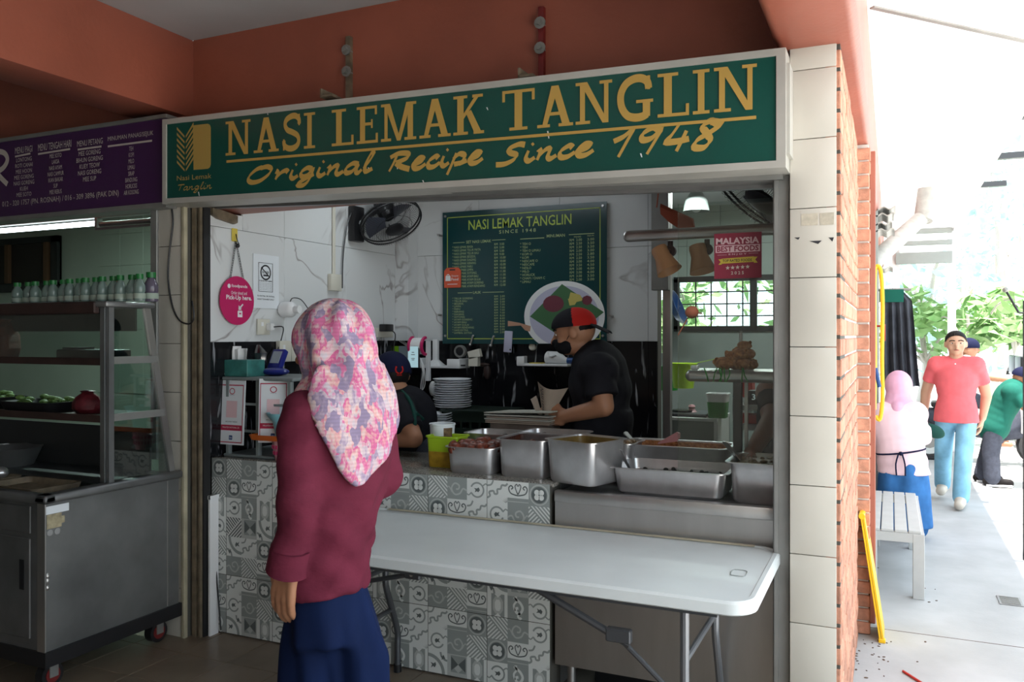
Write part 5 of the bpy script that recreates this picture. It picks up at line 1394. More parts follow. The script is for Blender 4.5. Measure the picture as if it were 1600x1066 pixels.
# back worktop with plates, crate, paper
bk = thing('back_worktop', 'dark worktop along the black tiled back wall', 'counter', (-2.2, 4.85, 0))
obj('worktop', MB().box((-3.18, 4.5, .76), (-1.36, 5.14, .80)), 'dull_steel', bk)
for x in (-3.1, -2.25, -1.42): obj('leg', MB().box((x - .02, 4.53, 0), (x + .02, 4.57, .76)).box((x - .02, 5.05, 0), (x + .02, 5.09, .76)), 'grey_metal', bk)
c = at(735, 640, Y=4.72)
cr = thing('green_crate', 'dark green plastic crate on the back worktop beside the plates', 'crate', (c.x, 4.8, .80))
CX0, CX1, CY0, CY1, CZ1 = at(690, 650, Y=4.62).x, at(780, 650, Y=4.62).x, 4.62, 4.98, .80 + .26
m = MB()
for zz in (.802, .86, .93, 1.0, CZ1 - .03): m.box((CX0, CY0, zz), (CX1, CY0 + .012, zz + .03)).box((CX0, CY1 - .012, zz), (CX1, CY1, zz + .03)).box((CX0, CY0, zz), (CX0 + .012, CY1, zz + .03)).box((CX1 - .012, CY0, zz), (CX1, CY1, zz + .03))
for i in range(7):
    x = CX0 + (CX1 - CX0 - .012) * i / 6; m.box((x, CY0 + .001, .802), (x + .014, CY0 + .011, CZ1)).box((x, CY1 - .011, .802), (x + .014, CY1 - .001, CZ1))
obj('lattice', m, 'crate_green', cr)
obj('crate_lid', MB().box((CX0 - .01, CY0 - .01, CZ1), (CX1 + .01, CY1 + .01, CZ1 + .012)), 'crate_green', cr)
plate_m = [MB().lathe([(.0, 0), (.075, 0), (.085, .004), (.120, .014), (.124, .016), (.124, .0185), (.118, .0175), (.082, .007), (0, .005)], 32).mesh('plate', 'plate')]
ORD = ['topmost', 'second', 'third', 'fourth', 'fifth', 'sixth', 'seventh', 'eighth', 'ninth', 'tenth', 'eleventh', 'twelfth', 'thirteenth', 'fourteenth', 'fifteenth', 'sixteenth', 'seventeenth']
def stack(px, Y, z0, n, dz, s, g, lt, lm):
    p = at(px, 620, Y=Y)
    for k in range(n):
        o = put('plate', plate_m[0]); o.location = (p.x + random.uniform(-.004, .004), Y + random.uniform(-.003, .003), z0 + k * dz); o.scale = (s, s, 1)
        tag(o, ORD[n - 1 - k] + ' plate from the top of ' + lt, 'plate', g)
stack(707, 4.74, CZ1 + .012, 13, .0145, 1.0, 'plates on the crate', 'the wide stack on the green crate', '')
stack(683, 4.56, .80, 17, .0150, .78, 'plates beside the crate', 'the narrow stack before the green crate', '')
# wrapping paper bundle
a_ = at(815, 672, Y=4.02)
wp = thing('paper_bundle', 'thick bundle of brown wrapping paper on a carton by the worker hands', 'paper', (a_.x, 4.05, .868))
XA, XB = at(772, 670, Y=4.0).x, at(868, 670, Y=4.0).x
sd_ = tag(obj('support_table', MB().box((XA - .05, 3.92, .80), (XB + .02, 4.10, .82)).box((XA, 3.94, 0), (XA + .03, 4.08, .80)).box((XB - .03, 3.94, 0), (XB, 4.08, .80)), 'dull_steel'), 'narrow steel stand behind the counter carrying the brown paper', 'stand')
wp.location.z = .82
obj('carton', MB().box((XA + .01, 3.93, .82), (XB - .01, 4.09, 1.085), .004, 1), 'cardboard', wp)
rnd = random.Random(11)
for k in range(6):
    zz = 1.085 + k * .009
    pts = [V((x, y, zz + (.004 * math.sin(5 * x + k) if k > 3 else 0) + (.02 if k == 5 and x > (XA + XB) / 2 else 0))) for x, y in ((XA - .01 + rnd.uniform(-.01, .01), 3.915), (XB + rnd.uniform(-.01, .01), 3.915), (XB + rnd.uniform(-.01, .02), 4.09), (XA + .05, 4.09))]
    obj('paper_sheet', MB().prism(pts, (0, 0, .006)), 'paper_grey' if k in (2, 4, 5) else 'brown_paper', wp)
# cone of paper in the worker's hands
tip = at(852, 664, Y=4.00); 
m = MB()
A0, A1 = at(840, 596, Y=4.02), at(888, 606, Y=4.06)
rows = []
for t in (0, .25, .5, .75, 1):
    row = []
    for i in range(11):
        s_ = i / 10; top_ = A0.lerp(A1, s_) + V((0, -.045 * math.sin(PI * s_), -.022 * math.sin(PI * s_)))
        row.append((tip + V((.012 * (s_ - .5), -.01 * math.sin(PI * s_), 0))).lerp(top_, t))
    rows.append(row)
pc = thing('paper_cone', 'brown printed wrapping paper folded to a cone in the worker hands', 'paper', tip)
m.loft(rows, False, False, False); obj('sheet', m, 'brown_paper', pc)
m = MB(); B0, B1 = at(829, 624, Y=3.99), at(838, 618, Y=4.03)
m.loft([[tip, tip + V((.01, 0, .0))], [B0.lerp(tip, .4) + V((-.01, 0, .0)), B1.lerp(tip, .4)], [B0, B1]], False, False, False); obj('flap', m, 'brown_paper', pc)
m = MB()
def CM(x, y):
    s_ = .12 + .16 * y; t = 1 - x * .85; top_ = A0.lerp(A1, s_) + V((0, -.045 * math.sin(PI * s_), -.022 * math.sin(PI * s_)))
    return tip.lerp(top_, t) + V((0, -.004 - .01 * (1 - t), 0))
text_faces(m, 'NASI LEMAK', CM, .08, .95, 0, 1.0); obj('print', m, 'ink', pc, smooth=0)

# ================================================================== SHELF UNIT, GLASS, KITCHEN
sh = thing('serving_shelf', 'tall stainless shelf unit with rolled edges behind the glass at right', 'shelf', (-.7, 3.85, .868))
YSH = 3.72
def rolled(px0, py, x1, z=None, r=.026):
    a = at(px0, py, Y=YSH); z = a.z if z is None else z
    m = MB(); m.tube([V((a.x + r, YSH, z)), V((x1, YSH, z))], r, 14).ell((a.x + r, YSH, z), r)
    m.box((a.x + .012, YSH, z + r - .008), (x1, YSH + .24, z + r)); return m, a.x, z
m, xa_, zu = rolled(974, 370, -.305); obj('upper_shelf', m, 'steel', sh)
m, xb_, zl = rolled(1071, 587, -.305); obj('lower_shelf', m, 'steel', sh)
for px in (1157,):
    p = at(px, 600, Y=YSH + .05); obj('post', MB().box((p.x - .028, YSH + .02, .868), (p.x + .010, YSH + .05, zl), .003, 1), 'dark_steel', sh)
    obj('post', MB().box((p.x + .02, YSH + .03, .868), (p.x + .034, YSH + .05, zl)), 'steel', sh)
    obj('post', MB().cyl((p.x - .01, YSH + .12, zl), (p.x - .01, YSH + .12, zl + .20), .008), 'steel', sh)
obj('post', MB().cyl((-.315, YSH + .12, .868), (-.315, YSH + .12, zu), .012), 'steel', sh)
m = MB()
rnd = random.Random(2)
for px in (1100, 1120, 1123, 1126, 1131, 1139, 1160, 1161):
    p = at(px, 586, Y=YSH - .028); m.tube([p + V((0, .004, .03)), p + V((rnd.uniform(-.012, .012), 0, 0)), p + V((rnd.uniform(-.02, .02), .004, -.03))], .0028, 5, 3)
obj('green_marks', m, 'green_paint', sh)
# glass sneeze screen with its sticker
gx0, gx1 = at(1060, 500, Y=3.45).x, -.40
gz0, gz1 = at(1060, 690, Y=3.45).z, 2.09
gl = thing('glass_screen', 'upright clear glass screen at the right end of the stall opening', 'glass', (gx0, 3.45, .868))
obj('pane', MB().box((gx0, 3.447, .868), (gx1, 3.453, gz1)), 'glass', gl)
obj('edge_strip', MB().box((gx0 - .002, 3.447, .868), (gx0, 3.453, gz1)), 'glass', gl)
a_, b_ = at(1116, 436, Y=3.444), at(1190, 362, Y=3.444)
stk = thing('award_sticker', 'dark red food award sticker on the glass screen', 'sticker', (a_.x, 3.444, a_.z))
KW, KH = b_.x - a_.x, b_.z - a_.z
SMk = lambda x, y, d=.0: V((a_.x + x * KW, 3.4435 - d, a_.z + y * KH))
m = MB(); m.prism([SMk(0, 0), SMk(1, 0), SMk(1, 1), SMk(0, 1)], (0, .002, 0)); obj('sheet', m, 'sticker_red', stk)
S1 = lambda x, y: SMk(x, y, .001); S2 = lambda x, y: SMk(x, y, .0018)
m = MB(); text_faces(m, 'MALAYSIA', S1, .04, .95, .755, .145, bold=.035); rect2(m, .03, .575, .97, .735, S1); text_faces(m, 'E N J O Y', S1, .31, .69, .505, .045, bold=.02)
rect2(m, .07, .520, .27, .526, S1); rect2(m, .73, .535, .93, .541, S1)
obj('white_print', m, 'sticker_pink', stk, smooth=0)
m = MB(); text_faces(m, 'BEST FOODS', S2, .06, .94, .592, .125, bold=.03); obj('red_print', m, 'sticker_red', stk, smooth=0)
m = MB(); poly2(m, [(.09, .31), (.14, .37), (.09, .43), (.16, .43), (.16, .44), (.84, .47), (.84, .46), (.92, .46), (.87, .40), (.92, .33), (.84, .33), (.84, .35), (.16, .33), (.16, .31)], S1); obj('yellow_banner', m, 'banner_yellow', stk, smooth=0)
m = MB(); text_faces(m, 'TOP RATED FOODS', S2, .18, .80, .365, .06, bold=.02); obj('banner_print', m, 'ink', stk, smooth=0)
m = MB()
for i in range(5):
    cx = .29 + .105 * i; poly2(m, [(cx + (.05 if k % 2 == 0 else .021) * math.sin(k * PI / 5), .235 + .012 * i / 4 + (.05 if k % 2 == 0 else .021) * math.cos(k * PI / 5)) for k in range(10)], S1)
text_faces(m, '2 0 2 5', S1, .36, .63, .085, .07, bold=.02)
obj('star_print', m, 'off_white', stk, smooth=0)
# heat lamps under the upper shelf
for nm, px, py, dx in (('left tan heat lamp hanging under the steel shelf, clear of the glass', 1036, 402, 0), ('right tan heat lamp under the steel shelf, seen through the glass', 1093, 400, .0)):
    p = at(px, py, Y=YSH + .05)
    hl = thing('heat_lamp', nm, 'lamp', (p.x, p.y, zu - .026))
    ax = V((.50, -.15, -1)).normalized() if 'left' in nm else V((.25, -.15, -1)).normalized()
    q = V((0, 0, 1)).rotation_difference(ax).to_matrix()
    c = p - ax * .05
    obj('lamp_shade', MB().lathe([(0, 0), (.036, 0), (.040, .012), (.038, .05), (.060, .125), (.058, .125), (.034, .05), (.03, .02), (0, .02)], 24, c, q), 'tan_lamp', hl)
    b = p + V((.032, .01, .055)); b.z = zu - .024
    obj('lamp_mount', MB().cyl(b, b + V((0, 0, -.04)), .012).lathe([(0, -.012), (.026, -.012), (.026, .012), (.012, .014), (0, .008)], 16, b + V((0, -.0, -.045)), Matrix.Rotation(PI / 2, 3, 'X')), 'wood_brown', hl)
# orange rag hooked on the post
p0_ = at(1032, 318, Y=4.25); p1_ = at(1084, 342, Y=4.25)
m = MB(); m.loft([[p0_.lerp(p1_, t) + V((0, .01 * math.sin(6 * t), 0)), p0_.lerp(p1_, t) + V((0, .012, -.02)), p0_.lerp(p1_, t) + V((0, .0, -(.055 + .03 * math.sin(PI * t)))), p0_.lerp(p1_, t) + V((0, -.012, -.02))] for t in (0, .25, .5, .75, 1)])
q_ = at(1080, 344, Y=4.25); m.loft([[q_ + V((0, 0, 0)), q_ + V((.012, 0, 0)), q_ + V((.02, 0, -.06)), q_ + V((.012, .0, -.062))], [q_ + V((.002, .01, 0)), q_ + V((.012, .01, 0)), q_ + V((.022, .01, -.06)), q_ + V((.014, .01, -.062))]])
m.cyl(p0_ + V((-.02, .0, -.02)), V((-1.05, 4.25, 2.72)), .004, n=6)
tag(obj('orange_rag', m, 'rag_orange'), 'orange rag hanging above the steel shelf near the kitchen', 'rag')
# fried chicken on the lower shelf
m0 = None
rnd = random.Random(4)
for k, (px, py, s_) in enumerate(((1132, 574, .040), (1149, 576, .034), (1160, 574, .036), (1172, 575, .032), (1155, 562, .034), (1166, 560, .036), (1163, 549, .028), (1143, 563, .026))):
    p = at(px, py, Y=YSH + .10 + .02 * (k % 2)); p.z = zl + .026 + (s_ * .72 if k < 4 else (.05 + s_ * .6 if k < 6 or k == 7 else .095 + s_ * .5))
    m = MB(); m.ell((0, 0, 0), (s_ * 1.25, s_, s_ * .75), None, 10, 7)
    for i in range(9): m.ell((rnd.uniform(-1, 1) * s_, rnd.uniform(-.8, .8) * s_, rnd.uniform(-.4, .6) * s_), s_ * rnd.uniform(.25, .42), None, 7, 5)
    o = obj('fried_chicken', m, 'fried'); o.location = p; o.rotation_euler = (0, 0, rnd.uniform(0, 3))
    tag(o, ('leftmost', 'second from left', 'third from left', 'rightmost', 'upper middle', 'upper right', 'topmost', 'upper left')[k] + ' crisp fried chicken piece of the heap on the steel shelf', 'fried chicken', 'fried chicken on the lower shelf')
tag(obj('white_label', MB().box((at(1083, 575, Y=YSH + .03).x - .012, YSH + .03, zl + .026), (at(1083, 575, Y=YSH + .03).x + .022, YSH + .06, zl + .045), .005, 2), 'white'), 'small white dome at the left end of the lower steel shelf', 'clip')
# kitchen things
p = at(1088, 318, Y=6.4)
kl = thing('pendant_lamp', 'white cone pendant lamp hanging in the kitchen', 'lamp', (p.x, p.y, 2.72))
obj('lamp_cone', MB().lathe([(.012, .12), (.03, .11), (.085, .02), (.10, -.06), (.096, -.06), (.08, .015), (.025, .10), (0, .105)], 24, (p.x, p.y, p.z)), 'kitchen_grey', kl)
obj('lamp_cord', MB().cyl((p.x, p.y, p.z + .11), (p.x, p.y, 2.72), .004), 'white', kl)
obj('lamp_bulb', MB().ell((p.x, p.y, p.z - .03), .04), 'white', kl)
KY = 5.75
a_, b_ = at(1040, 655, Y=KY), at(1139, 655, Y=KY + .0)
kc = thing('white_cabinet', 'pale kitchen cabinet with an open shelf below the green bucket', 'cabinet', (a_.x, KY, 0))
ztp = at(1120, 655, Y=KY).z
x0, x1 = -1.42, at(1120, 660, Y=KY).x
obj('top_board', MB().box((x0, KY, ztp - .02), (x1, KY + .5, ztp)), 'white', kc)
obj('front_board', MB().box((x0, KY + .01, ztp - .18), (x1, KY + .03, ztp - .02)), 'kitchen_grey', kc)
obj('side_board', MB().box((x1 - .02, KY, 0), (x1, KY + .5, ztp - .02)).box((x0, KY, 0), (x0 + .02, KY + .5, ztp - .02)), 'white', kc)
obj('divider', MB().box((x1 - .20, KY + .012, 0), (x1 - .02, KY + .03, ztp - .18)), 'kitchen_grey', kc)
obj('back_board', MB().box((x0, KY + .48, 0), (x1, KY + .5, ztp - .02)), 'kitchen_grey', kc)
obj('shelf', MB().box((x0, KY + .02, .35), (x1, KY + .48, .37)), 'kitchen_grey', kc)
p = at(1122, 652, Y=KY + .12)
gb = thing('green_bucket', 'white and green plastic tub on the kitchen cabinet', 'tub', (p.x, p.y, ztp))
Bf = lambda k, z: rrect(p.x - .07 * k, p.y - .07 * k, p.x + .07 * k, p.y + .07 * k, .02, ztp + z, 3)
obj('tub_green', MB().loft([Bf(.85, 0), Bf(.95, .11)]), 'green_paint', gb)
obj('tub_rim', MB().loft([Bf(.96, .11), Bf(1.0, .158), Bf(1.08, .16), Bf(1.08, .17), Bf(1.0, .17), Bf(.9, .112)]), 'white', gb)
p = at(1081, 652, Y=KY + .2)
tag(obj('pot_cover', MB().lathe([(0, 0), (.06, 0), (.062, .01), (.03, .03), (.02, .05), (.026, .062), (.018, .075), (0, .078)], 20, (p.x, p.y, ztp)), 'pink_plastic'), 'pink domed cover with a knob on the kitchen cabinet', 'cover')
p = at(1075, 656, Y=KY + .1)
tag(obj('black_hob', MB().box((p.x - .17, KY + .05, ztp), (p.x + .14, KY + .35, ztp + .025), .006, 1).lathe([(.05, 0), (.08, 0), (.08, .012), (.05, .012)], 16, (p.x - .06, KY + .2, ztp + .025)), 'black_paint'), 'flat black hob on the left of the kitchen cabinet', 'hob')
# buckets hanging further back
p = at(1068, 588, Y=6.3)
tag(obj('yellow_bucket', MB().lathe([(0, -.09), (.075, -.09), (.10, .09), (.105, .09), (.105, .1), (.09, .09), (.07, -.07), (0, -.07)], 20, p).cyl(p + V((0, .1, .08)), p + V((0, 1.3, .1)), .004, n=5), 'lime_plastic'), 'yellow green bucket hooked on the kitchen wall', 'bucket')
p = at(1045, 592, Y=6.5)
tag(obj('green_pail', MB().lathe([(0, -.09), (.07, -.09), (.09, .1), (.08, .1), (.06, -.07), (0, -.07)], 20, p).cyl(p + V((0, .08, .08)), p + V((0, 1.1, .1)), .004, n=5), 'green_paint'), 'green pail behind the yellow green bucket in the kitchen', 'bucket')
p = at(1054, 484, Y=7.3)
tag(obj('blue_basin', MB().lathe([(0, 0), (.10, 0), (.16, .05), (.165, .05), (.15, .04), (.1, -.01), (0, -.01)], 24, p, Matrix.Rotation(1.2, 3, 'Y')).cyl(p, p + V((0, .28, .0)), .01, n=6), 'deep_blue'), 'blue basin hung before the kitchen window', 'basin')
p = at(1081, 488, Y=7.2)
tag(obj('red_strainer', MB().ell(p, (.06, .05, .055)).cyl(p, p + V((0, .40, .0)), .008, n=6).cyl(p + V((-.03, 0, -.04)), p + V((-.12, 0, -.2)), .006, n=6), 'rag_orange'), 'small red strainer hung before the kitchen window', 'strainer')
# wire rack with weighing scale at the right
RY = 5.2
rk2 = thing('kitchen_rack', 'grey metal kitchen rack behind the steel shelf at right', 'rack', (-.6, RY, 0))
ra, rb = at(1153, 635, Y=RY).x, -.31
for py, nm in ((637, 'a'), (668, 'b'), (728, 'c')):
    zz = at(1180, py, Y=RY).z
    obj('shelf', MB().box((ra, RY, zz - .02), (rb, RY + .4, zz + .012)), 'grey_metal', rk2)
for x in (ra + .01, -.48, rb - .01): obj('upright', MB().box((x - .014, RY - .005, 0), (x + .014, RY + .02, at(1180, 600, Y=RY).z)), 'grey_metal', rk2)
zt_ = at(1180, 637, Y=RY).z + .012
p = at(1180, 625, Y=RY + .06)
scl = thing('weighing_scale', 'black digital scale showing 33 on the kitchen rack', 'scale', (p.x, p.y, zt_))
obj('scale_body', MB().prism([V((p.x - .07, p.y, zt_)), V((p.x + .075, p.y, zt_)), V((p.x + .055, p.y, zt_ + .085)), V((p.x - .04, p.y, zt_ + .085))], (0, .12, 0)), 'black_plastic', scl)
m = MB(); text_faces(m, '33', lambda x, y: V((x, p.y - .002, y)), p.x - .02, p.x + .03, zt_ + .03, .035); obj('digits', m, 'scale_digits', scl, smooth=0)
zb_ = at(1180, 668, Y=RY).z + .012
p = at(1175, 663, Y=RY + .15)
tag(obj('red_basket', MB().loft([rrect(p.x - .055, p.y - .05, p.x + .055, p.y + .05, .02, zb_, 3), rrect(p.x - .065, p.y - .06, p.x + .065, p.y + .06, .02, zb_ + .055, 3), rrect(p.x - .055, p.y - .05, p.x + .055, p.y + .05, .02, zb_ + .05, 3)]), 'red'), 'small red basket on the middle shelf of the kitchen rack', 'basket')
p = at(1160, 655, Y=RY + .3)
tag(obj('white_carton', MB().box((p.x - .05, RY + .22, zb_), (p.x + .05, RY + .36, zb_ + .15)), 'white'), 'white carton standing on the middle shelf of the kitchen rack', 'carton')
p = at(1195, 650, Y=RY + .3)
tag(obj('blue_crate', MB().box((p.x - .06, RY + .22, zb_), (p.x + .05, RY + .38, zb_ + .12), .006, 1), 'screen_grey'), 'pale blue box beside the white carton on the kitchen rack', 'box')
p = at(1172, 608, Y=RY + .3)
tag(obj('red_carton', MB().box((p.x - .06, RY + .25, zt_), (p.x + .02, RY + .38, zt_ + .13), .004, 1), 'red'), 'red carton behind the digital scale', 'carton')

# ================================================================== LEFT STALL
cart = thing('food_cart', 'stainless steel food cart on castors with a glass display case', 'cart', (-4.0, 2.8, 0))
KX, KY0, KY1 = -3.29, 2.41, 3.14
KXL = -5.2
ZR = .855
m = MB(); m.box((KXL, KY0, .185), (KX, KY1, ZR - .03)); obj('cart_body', m, 'cart_steel', cart)
obj('corner_strip', MB().box((KX - .045, KY0 - .006, .185), (KX + .003, KY0, ZR - .03)), 'steel', cart)
obj('base_frame', MB().box((KXL, KY0 - .01, .12), (KX + .012, KY1 + .01, .185)), 'black_paint', cart)
obj('top_rail', MB().box((KXL, KY0 - .02, ZR - .035), (KX + .022, KY0 + .04, ZR + .004), .012, 3).box((KX - .05, KY0 - .02, ZR - .035), (KX + .022, KY1 + .012, ZR + .004), .012, 3), 'cart_steel', cart)
obj('side_seam', MB().box((KX, KY1 - .075, .19), (KX + .0025, KY1 - .07, ZR - .04)), 'steel', cart)
obj('door', MB().box((KX - .62, KY0 - .008, .23), (KX - .09, KY0, ZR - .19), .004, 1), 'cart_steel', cart)
dh = obj('door_slot', MB().box((KX - .155, KY0 - .010, .44), (KX - .125, KY0 - .004, .57)), 'black_paint', cart)
obj('door_panel', MB().box((KX - .62, KY0 - .006, ZR - .17), (KX - .09, KY0, ZR - .05), .003, 1), 'cart_steel', cart)
m = MB()
for dz, r in ((0, .014), (.02, .012), (-.03, .010)): m.ell((KX + .0, KY0 + .008, .49 + dz), (.008, .010, r * 1.3), None, 8, 6)
obj('edge_dent', m, 'steel', cart)
p = at(90, 797, X=KX + .002)
obj('paper_label', MB().box((KX, p.y - .055, p.z - .012), (KX + .0016, p.y + .055, p.z + .022)), 'paper_white', cart)
obj('worn_label', MB().box((KX, p.y - .05, p.z - .075), (KX + .0012, p.y + .02, p.z - .014)).box((KX, p.y - .05, p.z - .06), (KX + .0014, p.y + .035, p.z - .03)), 'stained_label', cart)
for dy in (-.035, -.0): obj('round_sticker', MB().cyl((KX, p.y + dy, p.z - .092), (KX + .0015, p.y + dy, p.z - .092), .014, n=14), 'ink_pale', cart)
for x in (KX - .07, KXL + .12):
    for y in (KY0 + .07, KY1 - .08):
        cs = obj('castor', MB().cyl((x - .022, y, .058), (x + .022, y, .058), .052, n=20), 'black_plastic', cart)
        obj('hub', MB().cyl((x - .026, y, .058), (x + .026, y, .058), .034, n=16), 'wheel_red', cs)
        obj('fork', MB().box((x - .032, y - .02, .05), (x - .027, y + .02, .12)).box((x + .027, y - .02, .05), (x + .032, y + .02, .12)).box((x - .032, y - .02, .114), (x + .032, y + .02, .12)), 'grey_metal', cs)
# sunken tray well with brass-coloured pans
obj('well', MB().box((KXL, KY0 + .06, ZR - .05), (KX - .06, KY0 + .30, ZR - .03)), 'black_paint', cart)
for k, x in enumerate((KX - .33, KX - .75, KX - 1.2)):
    obj('tray', MB().loft([rrect(x - .18, KY0 + .06, x + .18, KY0 + .29, .03, ZR - .028), rrect(x - .19, KY0 + .05, x + .19, KY0 + .30, .03, ZR + .006), rrect(x - .175, KY0 + .065, x + .175, KY0 + .285, .03, ZR + .006), rrect(x - .165, KY0 + .07, x + .165, KY0 + .28, .03, ZR - .02)]), 'old_metal', cart)
tag(obj('ladle_bowl', MB().ell((KX - .6, KY0 + .20, ZR + .03), (.045, .04, .03), None, 14, 8), 'pan_steel'), 'round steel ladle bowl resting over the cart trays', 'ladle')
# display case
CXR = KX; CYF = 2.735
ztop = at(170, 480, X=KX).z
obj('front_post', MB().box((CXR - .05, CYF - .015, ZR), (CXR - .022, CYF + .02, ztop)).box((CXR - .016, CYF - .008, ZR), (CXR, CYF + .02, ztop)), 'cart_steel', cart)
m = MB(); m.loft([[V((CXR - .022, 3.085, ZR)), V((CXR, 3.085, ZR)), V((CXR, 3.12, ZR)), V((CXR - .022, 3.12, ZR))], [V((CXR - .022, 2.93, ztop)), V((CXR, 2.93, ztop)), V((CXR, 2.965, ztop)), V((CXR - .022, 2.965, ztop))]])
obj('rear_post', m, 'steel', cart)
obj('case_top', MB().box((KXL, CYF - .04, ztop), (CXR + .02, 2.98, ztop + .028), .010, 2), 'dull_steel', cart)
obj('top_edge', MB().box((KXL, CYF - .045, ztop - .03), (CXR - .05, CYF - .015, ztop + .026), .006, 1), 'wood_brown', cart)
obj('side_glass', MB().prism([V((CXR - .012, CYF + .02, ZR + .01)), V((CXR - .012, 3.09, ZR + .01)), V((CXR - .012, 2.94, ztop)), V((CXR - .012, CYF + .02, ztop))], (.004, 0, 0)), 'case_glass', cart)
obj('front_glass', MB().box((KXL, CYF, ZR + .55), (CXR - .05, CYF + .004, ztop - .03)), 'case_glass', cart)
for k, py in enumerate((562, 652)):
    zz = at(170, py, X=KX).z; yb = 2.98 + (ztop - zz) * .16
    obj('case_shelf', MB().box((KXL, CYF - .008, zz - .014), (CXR - .052, yb, zz - .006)).box((KXL, CYF - .012, zz - .028), (CXR - .052, CYF - .004, zz + .006)), 'wood_brown', cart)
    obj('side_rail', MB().box((CXR - .010, CYF + .02, zz - .022), (CXR + .001, yb - .01, zz + .012)), 'grey_metal', cart)
obj('left_frame', MB().box((KXL, CYF, ZR), (KXL + .03, 3.1, ztop)), 'cart_steel', cart)
obj('inner_deck', MB().box((KXL, KY0 + .30, ZR + .001), (KX - .055, 3.08, ZR + .004)), 'dark_steel', cart)
obj('dark_back_fill', MB().box((KXL, 3.05, ZR + .004), (KX - .10, 3.06, ZR + .22)), 'dark_steel', cart)  # dark sheet added to make the lower case look dark
obj('dark_top_band', MB().box((KXL, 2.90, ztop - .11), (KX - .03, 2.91, ztop - .001)), 'dark_steel', cart)  # dark sheet added for the dark band under the case top
# food in the case: covered trays
z1_ = at(170, 562, X=KX).z - .006; z2_ = at(170, 652, X=KX).z - .006
for lab, x, zz, hh in (('black shallow tray of greens on the middle case shelf, nearer the corner', -3.95, z2_, .05), ('black shallow tray of greens on the middle case shelf, further left', -4.40, z2_, .06)):
    t = thing('case_tray', lab, 'tray', (x, 2.87, zz))
    obj('tray_body', MB().loft([rrect(x - .17, 2.78, x + .17, 2.99, .03, zz), rrect(x - .19, 2.765, x + .19, 3.0, .03, zz + hh), rrect(x - .18, 2.775, x + .18, 2.99, .03, zz + hh), rrect(x - .16, 2.79, x + .16, 2.97, .03, zz + hh * .5)]), 'black_paint', t)
    m = MB()
    for i in range(26): m.ell((x + rnd.uniform(-.13, .13), 2.88 + rnd.uniform(-.07, .07), zz + hh + rnd.uniform(-.01, .018)), (.03, .02, .014), None, 7, 5)
    tag(obj('greens', m, 'greens'), 'pale greens heaped in the ' + ('nearer' if x > -4 else 'further') + ' black case tray', 'food', kind='stuff')
m = MB(); xx = -3.62
m.loft([[V((xx + r * (1 + .16 * math.sin(3 * a + z * 30) + .10 * math.sin(7 * a - z * 60)) * math.cos(a), 2.88 + r * .8 * math.sin(a), z2_ + z)) for a in [2 * PI * i / 16 for i in range(16)]] for z, r in ((0, .06), (.02, .08), (.05, .08), (.08, .06), (.10, .03), (.108, .04), (.112, .02))])
tag(obj('red_bag', m, 'bag_red'), 'tied red plastic bag on the middle shelf of the case', 'bag')
m = MB(); xx = -4.28
m.loft([[V((xx + r * (1 + .16 * math.sin(3 * a + z * 30) + .10 * math.sin(7 * a - z * 60)) * math.cos(a), 2.88 + r * .8 * math.sin(a), z1_ + z)) for a in [2 * PI * i / 16 for i in range(16)]] for z, r in ((0, .09), (.05, .11), (.12, .10), (.16, .08), (.19, .05), (.20, .06), (.205, .02))])
tag(obj('orange_bag', m, 'bag_orange'), 'orange red plastic bag on the upper shelf of the case', 'bag')
tag(obj('dark_pot', MB().lathe([(0, 0), (.12, 0), (.16, .09), (.165, .095), (.15, .09), (.11, .02), (0, .02)], 24, (-4.25, 2.90, ZR + .004)), 'dull_steel'), 'wide dark pot on the cart top inside the case', 'pot')
tag(obj('black_basket', MB().box((-3.75, 2.80, z1_), (-3.40, 2.95, z1_ + .05), .01, 2).box((-3.7, 2.8, z1_ + .05), (-3.6, 2.9, z1_ + .06)), 'black_plastic'), 'low black tray on the upper shelf of the case at right', 'tray')
# bottles along the top
bt_ = thing('water_bottle', '', 'bottle', (0, 0, 0))
obj('bottle_body', MB().lathe([(0, 0), (.024, 0), (.026, .006), (.0255, .03), (.0235, .034), (.0255, .038), (.026, .055), (.024, .066), (.013, .086), (.011, .090), (.011, .094), (0, .094)], 16), 'bottle', bt_, True)
obj('bottle_cap', MB().cyl((0, 0, .088), (0, 0, .108), .0175, n=14), 'cap_green', bt_, True)
obj('bottle_label', MB().lathe([(.0262, .010), (.0268, .011), (.0268, .03), (.0262, .031)], 16), 'bottle_label', bt_, True)
bxs = [27, 41, 55, 70, 83, 96, 109, 121, 134, 147, 160, 174, 188, 203, 218]
for k, px in enumerate(bxs):
    p = at(px, 472, Y=CYF + .06)
    if k == 0: o = bt_; o.location = (p.x, p.y, ztop + .028)
    else: o = dup(bt_, (p.x, CYF + .06 + (.012 if k % 2 else 0), ztop + .028), (0, 0, k * .7))
    o.scale = (1.0, 1.0, 1.0 + .012 * k)
    tag(o, ('leftmost' if k == 0 else ORD[k]) + ' green-capped clear water bottle ' + ('' if k == 0 else 'from the left ') + 'along the glass case top', 'bottle', 'water bottles along the case top')
p = at(236, 472, Y=2.86)
o = thing('water_bottle', 'lilac water bottle with green cap at the right end of the case top', 'bottle', (p.x, p.y, ztop + .028))
for c in list(bt_.children):
    k = c.copy(); COL.objects.link(k); k.parent = o
    if k.name.startswith('bottle_body'): k.data = k.data.copy(); k.data.materials[0] = MATS['bottle_lilac']
o.scale = (1.25, 1.25, 1.28)
p = at(179, 452, Y=2.92)
sb_ = thing('sauce_bottle', 'squeeze bottle with orange tip behind the row of water bottles', 'bottle', (p.x, p.y, ztop + .028))
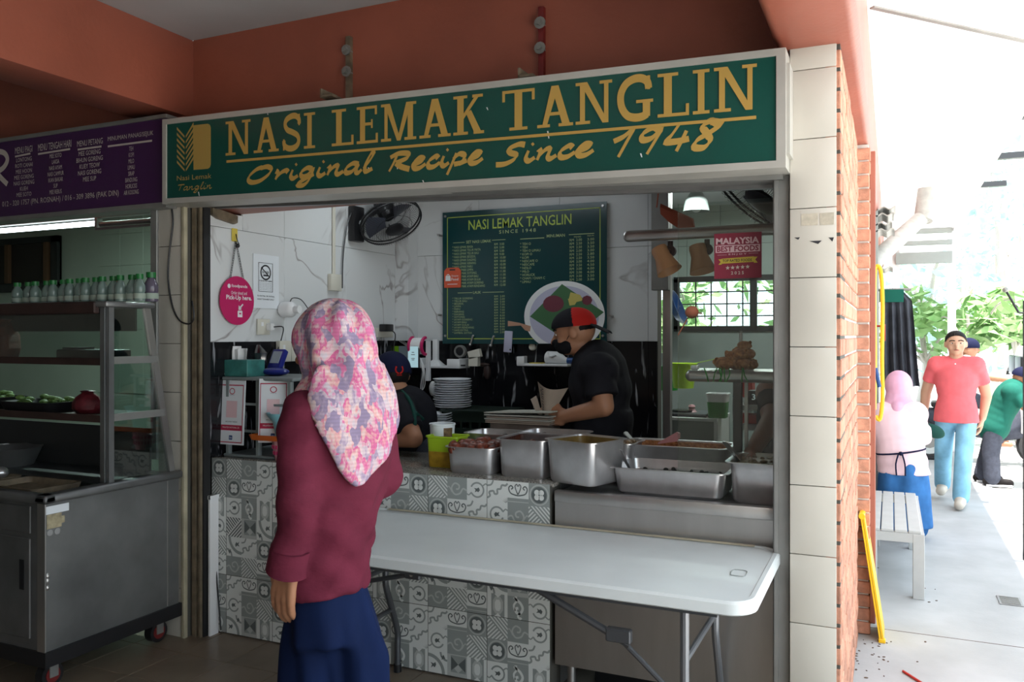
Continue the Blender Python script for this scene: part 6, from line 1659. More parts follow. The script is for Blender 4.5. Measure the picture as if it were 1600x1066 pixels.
obj('bottle_body', MB().lathe([(0, 0), (.02, 0), (.02, .08), (.012, .09), (0, .09)], 14, (p.x, p.y, ztop + .028)), 'off_white', sb_)
obj('bottle_tip', MB().lathe([(0, .088), (.016, .088), (.016, .115), (.012, .13), (0, .132)], 14, (p.x, p.y, ztop + .028)), 'orange', sb_)
# strip light on its batten
a_, b_ = at(-60, 362, Y=3.6), at(152, 350, Y=3.6)
fl_ = thing('strip_light', 'lit fluorescent tube hanging over the left food cart', 'lamp', (b_.x, 3.6, b_.z))
zf = at(75, 355, Y=3.6).z
obj('tube', MB().cyl((-5.6, 3.6, zf), (b_.x, 3.6, zf), .0155, n=14), 'tube_lamp', fl_)
e_ = at(238, 352, Y=3.6)
obj('batten', MB().box((-5.6, 3.58, zf + .03), (e_.x, 3.63, zf + .085)), 'grey_metal', fl_)
obj('end_holder', MB().box((b_.x, 3.58, zf - .03), (b_.x + .02, 3.62, zf + .03)), 'grey_metal', fl_)
obj('spare_tube', MB().cyl((b_.x + .03, 3.6, zf - .01), (e_.x, 3.6, zf - .01), .016, n=12).box((b_.x, 3.585, zf - .045), (e_.x, 3.6, zf - .03)), 'dull_steel', fl_)
obj('bracket', MB().box((b_.x + .05, 3.595, zf + .085), (b_.x + .07, 3.615, 2.75)).box((-5.0, 3.595, zf + .085), (-4.98, 3.615, 2.75)), 'grey_metal', fl_)
mat('wood_strip', (0.12, 0.06, 0.03), 0.6)
# dark framed menu on the far wall
a_, b_ = at(-60, 452, Y=5.56), at(92, 368, Y=5.56)
fm = thing('framed_board', 'dark wooden framed notice board on the left stall wall', 'board', (b_.x, 5.58, a_.z))
obj('board', MB().box((a_.x, 5.57, a_.z), (b_.x, 5.59, b_.z)), 'board_dark', fm)
obj('frame', MB().box((a_.x, 5.54, a_.z - .05), (b_.x, 5.59, a_.z + .03)).box((a_.x, 5.54, b_.z - .06), (b_.x, 5.59, b_.z)).box((b_.x - .09, 5.54, a_.z), (b_.x, 5.59, b_.z)), 'black_paint', fm)
q_ = at(72, 410, Y=5.54)
for dx_ in (0, -.58): obj('wood_strip', MB().box((q_.x + dx_ - .03, 5.53, a_.z + .04), (q_.x + dx_ + .02, 5.57, b_.z - .06)), 'wood_strip', fm)
# ================================================================== PEOPLE
def remesh(mb, name, mats, voxel=0.012, sm=4, cuts=(), fn=None):
    """melts the overlapping shapes of a builder into one continuous surface"""
    bmesh.ops.recalc_face_normals(mb.bm, faces=mb.bm.faces[:])
    me = bpy.data.meshes.new(name); mb.bm.to_mesh(me); mb.bm.free()
    o = bpy.data.objects.new(name, me); COL.objects.link(o)
    r = o.modifiers.new('r', 'REMESH'); r.mode = 'VOXEL'; r.voxel_size = voxel
    if sm:
        s_ = o.modifiers.new('s', 'SMOOTH'); s_.factor = 0.5; s_.iterations = sm
    dg = bpy.context.evaluated_depsgraph_get(); dg.update()
    out = bpy.data.meshes.new_from_object(o.evaluated_get(dg), depsgraph=dg)
    bpy.data.objects.remove(o); bpy.data.meshes.remove(me)
    bm = bmesh.new(); bm.from_mesh(out)
    for co, no in cuts:
        bmesh.ops.bisect_plane(bm, geom=bm.verts[:] + bm.edges[:] + bm.faces[:], plane_co=V(co), plane_no=V(no), clear_outer=True)
    if fn:
        for v in bm.verts: v.co = V(fn(v.co))
    bm.to_mesh(out); bm.free()
    out.materials.clear()
    for m in (mats if isinstance(mats, (list, tuple)) else [mats]): out.materials.append(MATS[m])
    out.name = name; out.shade_smooth()
    return out

class Fig:
    """a figure posed by its joints; local frame x = its right, y = ahead, z = up"""
    def __init__(s, loc, face, H, **J):
        s.H = H; f = V((face[0], face[1], 0)).normalized(); r = V((f.y, -f.x, 0))
        s.f, s.r, s.o = f, r, V(loc); s.M = Matrix((r, f, V((0, 0, 1)))).transposed()
        h = H
        s.J = dict(head=(0, .015 * h, .93 * h), neck=(0, 0, .85 * h), chest=(0, 0, .72 * h), waist=(0, 0, .61 * h), pelvis=(0, 0, .525 * h),
                   shR=(.112 * h, 0, .815 * h), shL=(-.112 * h, 0, .815 * h), elR=(.135 * h, -.02 * h, .63 * h), elL=(-.135 * h, -.02 * h, .63 * h),
                   wrR=(.14 * h, .02 * h, .48 * h), wrL=(-.14 * h, .02 * h, .48 * h), hiR=(.055 * h, 0, .51 * h), hiL=(-.055 * h, 0, .51 * h),
                   knR=(.06 * h, .01 * h, .28 * h), knL=(-.06 * h, .01 * h, .28 * h), anR=(.06 * h, 0, .045 * h), anL=(-.06 * h, 0, .045 * h))
        s.J.update(J)
        s.hR = Matrix.Identity(3)
    def p(s, q):
        q = s.J[q] if isinstance(q, str) else q
        return s.o + s.M @ V(q)
    def world(s, **k):
        for n, v in k.items(): s.J[n] = tuple(s.M.transposed() @ (V(v) - s.o))
    def head_turn(s, yaw=0, pitch=0):
        s.hR = Matrix.Rotation(yaw, 3, 'Z') @ Matrix.Rotation(pitch, 3, 'X')
    def hp(s, x, y, z):      # point on the head, in head units (half height = 1)
        return s.p('head') + s.M @ (s.hR @ V((x, y, z))) * (.068 * s.H)
    def trunk(s, m, k=1.0, add=0.0, parts=('chest', 'waist', 'pelvis')):
        h = s.H; R = s.M
        c, w_, pe, nk = s.p('chest'), s.p('waist'), s.p('pelvis'), s.p('neck')
        up = (nk - pe).normalized(); rt = s.r - up * s.r.dot(up); rt.normalize(); fw = up.cross(rt)
        B = Matrix((rt, fw, up)).transposed()
        dims = dict(chest=(.105, .072, .115), waist=(.088, .066, .10), pelvis=(.098, .075, .085))
        for q in parts:
            d = dims[q]; m.ell(s.p(q), [d[i] * h * k + add for i in range(3)], B, 20, 12)
        if 'waist' in parts: m.ell(c.lerp(w_, .5), (.095 * h * k + add, .067 * h * k + add, .1 * h), B, 20, 12); m.ell(w_.lerp(pe, .5), (.092 * h * k + add, .068 * h * k + add, .09 * h), B, 20, 12)
        if 'chest' in parts: m.cap(s.p('shL').lerp(c, .1), .045 * h * k + add, s.p('shR').lerp(c, .1), .045 * h * k + add)
    def hand(s, m, wr, d, n, th, curl=.5, sc=1.0, out=None):
        """palm and five fingers: d along the hand, n the back of the hand, th towards the thumb"""
        d, n = V(d).normalized(), V(n); n = (n - d * n.dot(d)).normalized(); l = d.cross(n).normalized()
        if l.dot(V(th)) < 0: l = -l
        u = .108 * s.H * sc; wr = V(wr)
        for k in range(4):
            b = wr + l * (u * .10 * (1.5 - k)) ; kn = wr + d * u * (.50 - .03 * abs(k - 1)) + l * u * (.145 * (1.5 - k))
            m.cap(b, u * .10, kn, u * .082, 10)
            L = u * (.24, .27, .25, .19)[k]; pdir = d.copy(); q = kn
            for j in range(3):
                a = curl * (.6 + .5 * j); pdir = (d * math.cos(curl * (.5 + .75 * j)) - n * math.sin(curl * (.5 + .75 * j))).normalized()
                e = q + pdir * L * (1, .72, .58)[j]; m.cap(q, u * (.078, .07, .062)[j], e, u * (.07, .062, .05)[j], 8); q = e
        t0 = wr + d * u * .10 + l * u * .16; t1 = t0 + (d * .62 + l * .62 - n * .2).normalized() * u * .26; t2 = t1 + (d * .9 + l * .25 - n * .45).normalized() * u * .2; t3 = t2 + (d * .95 - n * .5).normalized() * u * .15
        m.cap(wr, u * .13, t0, u * .11, 8); m.cap(t0, u * .10, t1, u * .085, 8); m.cap(t1, u * .08, t2, u * .07, 8); m.cap(t2, u * .068, t3, u * .055, 8)
    def headmesh(s, m):
        h = s.H; g = .068 * h
        R = s.M @ s.hR; c = s.p('head')
        m.ell(c + R @ V((0, -.06, .12)) * g, (.80 * g, .98 * g, .88 * g), R, 20, 14)
        m.ell(c + R @ V((0, .16, -.36)) * g, (.62 * g, .72 * g, .66 * g), R, 18, 12)
        m.ell(c + R @ V((0, .50, -.78)) * g, (.30 * g, .26 * g, .22 * g), R, 12, 8)
        m.cap(c + R @ V((0, .82, .10)) * g, .09 * g, c + R @ V((0, 1.06, -.26)) * g, .15 * g, 10)
        m.ell(c + R @ V((0, .70, .22)) * g, (.52 * g, .2 * g, .12 * g), R, 12, 8)
        m.ell(c + R @ V((0, .80, -.53)) * g, (.24 * g, .12 * g, .10 * g), R, 12, 8)
        for sd in (-1, 1):
            m.ell(c + R @ V((sd * .82, -.06, -.06)) * g, (.09 * g, .2 * g, .30 * g), R, 10, 8)
            m.ell(c + R @ V((sd * .40, .55, -.28)) * g, (.24 * g, .26 * g, .22 * g), R, 10, 8)
        m.cap(s.p('neck') - V((0, 0, .02 * h)), .038 * h, c + R @ V((0, -.12, -.55)) * g, .036 * h)
    def face(s, root, lip='lip'):
        g = .068 * s.H; R = s.M @ s.hR; c = s.p('head')
        for sd in (-1, 1):
            e = put('eye', MB().ell(c + R @ V((sd * .32, .80, .05)) * g, (.11 * g, .06 * g, .05 * g), R, 10, 8).mesh('eye', 'eye_white'), root); e.matrix_parent_inverse = root.matrix_basis.inverted()
            put('iris', MB().ell(c + R @ V((sd * .32, .838, .05)) * g, (.055 * g, .035 * g, .05 * g), R, 8, 6).mesh('iris', 'hair'), e)
            put('eyebrow', MB().tube([c + R @ V((sd * x, y, z)) * g for x, y, z in ((.12, .90, .25), (.34, .86, .30), (.54, .72, .23))], .035 * g, 6, 3).mesh('eyebrow', 'hair'), root)
        put('mouth', MB().ell(c + R @ V((0, .915, -.53)) * g, (.22 * g, .05 * g, .05 * g), R, 10, 6).mesh('mouth', lip), root)
    def limbs(s, m, arms=True, legs=True, ak=1.0, lk=1.0):
        h = s.H
        for q in 'RL':
            if arms:
                m.cap(s.p('sh' + q), .033 * h * ak, s.p('el' + q), .027 * h * ak); m.cap(s.p('el' + q), .027 * h * ak, s.p('wr' + q), .018 * h * ak)
            if legs:
                m.cap(s.p('hi' + q), .055 * h * lk, s.p('kn' + q), .037 * h * lk); m.cap(s.p('kn' + q), .036 * h * lk, s.p('an' + q), .023 * h)
                a = s.p('an' + q); m.cap(a + V((0, 0, -.015 * h)), .024 * h, a + s.f * .085 * h + V((0, 0, -.022 * h)), .02 * h)
    def shoes(s, root, mt, w_=.03):
        h = s.H
        for q in 'RL':
            a = s.p('an' + q); z0 = a.z - .045 * h
            m = MB(); m.cap(V((a.x, a.y, z0 + .03 * h)) - s.f * .03 * h, .03 * h, V((a.x, a.y, z0 + .027 * h)) + s.f * .10 * h, .027 * h)
            m.cap(V((a.x, a.y, z0 + .05 * h)), .032 * h, V((a.x, a.y, z0 + .03 * h)) + s.f * .05 * h, .03 * h)
            put('shoe', remesh(m, 'shoe', mt, .010, 3, [((0, 0, z0), (0, 0, -1))]), root)

def person(label, fig, loc, skin, body_fn, voxel=.011):
    t = thing('person', label, 'person', loc)
    m = MB(); body_fn(m)
    o = put('body', remesh(m, 'body', skin, voxel, 3), t)
    return t

# ------------------------------------------------------------------ woman walking past in front
def build_woman():
    P0 = at(512, 1180, Y=2.05); P0 = V((-1.515, 2.05, 0))
    F = Fig(P0, (-1, .10), 1.60)
    F.world(head=(-1.525, 2.05, 1.50), neck=(-1.50, 2.05, 1.37), chest=(-1.485, 2.05, 1.19), waist=(-1.495, 2.03, 1.0), pelvis=(-1.512, 2.02, .86),
            shL=(-1.492, 1.910, 1.315), shR=(-1.492, 2.195, 1.315), elL=(-1.462, 1.872, 1.09), wrL=(-1.525, 1.888, .885), elR=(-1.47, 2.20, 1.10), wrR=(-1.560, 2.10, 1.04),
            hiL=(-1.51, 1.98, .82), hiR=(-1.51, 2.065, .82), knL=(-1.54, 1.98, .45), knR=(-1.46, 2.11, .45), anL=(-1.62, 1.98, .07), anR=(-1.36, 2.11, .09))
    F.head_turn(.38, -.05)
    t = thing('person', 'woman in a pink patterned hijab, maroon top and navy trousers walking past the counter', 'person', (P0.x, P0.y, 0))
    m = MB(); F.headmesh(m); F.trunk(m, .70); F.limbs(m, ak=.92, lk=.72)
    F.hand(m, F.p('wrL') + V((-.008, 0, -.02)), V((-.28, .02, -1)), V((0, -1, 0)), V((-1, 0, 0)), .45, 1.0)
    F.hand(m, F.p('wrR'), V((-.15, -1, -.1)), V((-1, 0, 0)), V((0, 0, 1)), .45, .9)
    put('body', remesh(m, 'body', 'skin', .0065, 3), t)
    F.face(t)
    # top: rings down the body, loose at the hem
    m = MB(); h = F.H
    def ringt(cx, cy, z, rx, ry, n=28, dz=0): return [V((cx + rx * math.cos(2 * PI * i / n), cy + ry * math.sin(2 * PI * i / n), z + dz * math.cos(2 * PI * i / n))) for i in range(n)]
    m.loft([ringt(-1.50, 2.05, 1.40, .055, .06), ringt(-1.495, 2.05, 1.375, .085, .12), ringt(-1.485, 2.05, 1.32, .108, .165), ringt(-1.478, 2.05, 1.22, .120, .165), ringt(-1.476, 2.04, 1.10, .118, .148), ringt(-1.490, 2.03, .98, .112, .130), ringt(-1.502, 2.025, .90, .110, .124), ringt(-1.512, 2.02, .775, .112, .126, dz=.018)])
    def sleeve(sh, el, wr, r):
        m.cap(V(sh), r[0], V(el), r[1]); m.cap(V(el), r[1], V(wr), r[2])
    sleeve(F.p('shL') + V((.0, .012, -.005)), F.p('elL'), F.p('wrL') + V((.006, .002, .03)), (.078, .062, .050))
    sleeve(F.p('shR') + V((0, -.015, -.005)), F.p('elR'), F.p('wrR') + V((.03, .01, 0)), (.068, .066, .05))
    # flared cuff
    wl = F.p('wrL'); d = (F.p('elL') - wl).normalized()
    m.cyl(wl + d * .055, wl - d * .012, .056, .060, 20)
    def folds(c):
        z = c.z; a = math.atan2(c.y - 2.05, c.x + 1.48)
        k = .004 * math.sin(30 * z + 5 * a + 2 * math.sin(14 * z)) + .003 * math.sin(55 * z - 7 * a)
        return c + V((math.cos(a), math.sin(a), 0)) * k
    put('top', remesh(m, 'top', 'maroon', .010, 4, fn=folds), t)
    m = MB()
    m.cyl(wl + d * .062, wl - d * .014, .0585, .0635, 24, False); m.cyl(wl - d * .014, wl + d * .062, .0600, .055, 24, False)
    put('cuff', m.mesh('cuff', 'maroon'), t)
    # wide trousers
    m = MB()
    m.loft([ringt(-1.51, 2.025, .92, .09, .11), ringt(-1.512, 2.025, .82, .098, .115), ringt(-1.512, 2.03, .72, .108, .122), ringt(-1.512, 2.035, .64, .118, .128)])
    for q, xk in (('L', (-1.57, -1.65)), ('R', (-1.465, -1.39))):
        hy = F.p('hi' + q).y + .02
        m.loft([ringt(-1.515 if q == 'L' else -1.505, hy - .02, .78, .090, .068), ringt(xk[0] + .01, hy, .60, .105, .080), ringt(xk[0], hy, .44, .110, .085), ringt((xk[0] + xk[1]) / 2, hy, .26, .115, .09), ringt(xk[1], hy, .10, .12, .095)])
    def tf(c):
        a = math.atan2(c.y - 2.05, c.x + 1.49)
        return c + V((math.cos(a), math.sin(a), 0)) * (.008 * math.sin(9 * a + 7 * c.z) * min(1, max(0, (.85 - c.z) * 3)))
    put('trousers', remesh(m, 'trousers', 'navy', .012, 4, [((0, 0, .085), (0, 0, -1))], fn=tf), t)
    F.shoes(t, 'shoe_dark')
    # hijab: hood, neck folds, cape ending in a point low on the back
    m = MB(); hc = F.p('head')
    m.ell(hc + V((.012, 0, .03)), (.124, .116, .124), None, 24, 16)
    m.ell(hc + V((.030, 0, -.02)), (.122, .116, .125), None, 24, 16)
    m.ell(hc + V((-.01, 0, -.10)), (.095, .092, .08), None, 20, 12)
    m.cap(hc + V((.035, 0, -.05)), .108, V((-1.445, 2.05, 1.33)), .115)
    m.loft([ringt(-1.485, 2.05, 1.42, .104, .108), ringt(-1.482, 2.05, 1.37, .112, .150), ringt(-1.478, 2.05, 1.325, .120, .172)])
    # cape on the back (towards +X), wrapping the sides
    rows = []
    for z, hw, xo, thick, am in ((1.46, 1.2, .112, .02, -.0), (1.41, 1.35, .128, .02, -.0), (1.37, 1.35, .144, .02, -.02), (1.33, 1.20, .152, .02, -.05), (1.29, 1.0, .156, .02, -.10), (1.25, .82, .158, .02, -.16), (1.21, .62, .160, .02, -.22), (1.17, .42, .160, .018, -.30), (1.14, .25, .160, .015, -.35), (1.115, .07, .160, .012, -.38)):
        n = 14; o_, i_ = [], []
        for k in range(n + 1):
            a = -hw + 2 * hw * k / n + am
            rx, ry = xo - .008, xo + .028
            o_.append(V((-1.478 + rx * math.cos(a), 2.05 + ry * math.sin(a), z - .05 * 0)))
            i_.append(V((-1.478 + (rx - thick - .02) * math.cos(a), 2.05 + (ry - thick - .02) * math.sin(a), z)))
        rows.append(o_ + i_[::-1])
    m.loft(rows)
    c0, c1 = F.hp(0, .2, -.05), F.f
    def hf(c):
        a = math.atan2(c.y - 2.05, c.x + 1.49); z = c.z
        amp = .006 if z > 1.38 else .005
        return c + V((math.cos(a), math.sin(a), 0)) * amp * (math.sin(7 * a + 16 * z) + .6 * math.sin(26 * z - 5 * a))
    me = remesh(m, 'hijab', 'hijab_print', .0085, 4, fn=hf)
    # face opening
    bm = bmesh.new(); bm.from_mesh(me)
    fc = F.hp(0, .62, -.12); R = F.M @ F.hR
    dead = []
    for f in bm.faces:
        q = R.transposed() @ (f.calc_center_median() - fc)
        if q.y > -.03 and (q.x / .066) ** 2 + (q.z / .088) ** 2 < 1: dead.append(f)
    bmesh.ops.delete(bm, geom=dead, context='FACES'); bm.to_mesh(me); bm.free()
    put('hijab', me, t)
    t.rotation_euler = (0, 0, -.20); t.location.x -= .004
build_woman()

# ------------------------------------------------------------------ masked worker behind the counter
def build_worker():
    base = V((-1.36, 4.18, 0))
    F = Fig(base, (-1, -.08), 1.68)
    W = lambda px, py, Y: at(px, py, Y=Y)
    F.world(head=W(897, 519, 4.16), neck=W(925, 566, 4.18), chest=W(938, 602, 4.18), waist=W(941, 655, 4.18), pelvis=W(939, 700, 4.18),
            shL=W(934, 581, 4.01), shR=W(945, 578, 4.35), elL=W(944, 636, 3.96), wrL=W(879, 652, 4.0), elR=W(915, 650, 4.38), wrR=W(878, 655, 4.16),
            hiL=(-1.34, 4.09, .86), hiR=(-1.34, 4.27, .86), knL=(-1.37, 4.09, .47), knR=(-1.35, 4.27, .47), anL=(-1.34, 4.09, .075), anR=(-1.33, 4.27, .075))
    F.head_turn(.12, -.22)
    t = thing('person', 'worker in black tee, black mask and red-backed cap folding brown paper behind the pans', 'person', base)
    m = MB(); F.headmesh(m); F.trunk(m, .95); F.limbs(m, ak=1.12)
    F.hand(m, F.p('wrL'), V((-1, .12, .05)), V((-.1, -.9, .35)), V((0, .2, 1)), .75, 1.05)
    F.hand(m, F.p('wrR'), V((-.95, -.35, .0)), V((.1, .7, .6)), V((0, -.2, 1)), .7, 1.05)
    put('body', remesh(m, 'body', 'skin', .0075, 3), t)
    F.face(t)
    g = .068 * F.H; R = F.M @ F.hR; hc = F.p('head')
    # tee with loose half sleeves
    m = MB(); F.trunk(m, 1.15, .022)
    for q in 'LR':
        a, b = F.p('sh' + q), F.p('el' + q); m.cap(a, .078, a.lerp(b, .3), .080); m.cyl(a.lerp(b, .1), a.lerp(b, .72), .080, .082, 18)
    m.cap(F.p('neck') - V((0, 0, .05)), .085, F.p('chest'), .12)
    pe = F.p('pelvis'); m.loft([[V((pe.x + rx * math.cos(2 * PI * i / 24), pe.y + ry * math.sin(2 * PI * i / 24), z)) for i in range(24)] for z, rx, ry in ((pe.z + .2, .165, .20), (pe.z, .165, .205), (pe.z - .14, .155, .20))])
    put('tee_shirt', remesh(m, 'tee_shirt', 'black_cloth', .010, 4, fn=lambda c: c + V((.004 * math.sin(40 * c.z + 14 * c.x), 0, 0))), t)
    m = MB(); m.tube([F.p('neck') + V((.052 * math.cos(a), .055 * math.sin(a), .012 - .03 * -math.cos(a) * .6)) for a in [2 * PI * i / 20 for i in range(20)]], .012, 8, 0, True)
    put('collar', m.mesh('collar', 'black_cloth'), t)
    # trousers
    m = MB(); m.ell(F.p('pelvis'), (.15, .17, .14))
    for q in 'LR': m.cap(F.p('hi' + q), .105, F.p('kn' + q), .085); m.cap(F.p('kn' + q), .085, F.p('an' + q) + V((0, 0, .03)), .075)
    put('trousers', remesh(m, 'trousers', 'charcoal_cloth', .013, 3), t); F.shoes(t, 'shoe_dark')
    # mask
    m = MB(); m.ell(hc + R @ V((0, .44, -.50)) * g, (.66 * g, .62 * g, .46 * g), R, 20, 14); m.ell(hc + R @ V((0, .95, -.30)) * g, (.24 * g, .22 * g, .20 * g), R, 12, 8)
    mk = put('mask', remesh(m, 'mask', 'mask_black', .006, 4, [(hc + R @ V((0, .20, 0)) * g, R @ V((0, -1, 0))), (hc + R @ V((0, 0, -.13)) * g, R @ V((0, -.1, 1)))]), t)
    m = MB()
    for sd in (-1, 1): m.tube([hc + R @ V((sd * .58, .35, -.32)) * g, hc + R @ V((sd * .80, .1, -.1)) * g, hc + R @ V((sd * .86, -.14, .08)) * g], .0022, 5, 4)
    put('ear_loop', m.mesh('ear_loop', 'mask_black'), t)
    # hair at the nape and the temples
    m = MB(); m.ell(hc + R @ V((0, -.08, .10)) * g, (.80 * g, .97 * g, .62 * g), R, 20, 14)
    put('hair', remesh(m, 'hair', 'hair', .008, 1, [(hc + R @ V((0, -.22, 0)) * g, R @ V((0, 1, -.25)))]), t)
    # cap, worn backwards: black front panel, red rear panel, brim over the neck
    m = MB(); cc = hc + R @ V((0, -.06, .30)) * g
    m.ell(cc, (.90 * g, 1.08 * g, .84 * g), R, 28, 18)
    me = remesh(m, 'cap_crown', ['cap_red', 'black_cloth'], .006, 2, [(cc + R @ V((0, 0, -.06)) * g, R @ V((0, .12, -1)))])
    for p_ in me.polygons:
        q = R.transposed() @ (p_.center - cc); p_.material_index = 1 if (q.y > -.10 * g) else 0
    cp_ = put('cap_crown', me, t)
    m = MB(); B = lambda x, y, z: cc + R @ V((x, y, z)) * g
    top = [[B(x * .78, -.86 - yy, -.06 - .75 * yy - .10 * abs(x) ** 2) for x in (-1, -.7, -.35, 0, .35, .7, 1)] for yy in (0, .35, .72)]
    low = [[q - V((0, 0, .006)) for q in r_] for r_ in top]
    m.loft([a + b[::-1] for a, b in zip(top, low)])
    put('cap_brim', m.mesh('cap_brim', 'black_cloth'), t)
build_worker()

# ------------------------------------------------------------------ bent worker in the navy cap
def build_bent():
    base = V((-2.36, 4.10, 0))
    F = Fig(base, (-.80, .60), 1.66)
    W = lambda px, py, Y: at(px, py, Y=Y)
    F.world(head=W(612, 586, 4.02), neck=W(636, 621, 4.02), chest=W(638, 652, 4.03), waist=W(640, 692, 4.08), pelvis=(-2.38, 4.14, .86),
            shL=W(626, 634, 3.88), shR=W(646, 630, 4.20), elL=W(647, 686, 3.77), wrL=W(602, 690, 3.80), elR=W(665, 690, 4.24), wrR=W(612, 692, 4.0),
            hiL=(-2.38, 4.08, .84), hiR=(-2.27, 4.24, .84), knL=(-2.42, 4.12, .46), knR=(-2.31, 4.28, .46), anL=(-2.37, 4.08, .075), anR=(-2.26, 4.24, .075))
    F.head_turn(-.1, -.50)
    t = thing('person', 'worker in navy cap and dark tee bent over the counter beside the plates', 'person', base)
    m = MB(); F.headmesh(m); F.trunk(m, .78); F.limbs(m, ak=1.08)
    for q, th in (('L', V((0, .5, 1))), ('R', V((0, -.5, 1)))): F.hand(m, F.p('wr' + q), V((-1, .25, 0)), V((0, -.2, 1)), th, .4, 1.0)
    put('body', remesh(m, 'body', 'skin', .008, 3), t); F.face(t)
    g = .068 * F.H; R = F.M @ F.hR; hc = F.p('head')
    m = MB(); F.trunk(m, .92, .010)
    for q in 'LR':
        a, b = F.p('sh' + q), F.p('el' + q); m.cap(a, .074, a.lerp(b, .35), .074); m.cyl(a.lerp(b, .1), a.lerp(b, .74), .074, .076, 18)
    tee = put('tee_shirt', remesh(m, 'tee_shirt', 'black_cloth', .010, 4), t)
    from mathutils.bvhtree import BVHTree
    bv = BVHTree.FromPolygons([v.co for v in tee.data.vertices], [p.vertices for p in tee.data.polygons])
    def onshirt(px, py):
        dr = (at(px, py, Y=4) - V((0, 0, CZ))).normalized(); h_ = bv.ray_cast(V((0, 0, CZ)), dr)[0]
        return None if h_ is None else h_ - dr * .004
    m = MB()
    for path in (((628, 612), (636, 620), (643, 632), (647, 646), (648, 662), (647, 678), (645, 694)), ((646, 642), (652, 648), (657, 652), (661, 656))):
        P = [q for q in (onshirt(*p_) for p_ in path) if q is not None]
        if len(P) > 2: m.tube(P, .011, 8, 3)
    put('apron_strap', m.mesh('apron_strap', 'apron_green'), t)
    m = MB(); m.ell(F.p('pelvis'), (.15, .16, .14))
    for q in 'LR': m.cap(F.p('hi' + q), .10, F.p('kn' + q), .08); m.cap(F.p('kn' + q), .08, F.p('an' + q) + V((0, 0, .03)), .07)
    put('trousers', remesh(m, 'trousers', 'charcoal_cloth', .013, 3), t); F.shoes(t, 'shoe_dark')
    m = MB(); m.ell(hc + R @ V((0, -.2, -.05)) * g, (.86 * g, .86 * g, .78 * g), R, 20, 14)
    put('hair', remesh(m, 'hair', 'hair', .008, 2, [(hc + R @ V((0, .05, 0)) * g, R @ V((0, 1, .2)))]), t)
    m = MB(); cc = hc + R @ V((0, -.08, .16)) * g; m.ell(cc, (.98 * g, 1.14 * g, 1.0 * g), R, 28, 18)
    put('cap_crown', remesh(m, 'cap_crown', 'cap_navy', .007, 2, [(cc + R @ V((0, 0, -.22)) * g, R @ V((0, .30, -1)))]), t)
    # brim at the far side and the red horned emblem towards the counter
    B = lambda x, y, z: cc + R @ V((x, y, z)) * g
    m = MB(); top = [[B(x * .74, .86 + yy, .02 - .2 * yy - .1 * x * x) for x in (-1, -.5, 0, .5, 1)] for yy in (0, .4, .75)]
    m.loft([a + [q - V((0, 0, .006)) for q in a][::-1] for a in top]); put('cap_brim', m.mesh('cap_brim', 'cap_navy'), t)
    ec = at(628, 578, Y=cc.y - .10); n_ = (V((0, 0, CZ)) - cc).normalized()
    dirw = (ec - cc).normalized()
    sd = dirw.cross(V((0, 0, 1))).normalized() * -1; up = sd.cross(dirw) * -1
    if up.z < 0: up = -up
    if sd.x < 0: sd = -sd
    def EM(x, y):
        q = cc + dirw * .2 + sd * x + up * y; d_ = R.transposed() @ (q - cc); k = math.sqrt((d_.x / (.98 * g)) ** 2 + (d_.y / (1.14 * g)) ** 2 + (d_.z / (1.0 * g)) ** 2)
        return cc + (q - cc) * (1.012 / k)
    m = MB()
    for sgn in (-1, 1): ribbon(m, [(sgn * .004, -.030), (sgn * .026, -.016), (sgn * .034, .008), (sgn * .026, .034)], .014, EM, 5)
    text_faces(m, 'Y0UNG', EM, -.028, .028, -.052, .014, bold=.02)
    put('cap_emblem', m.mesh('cap_emblem', 'cap_red', 0), t)
build_bent()

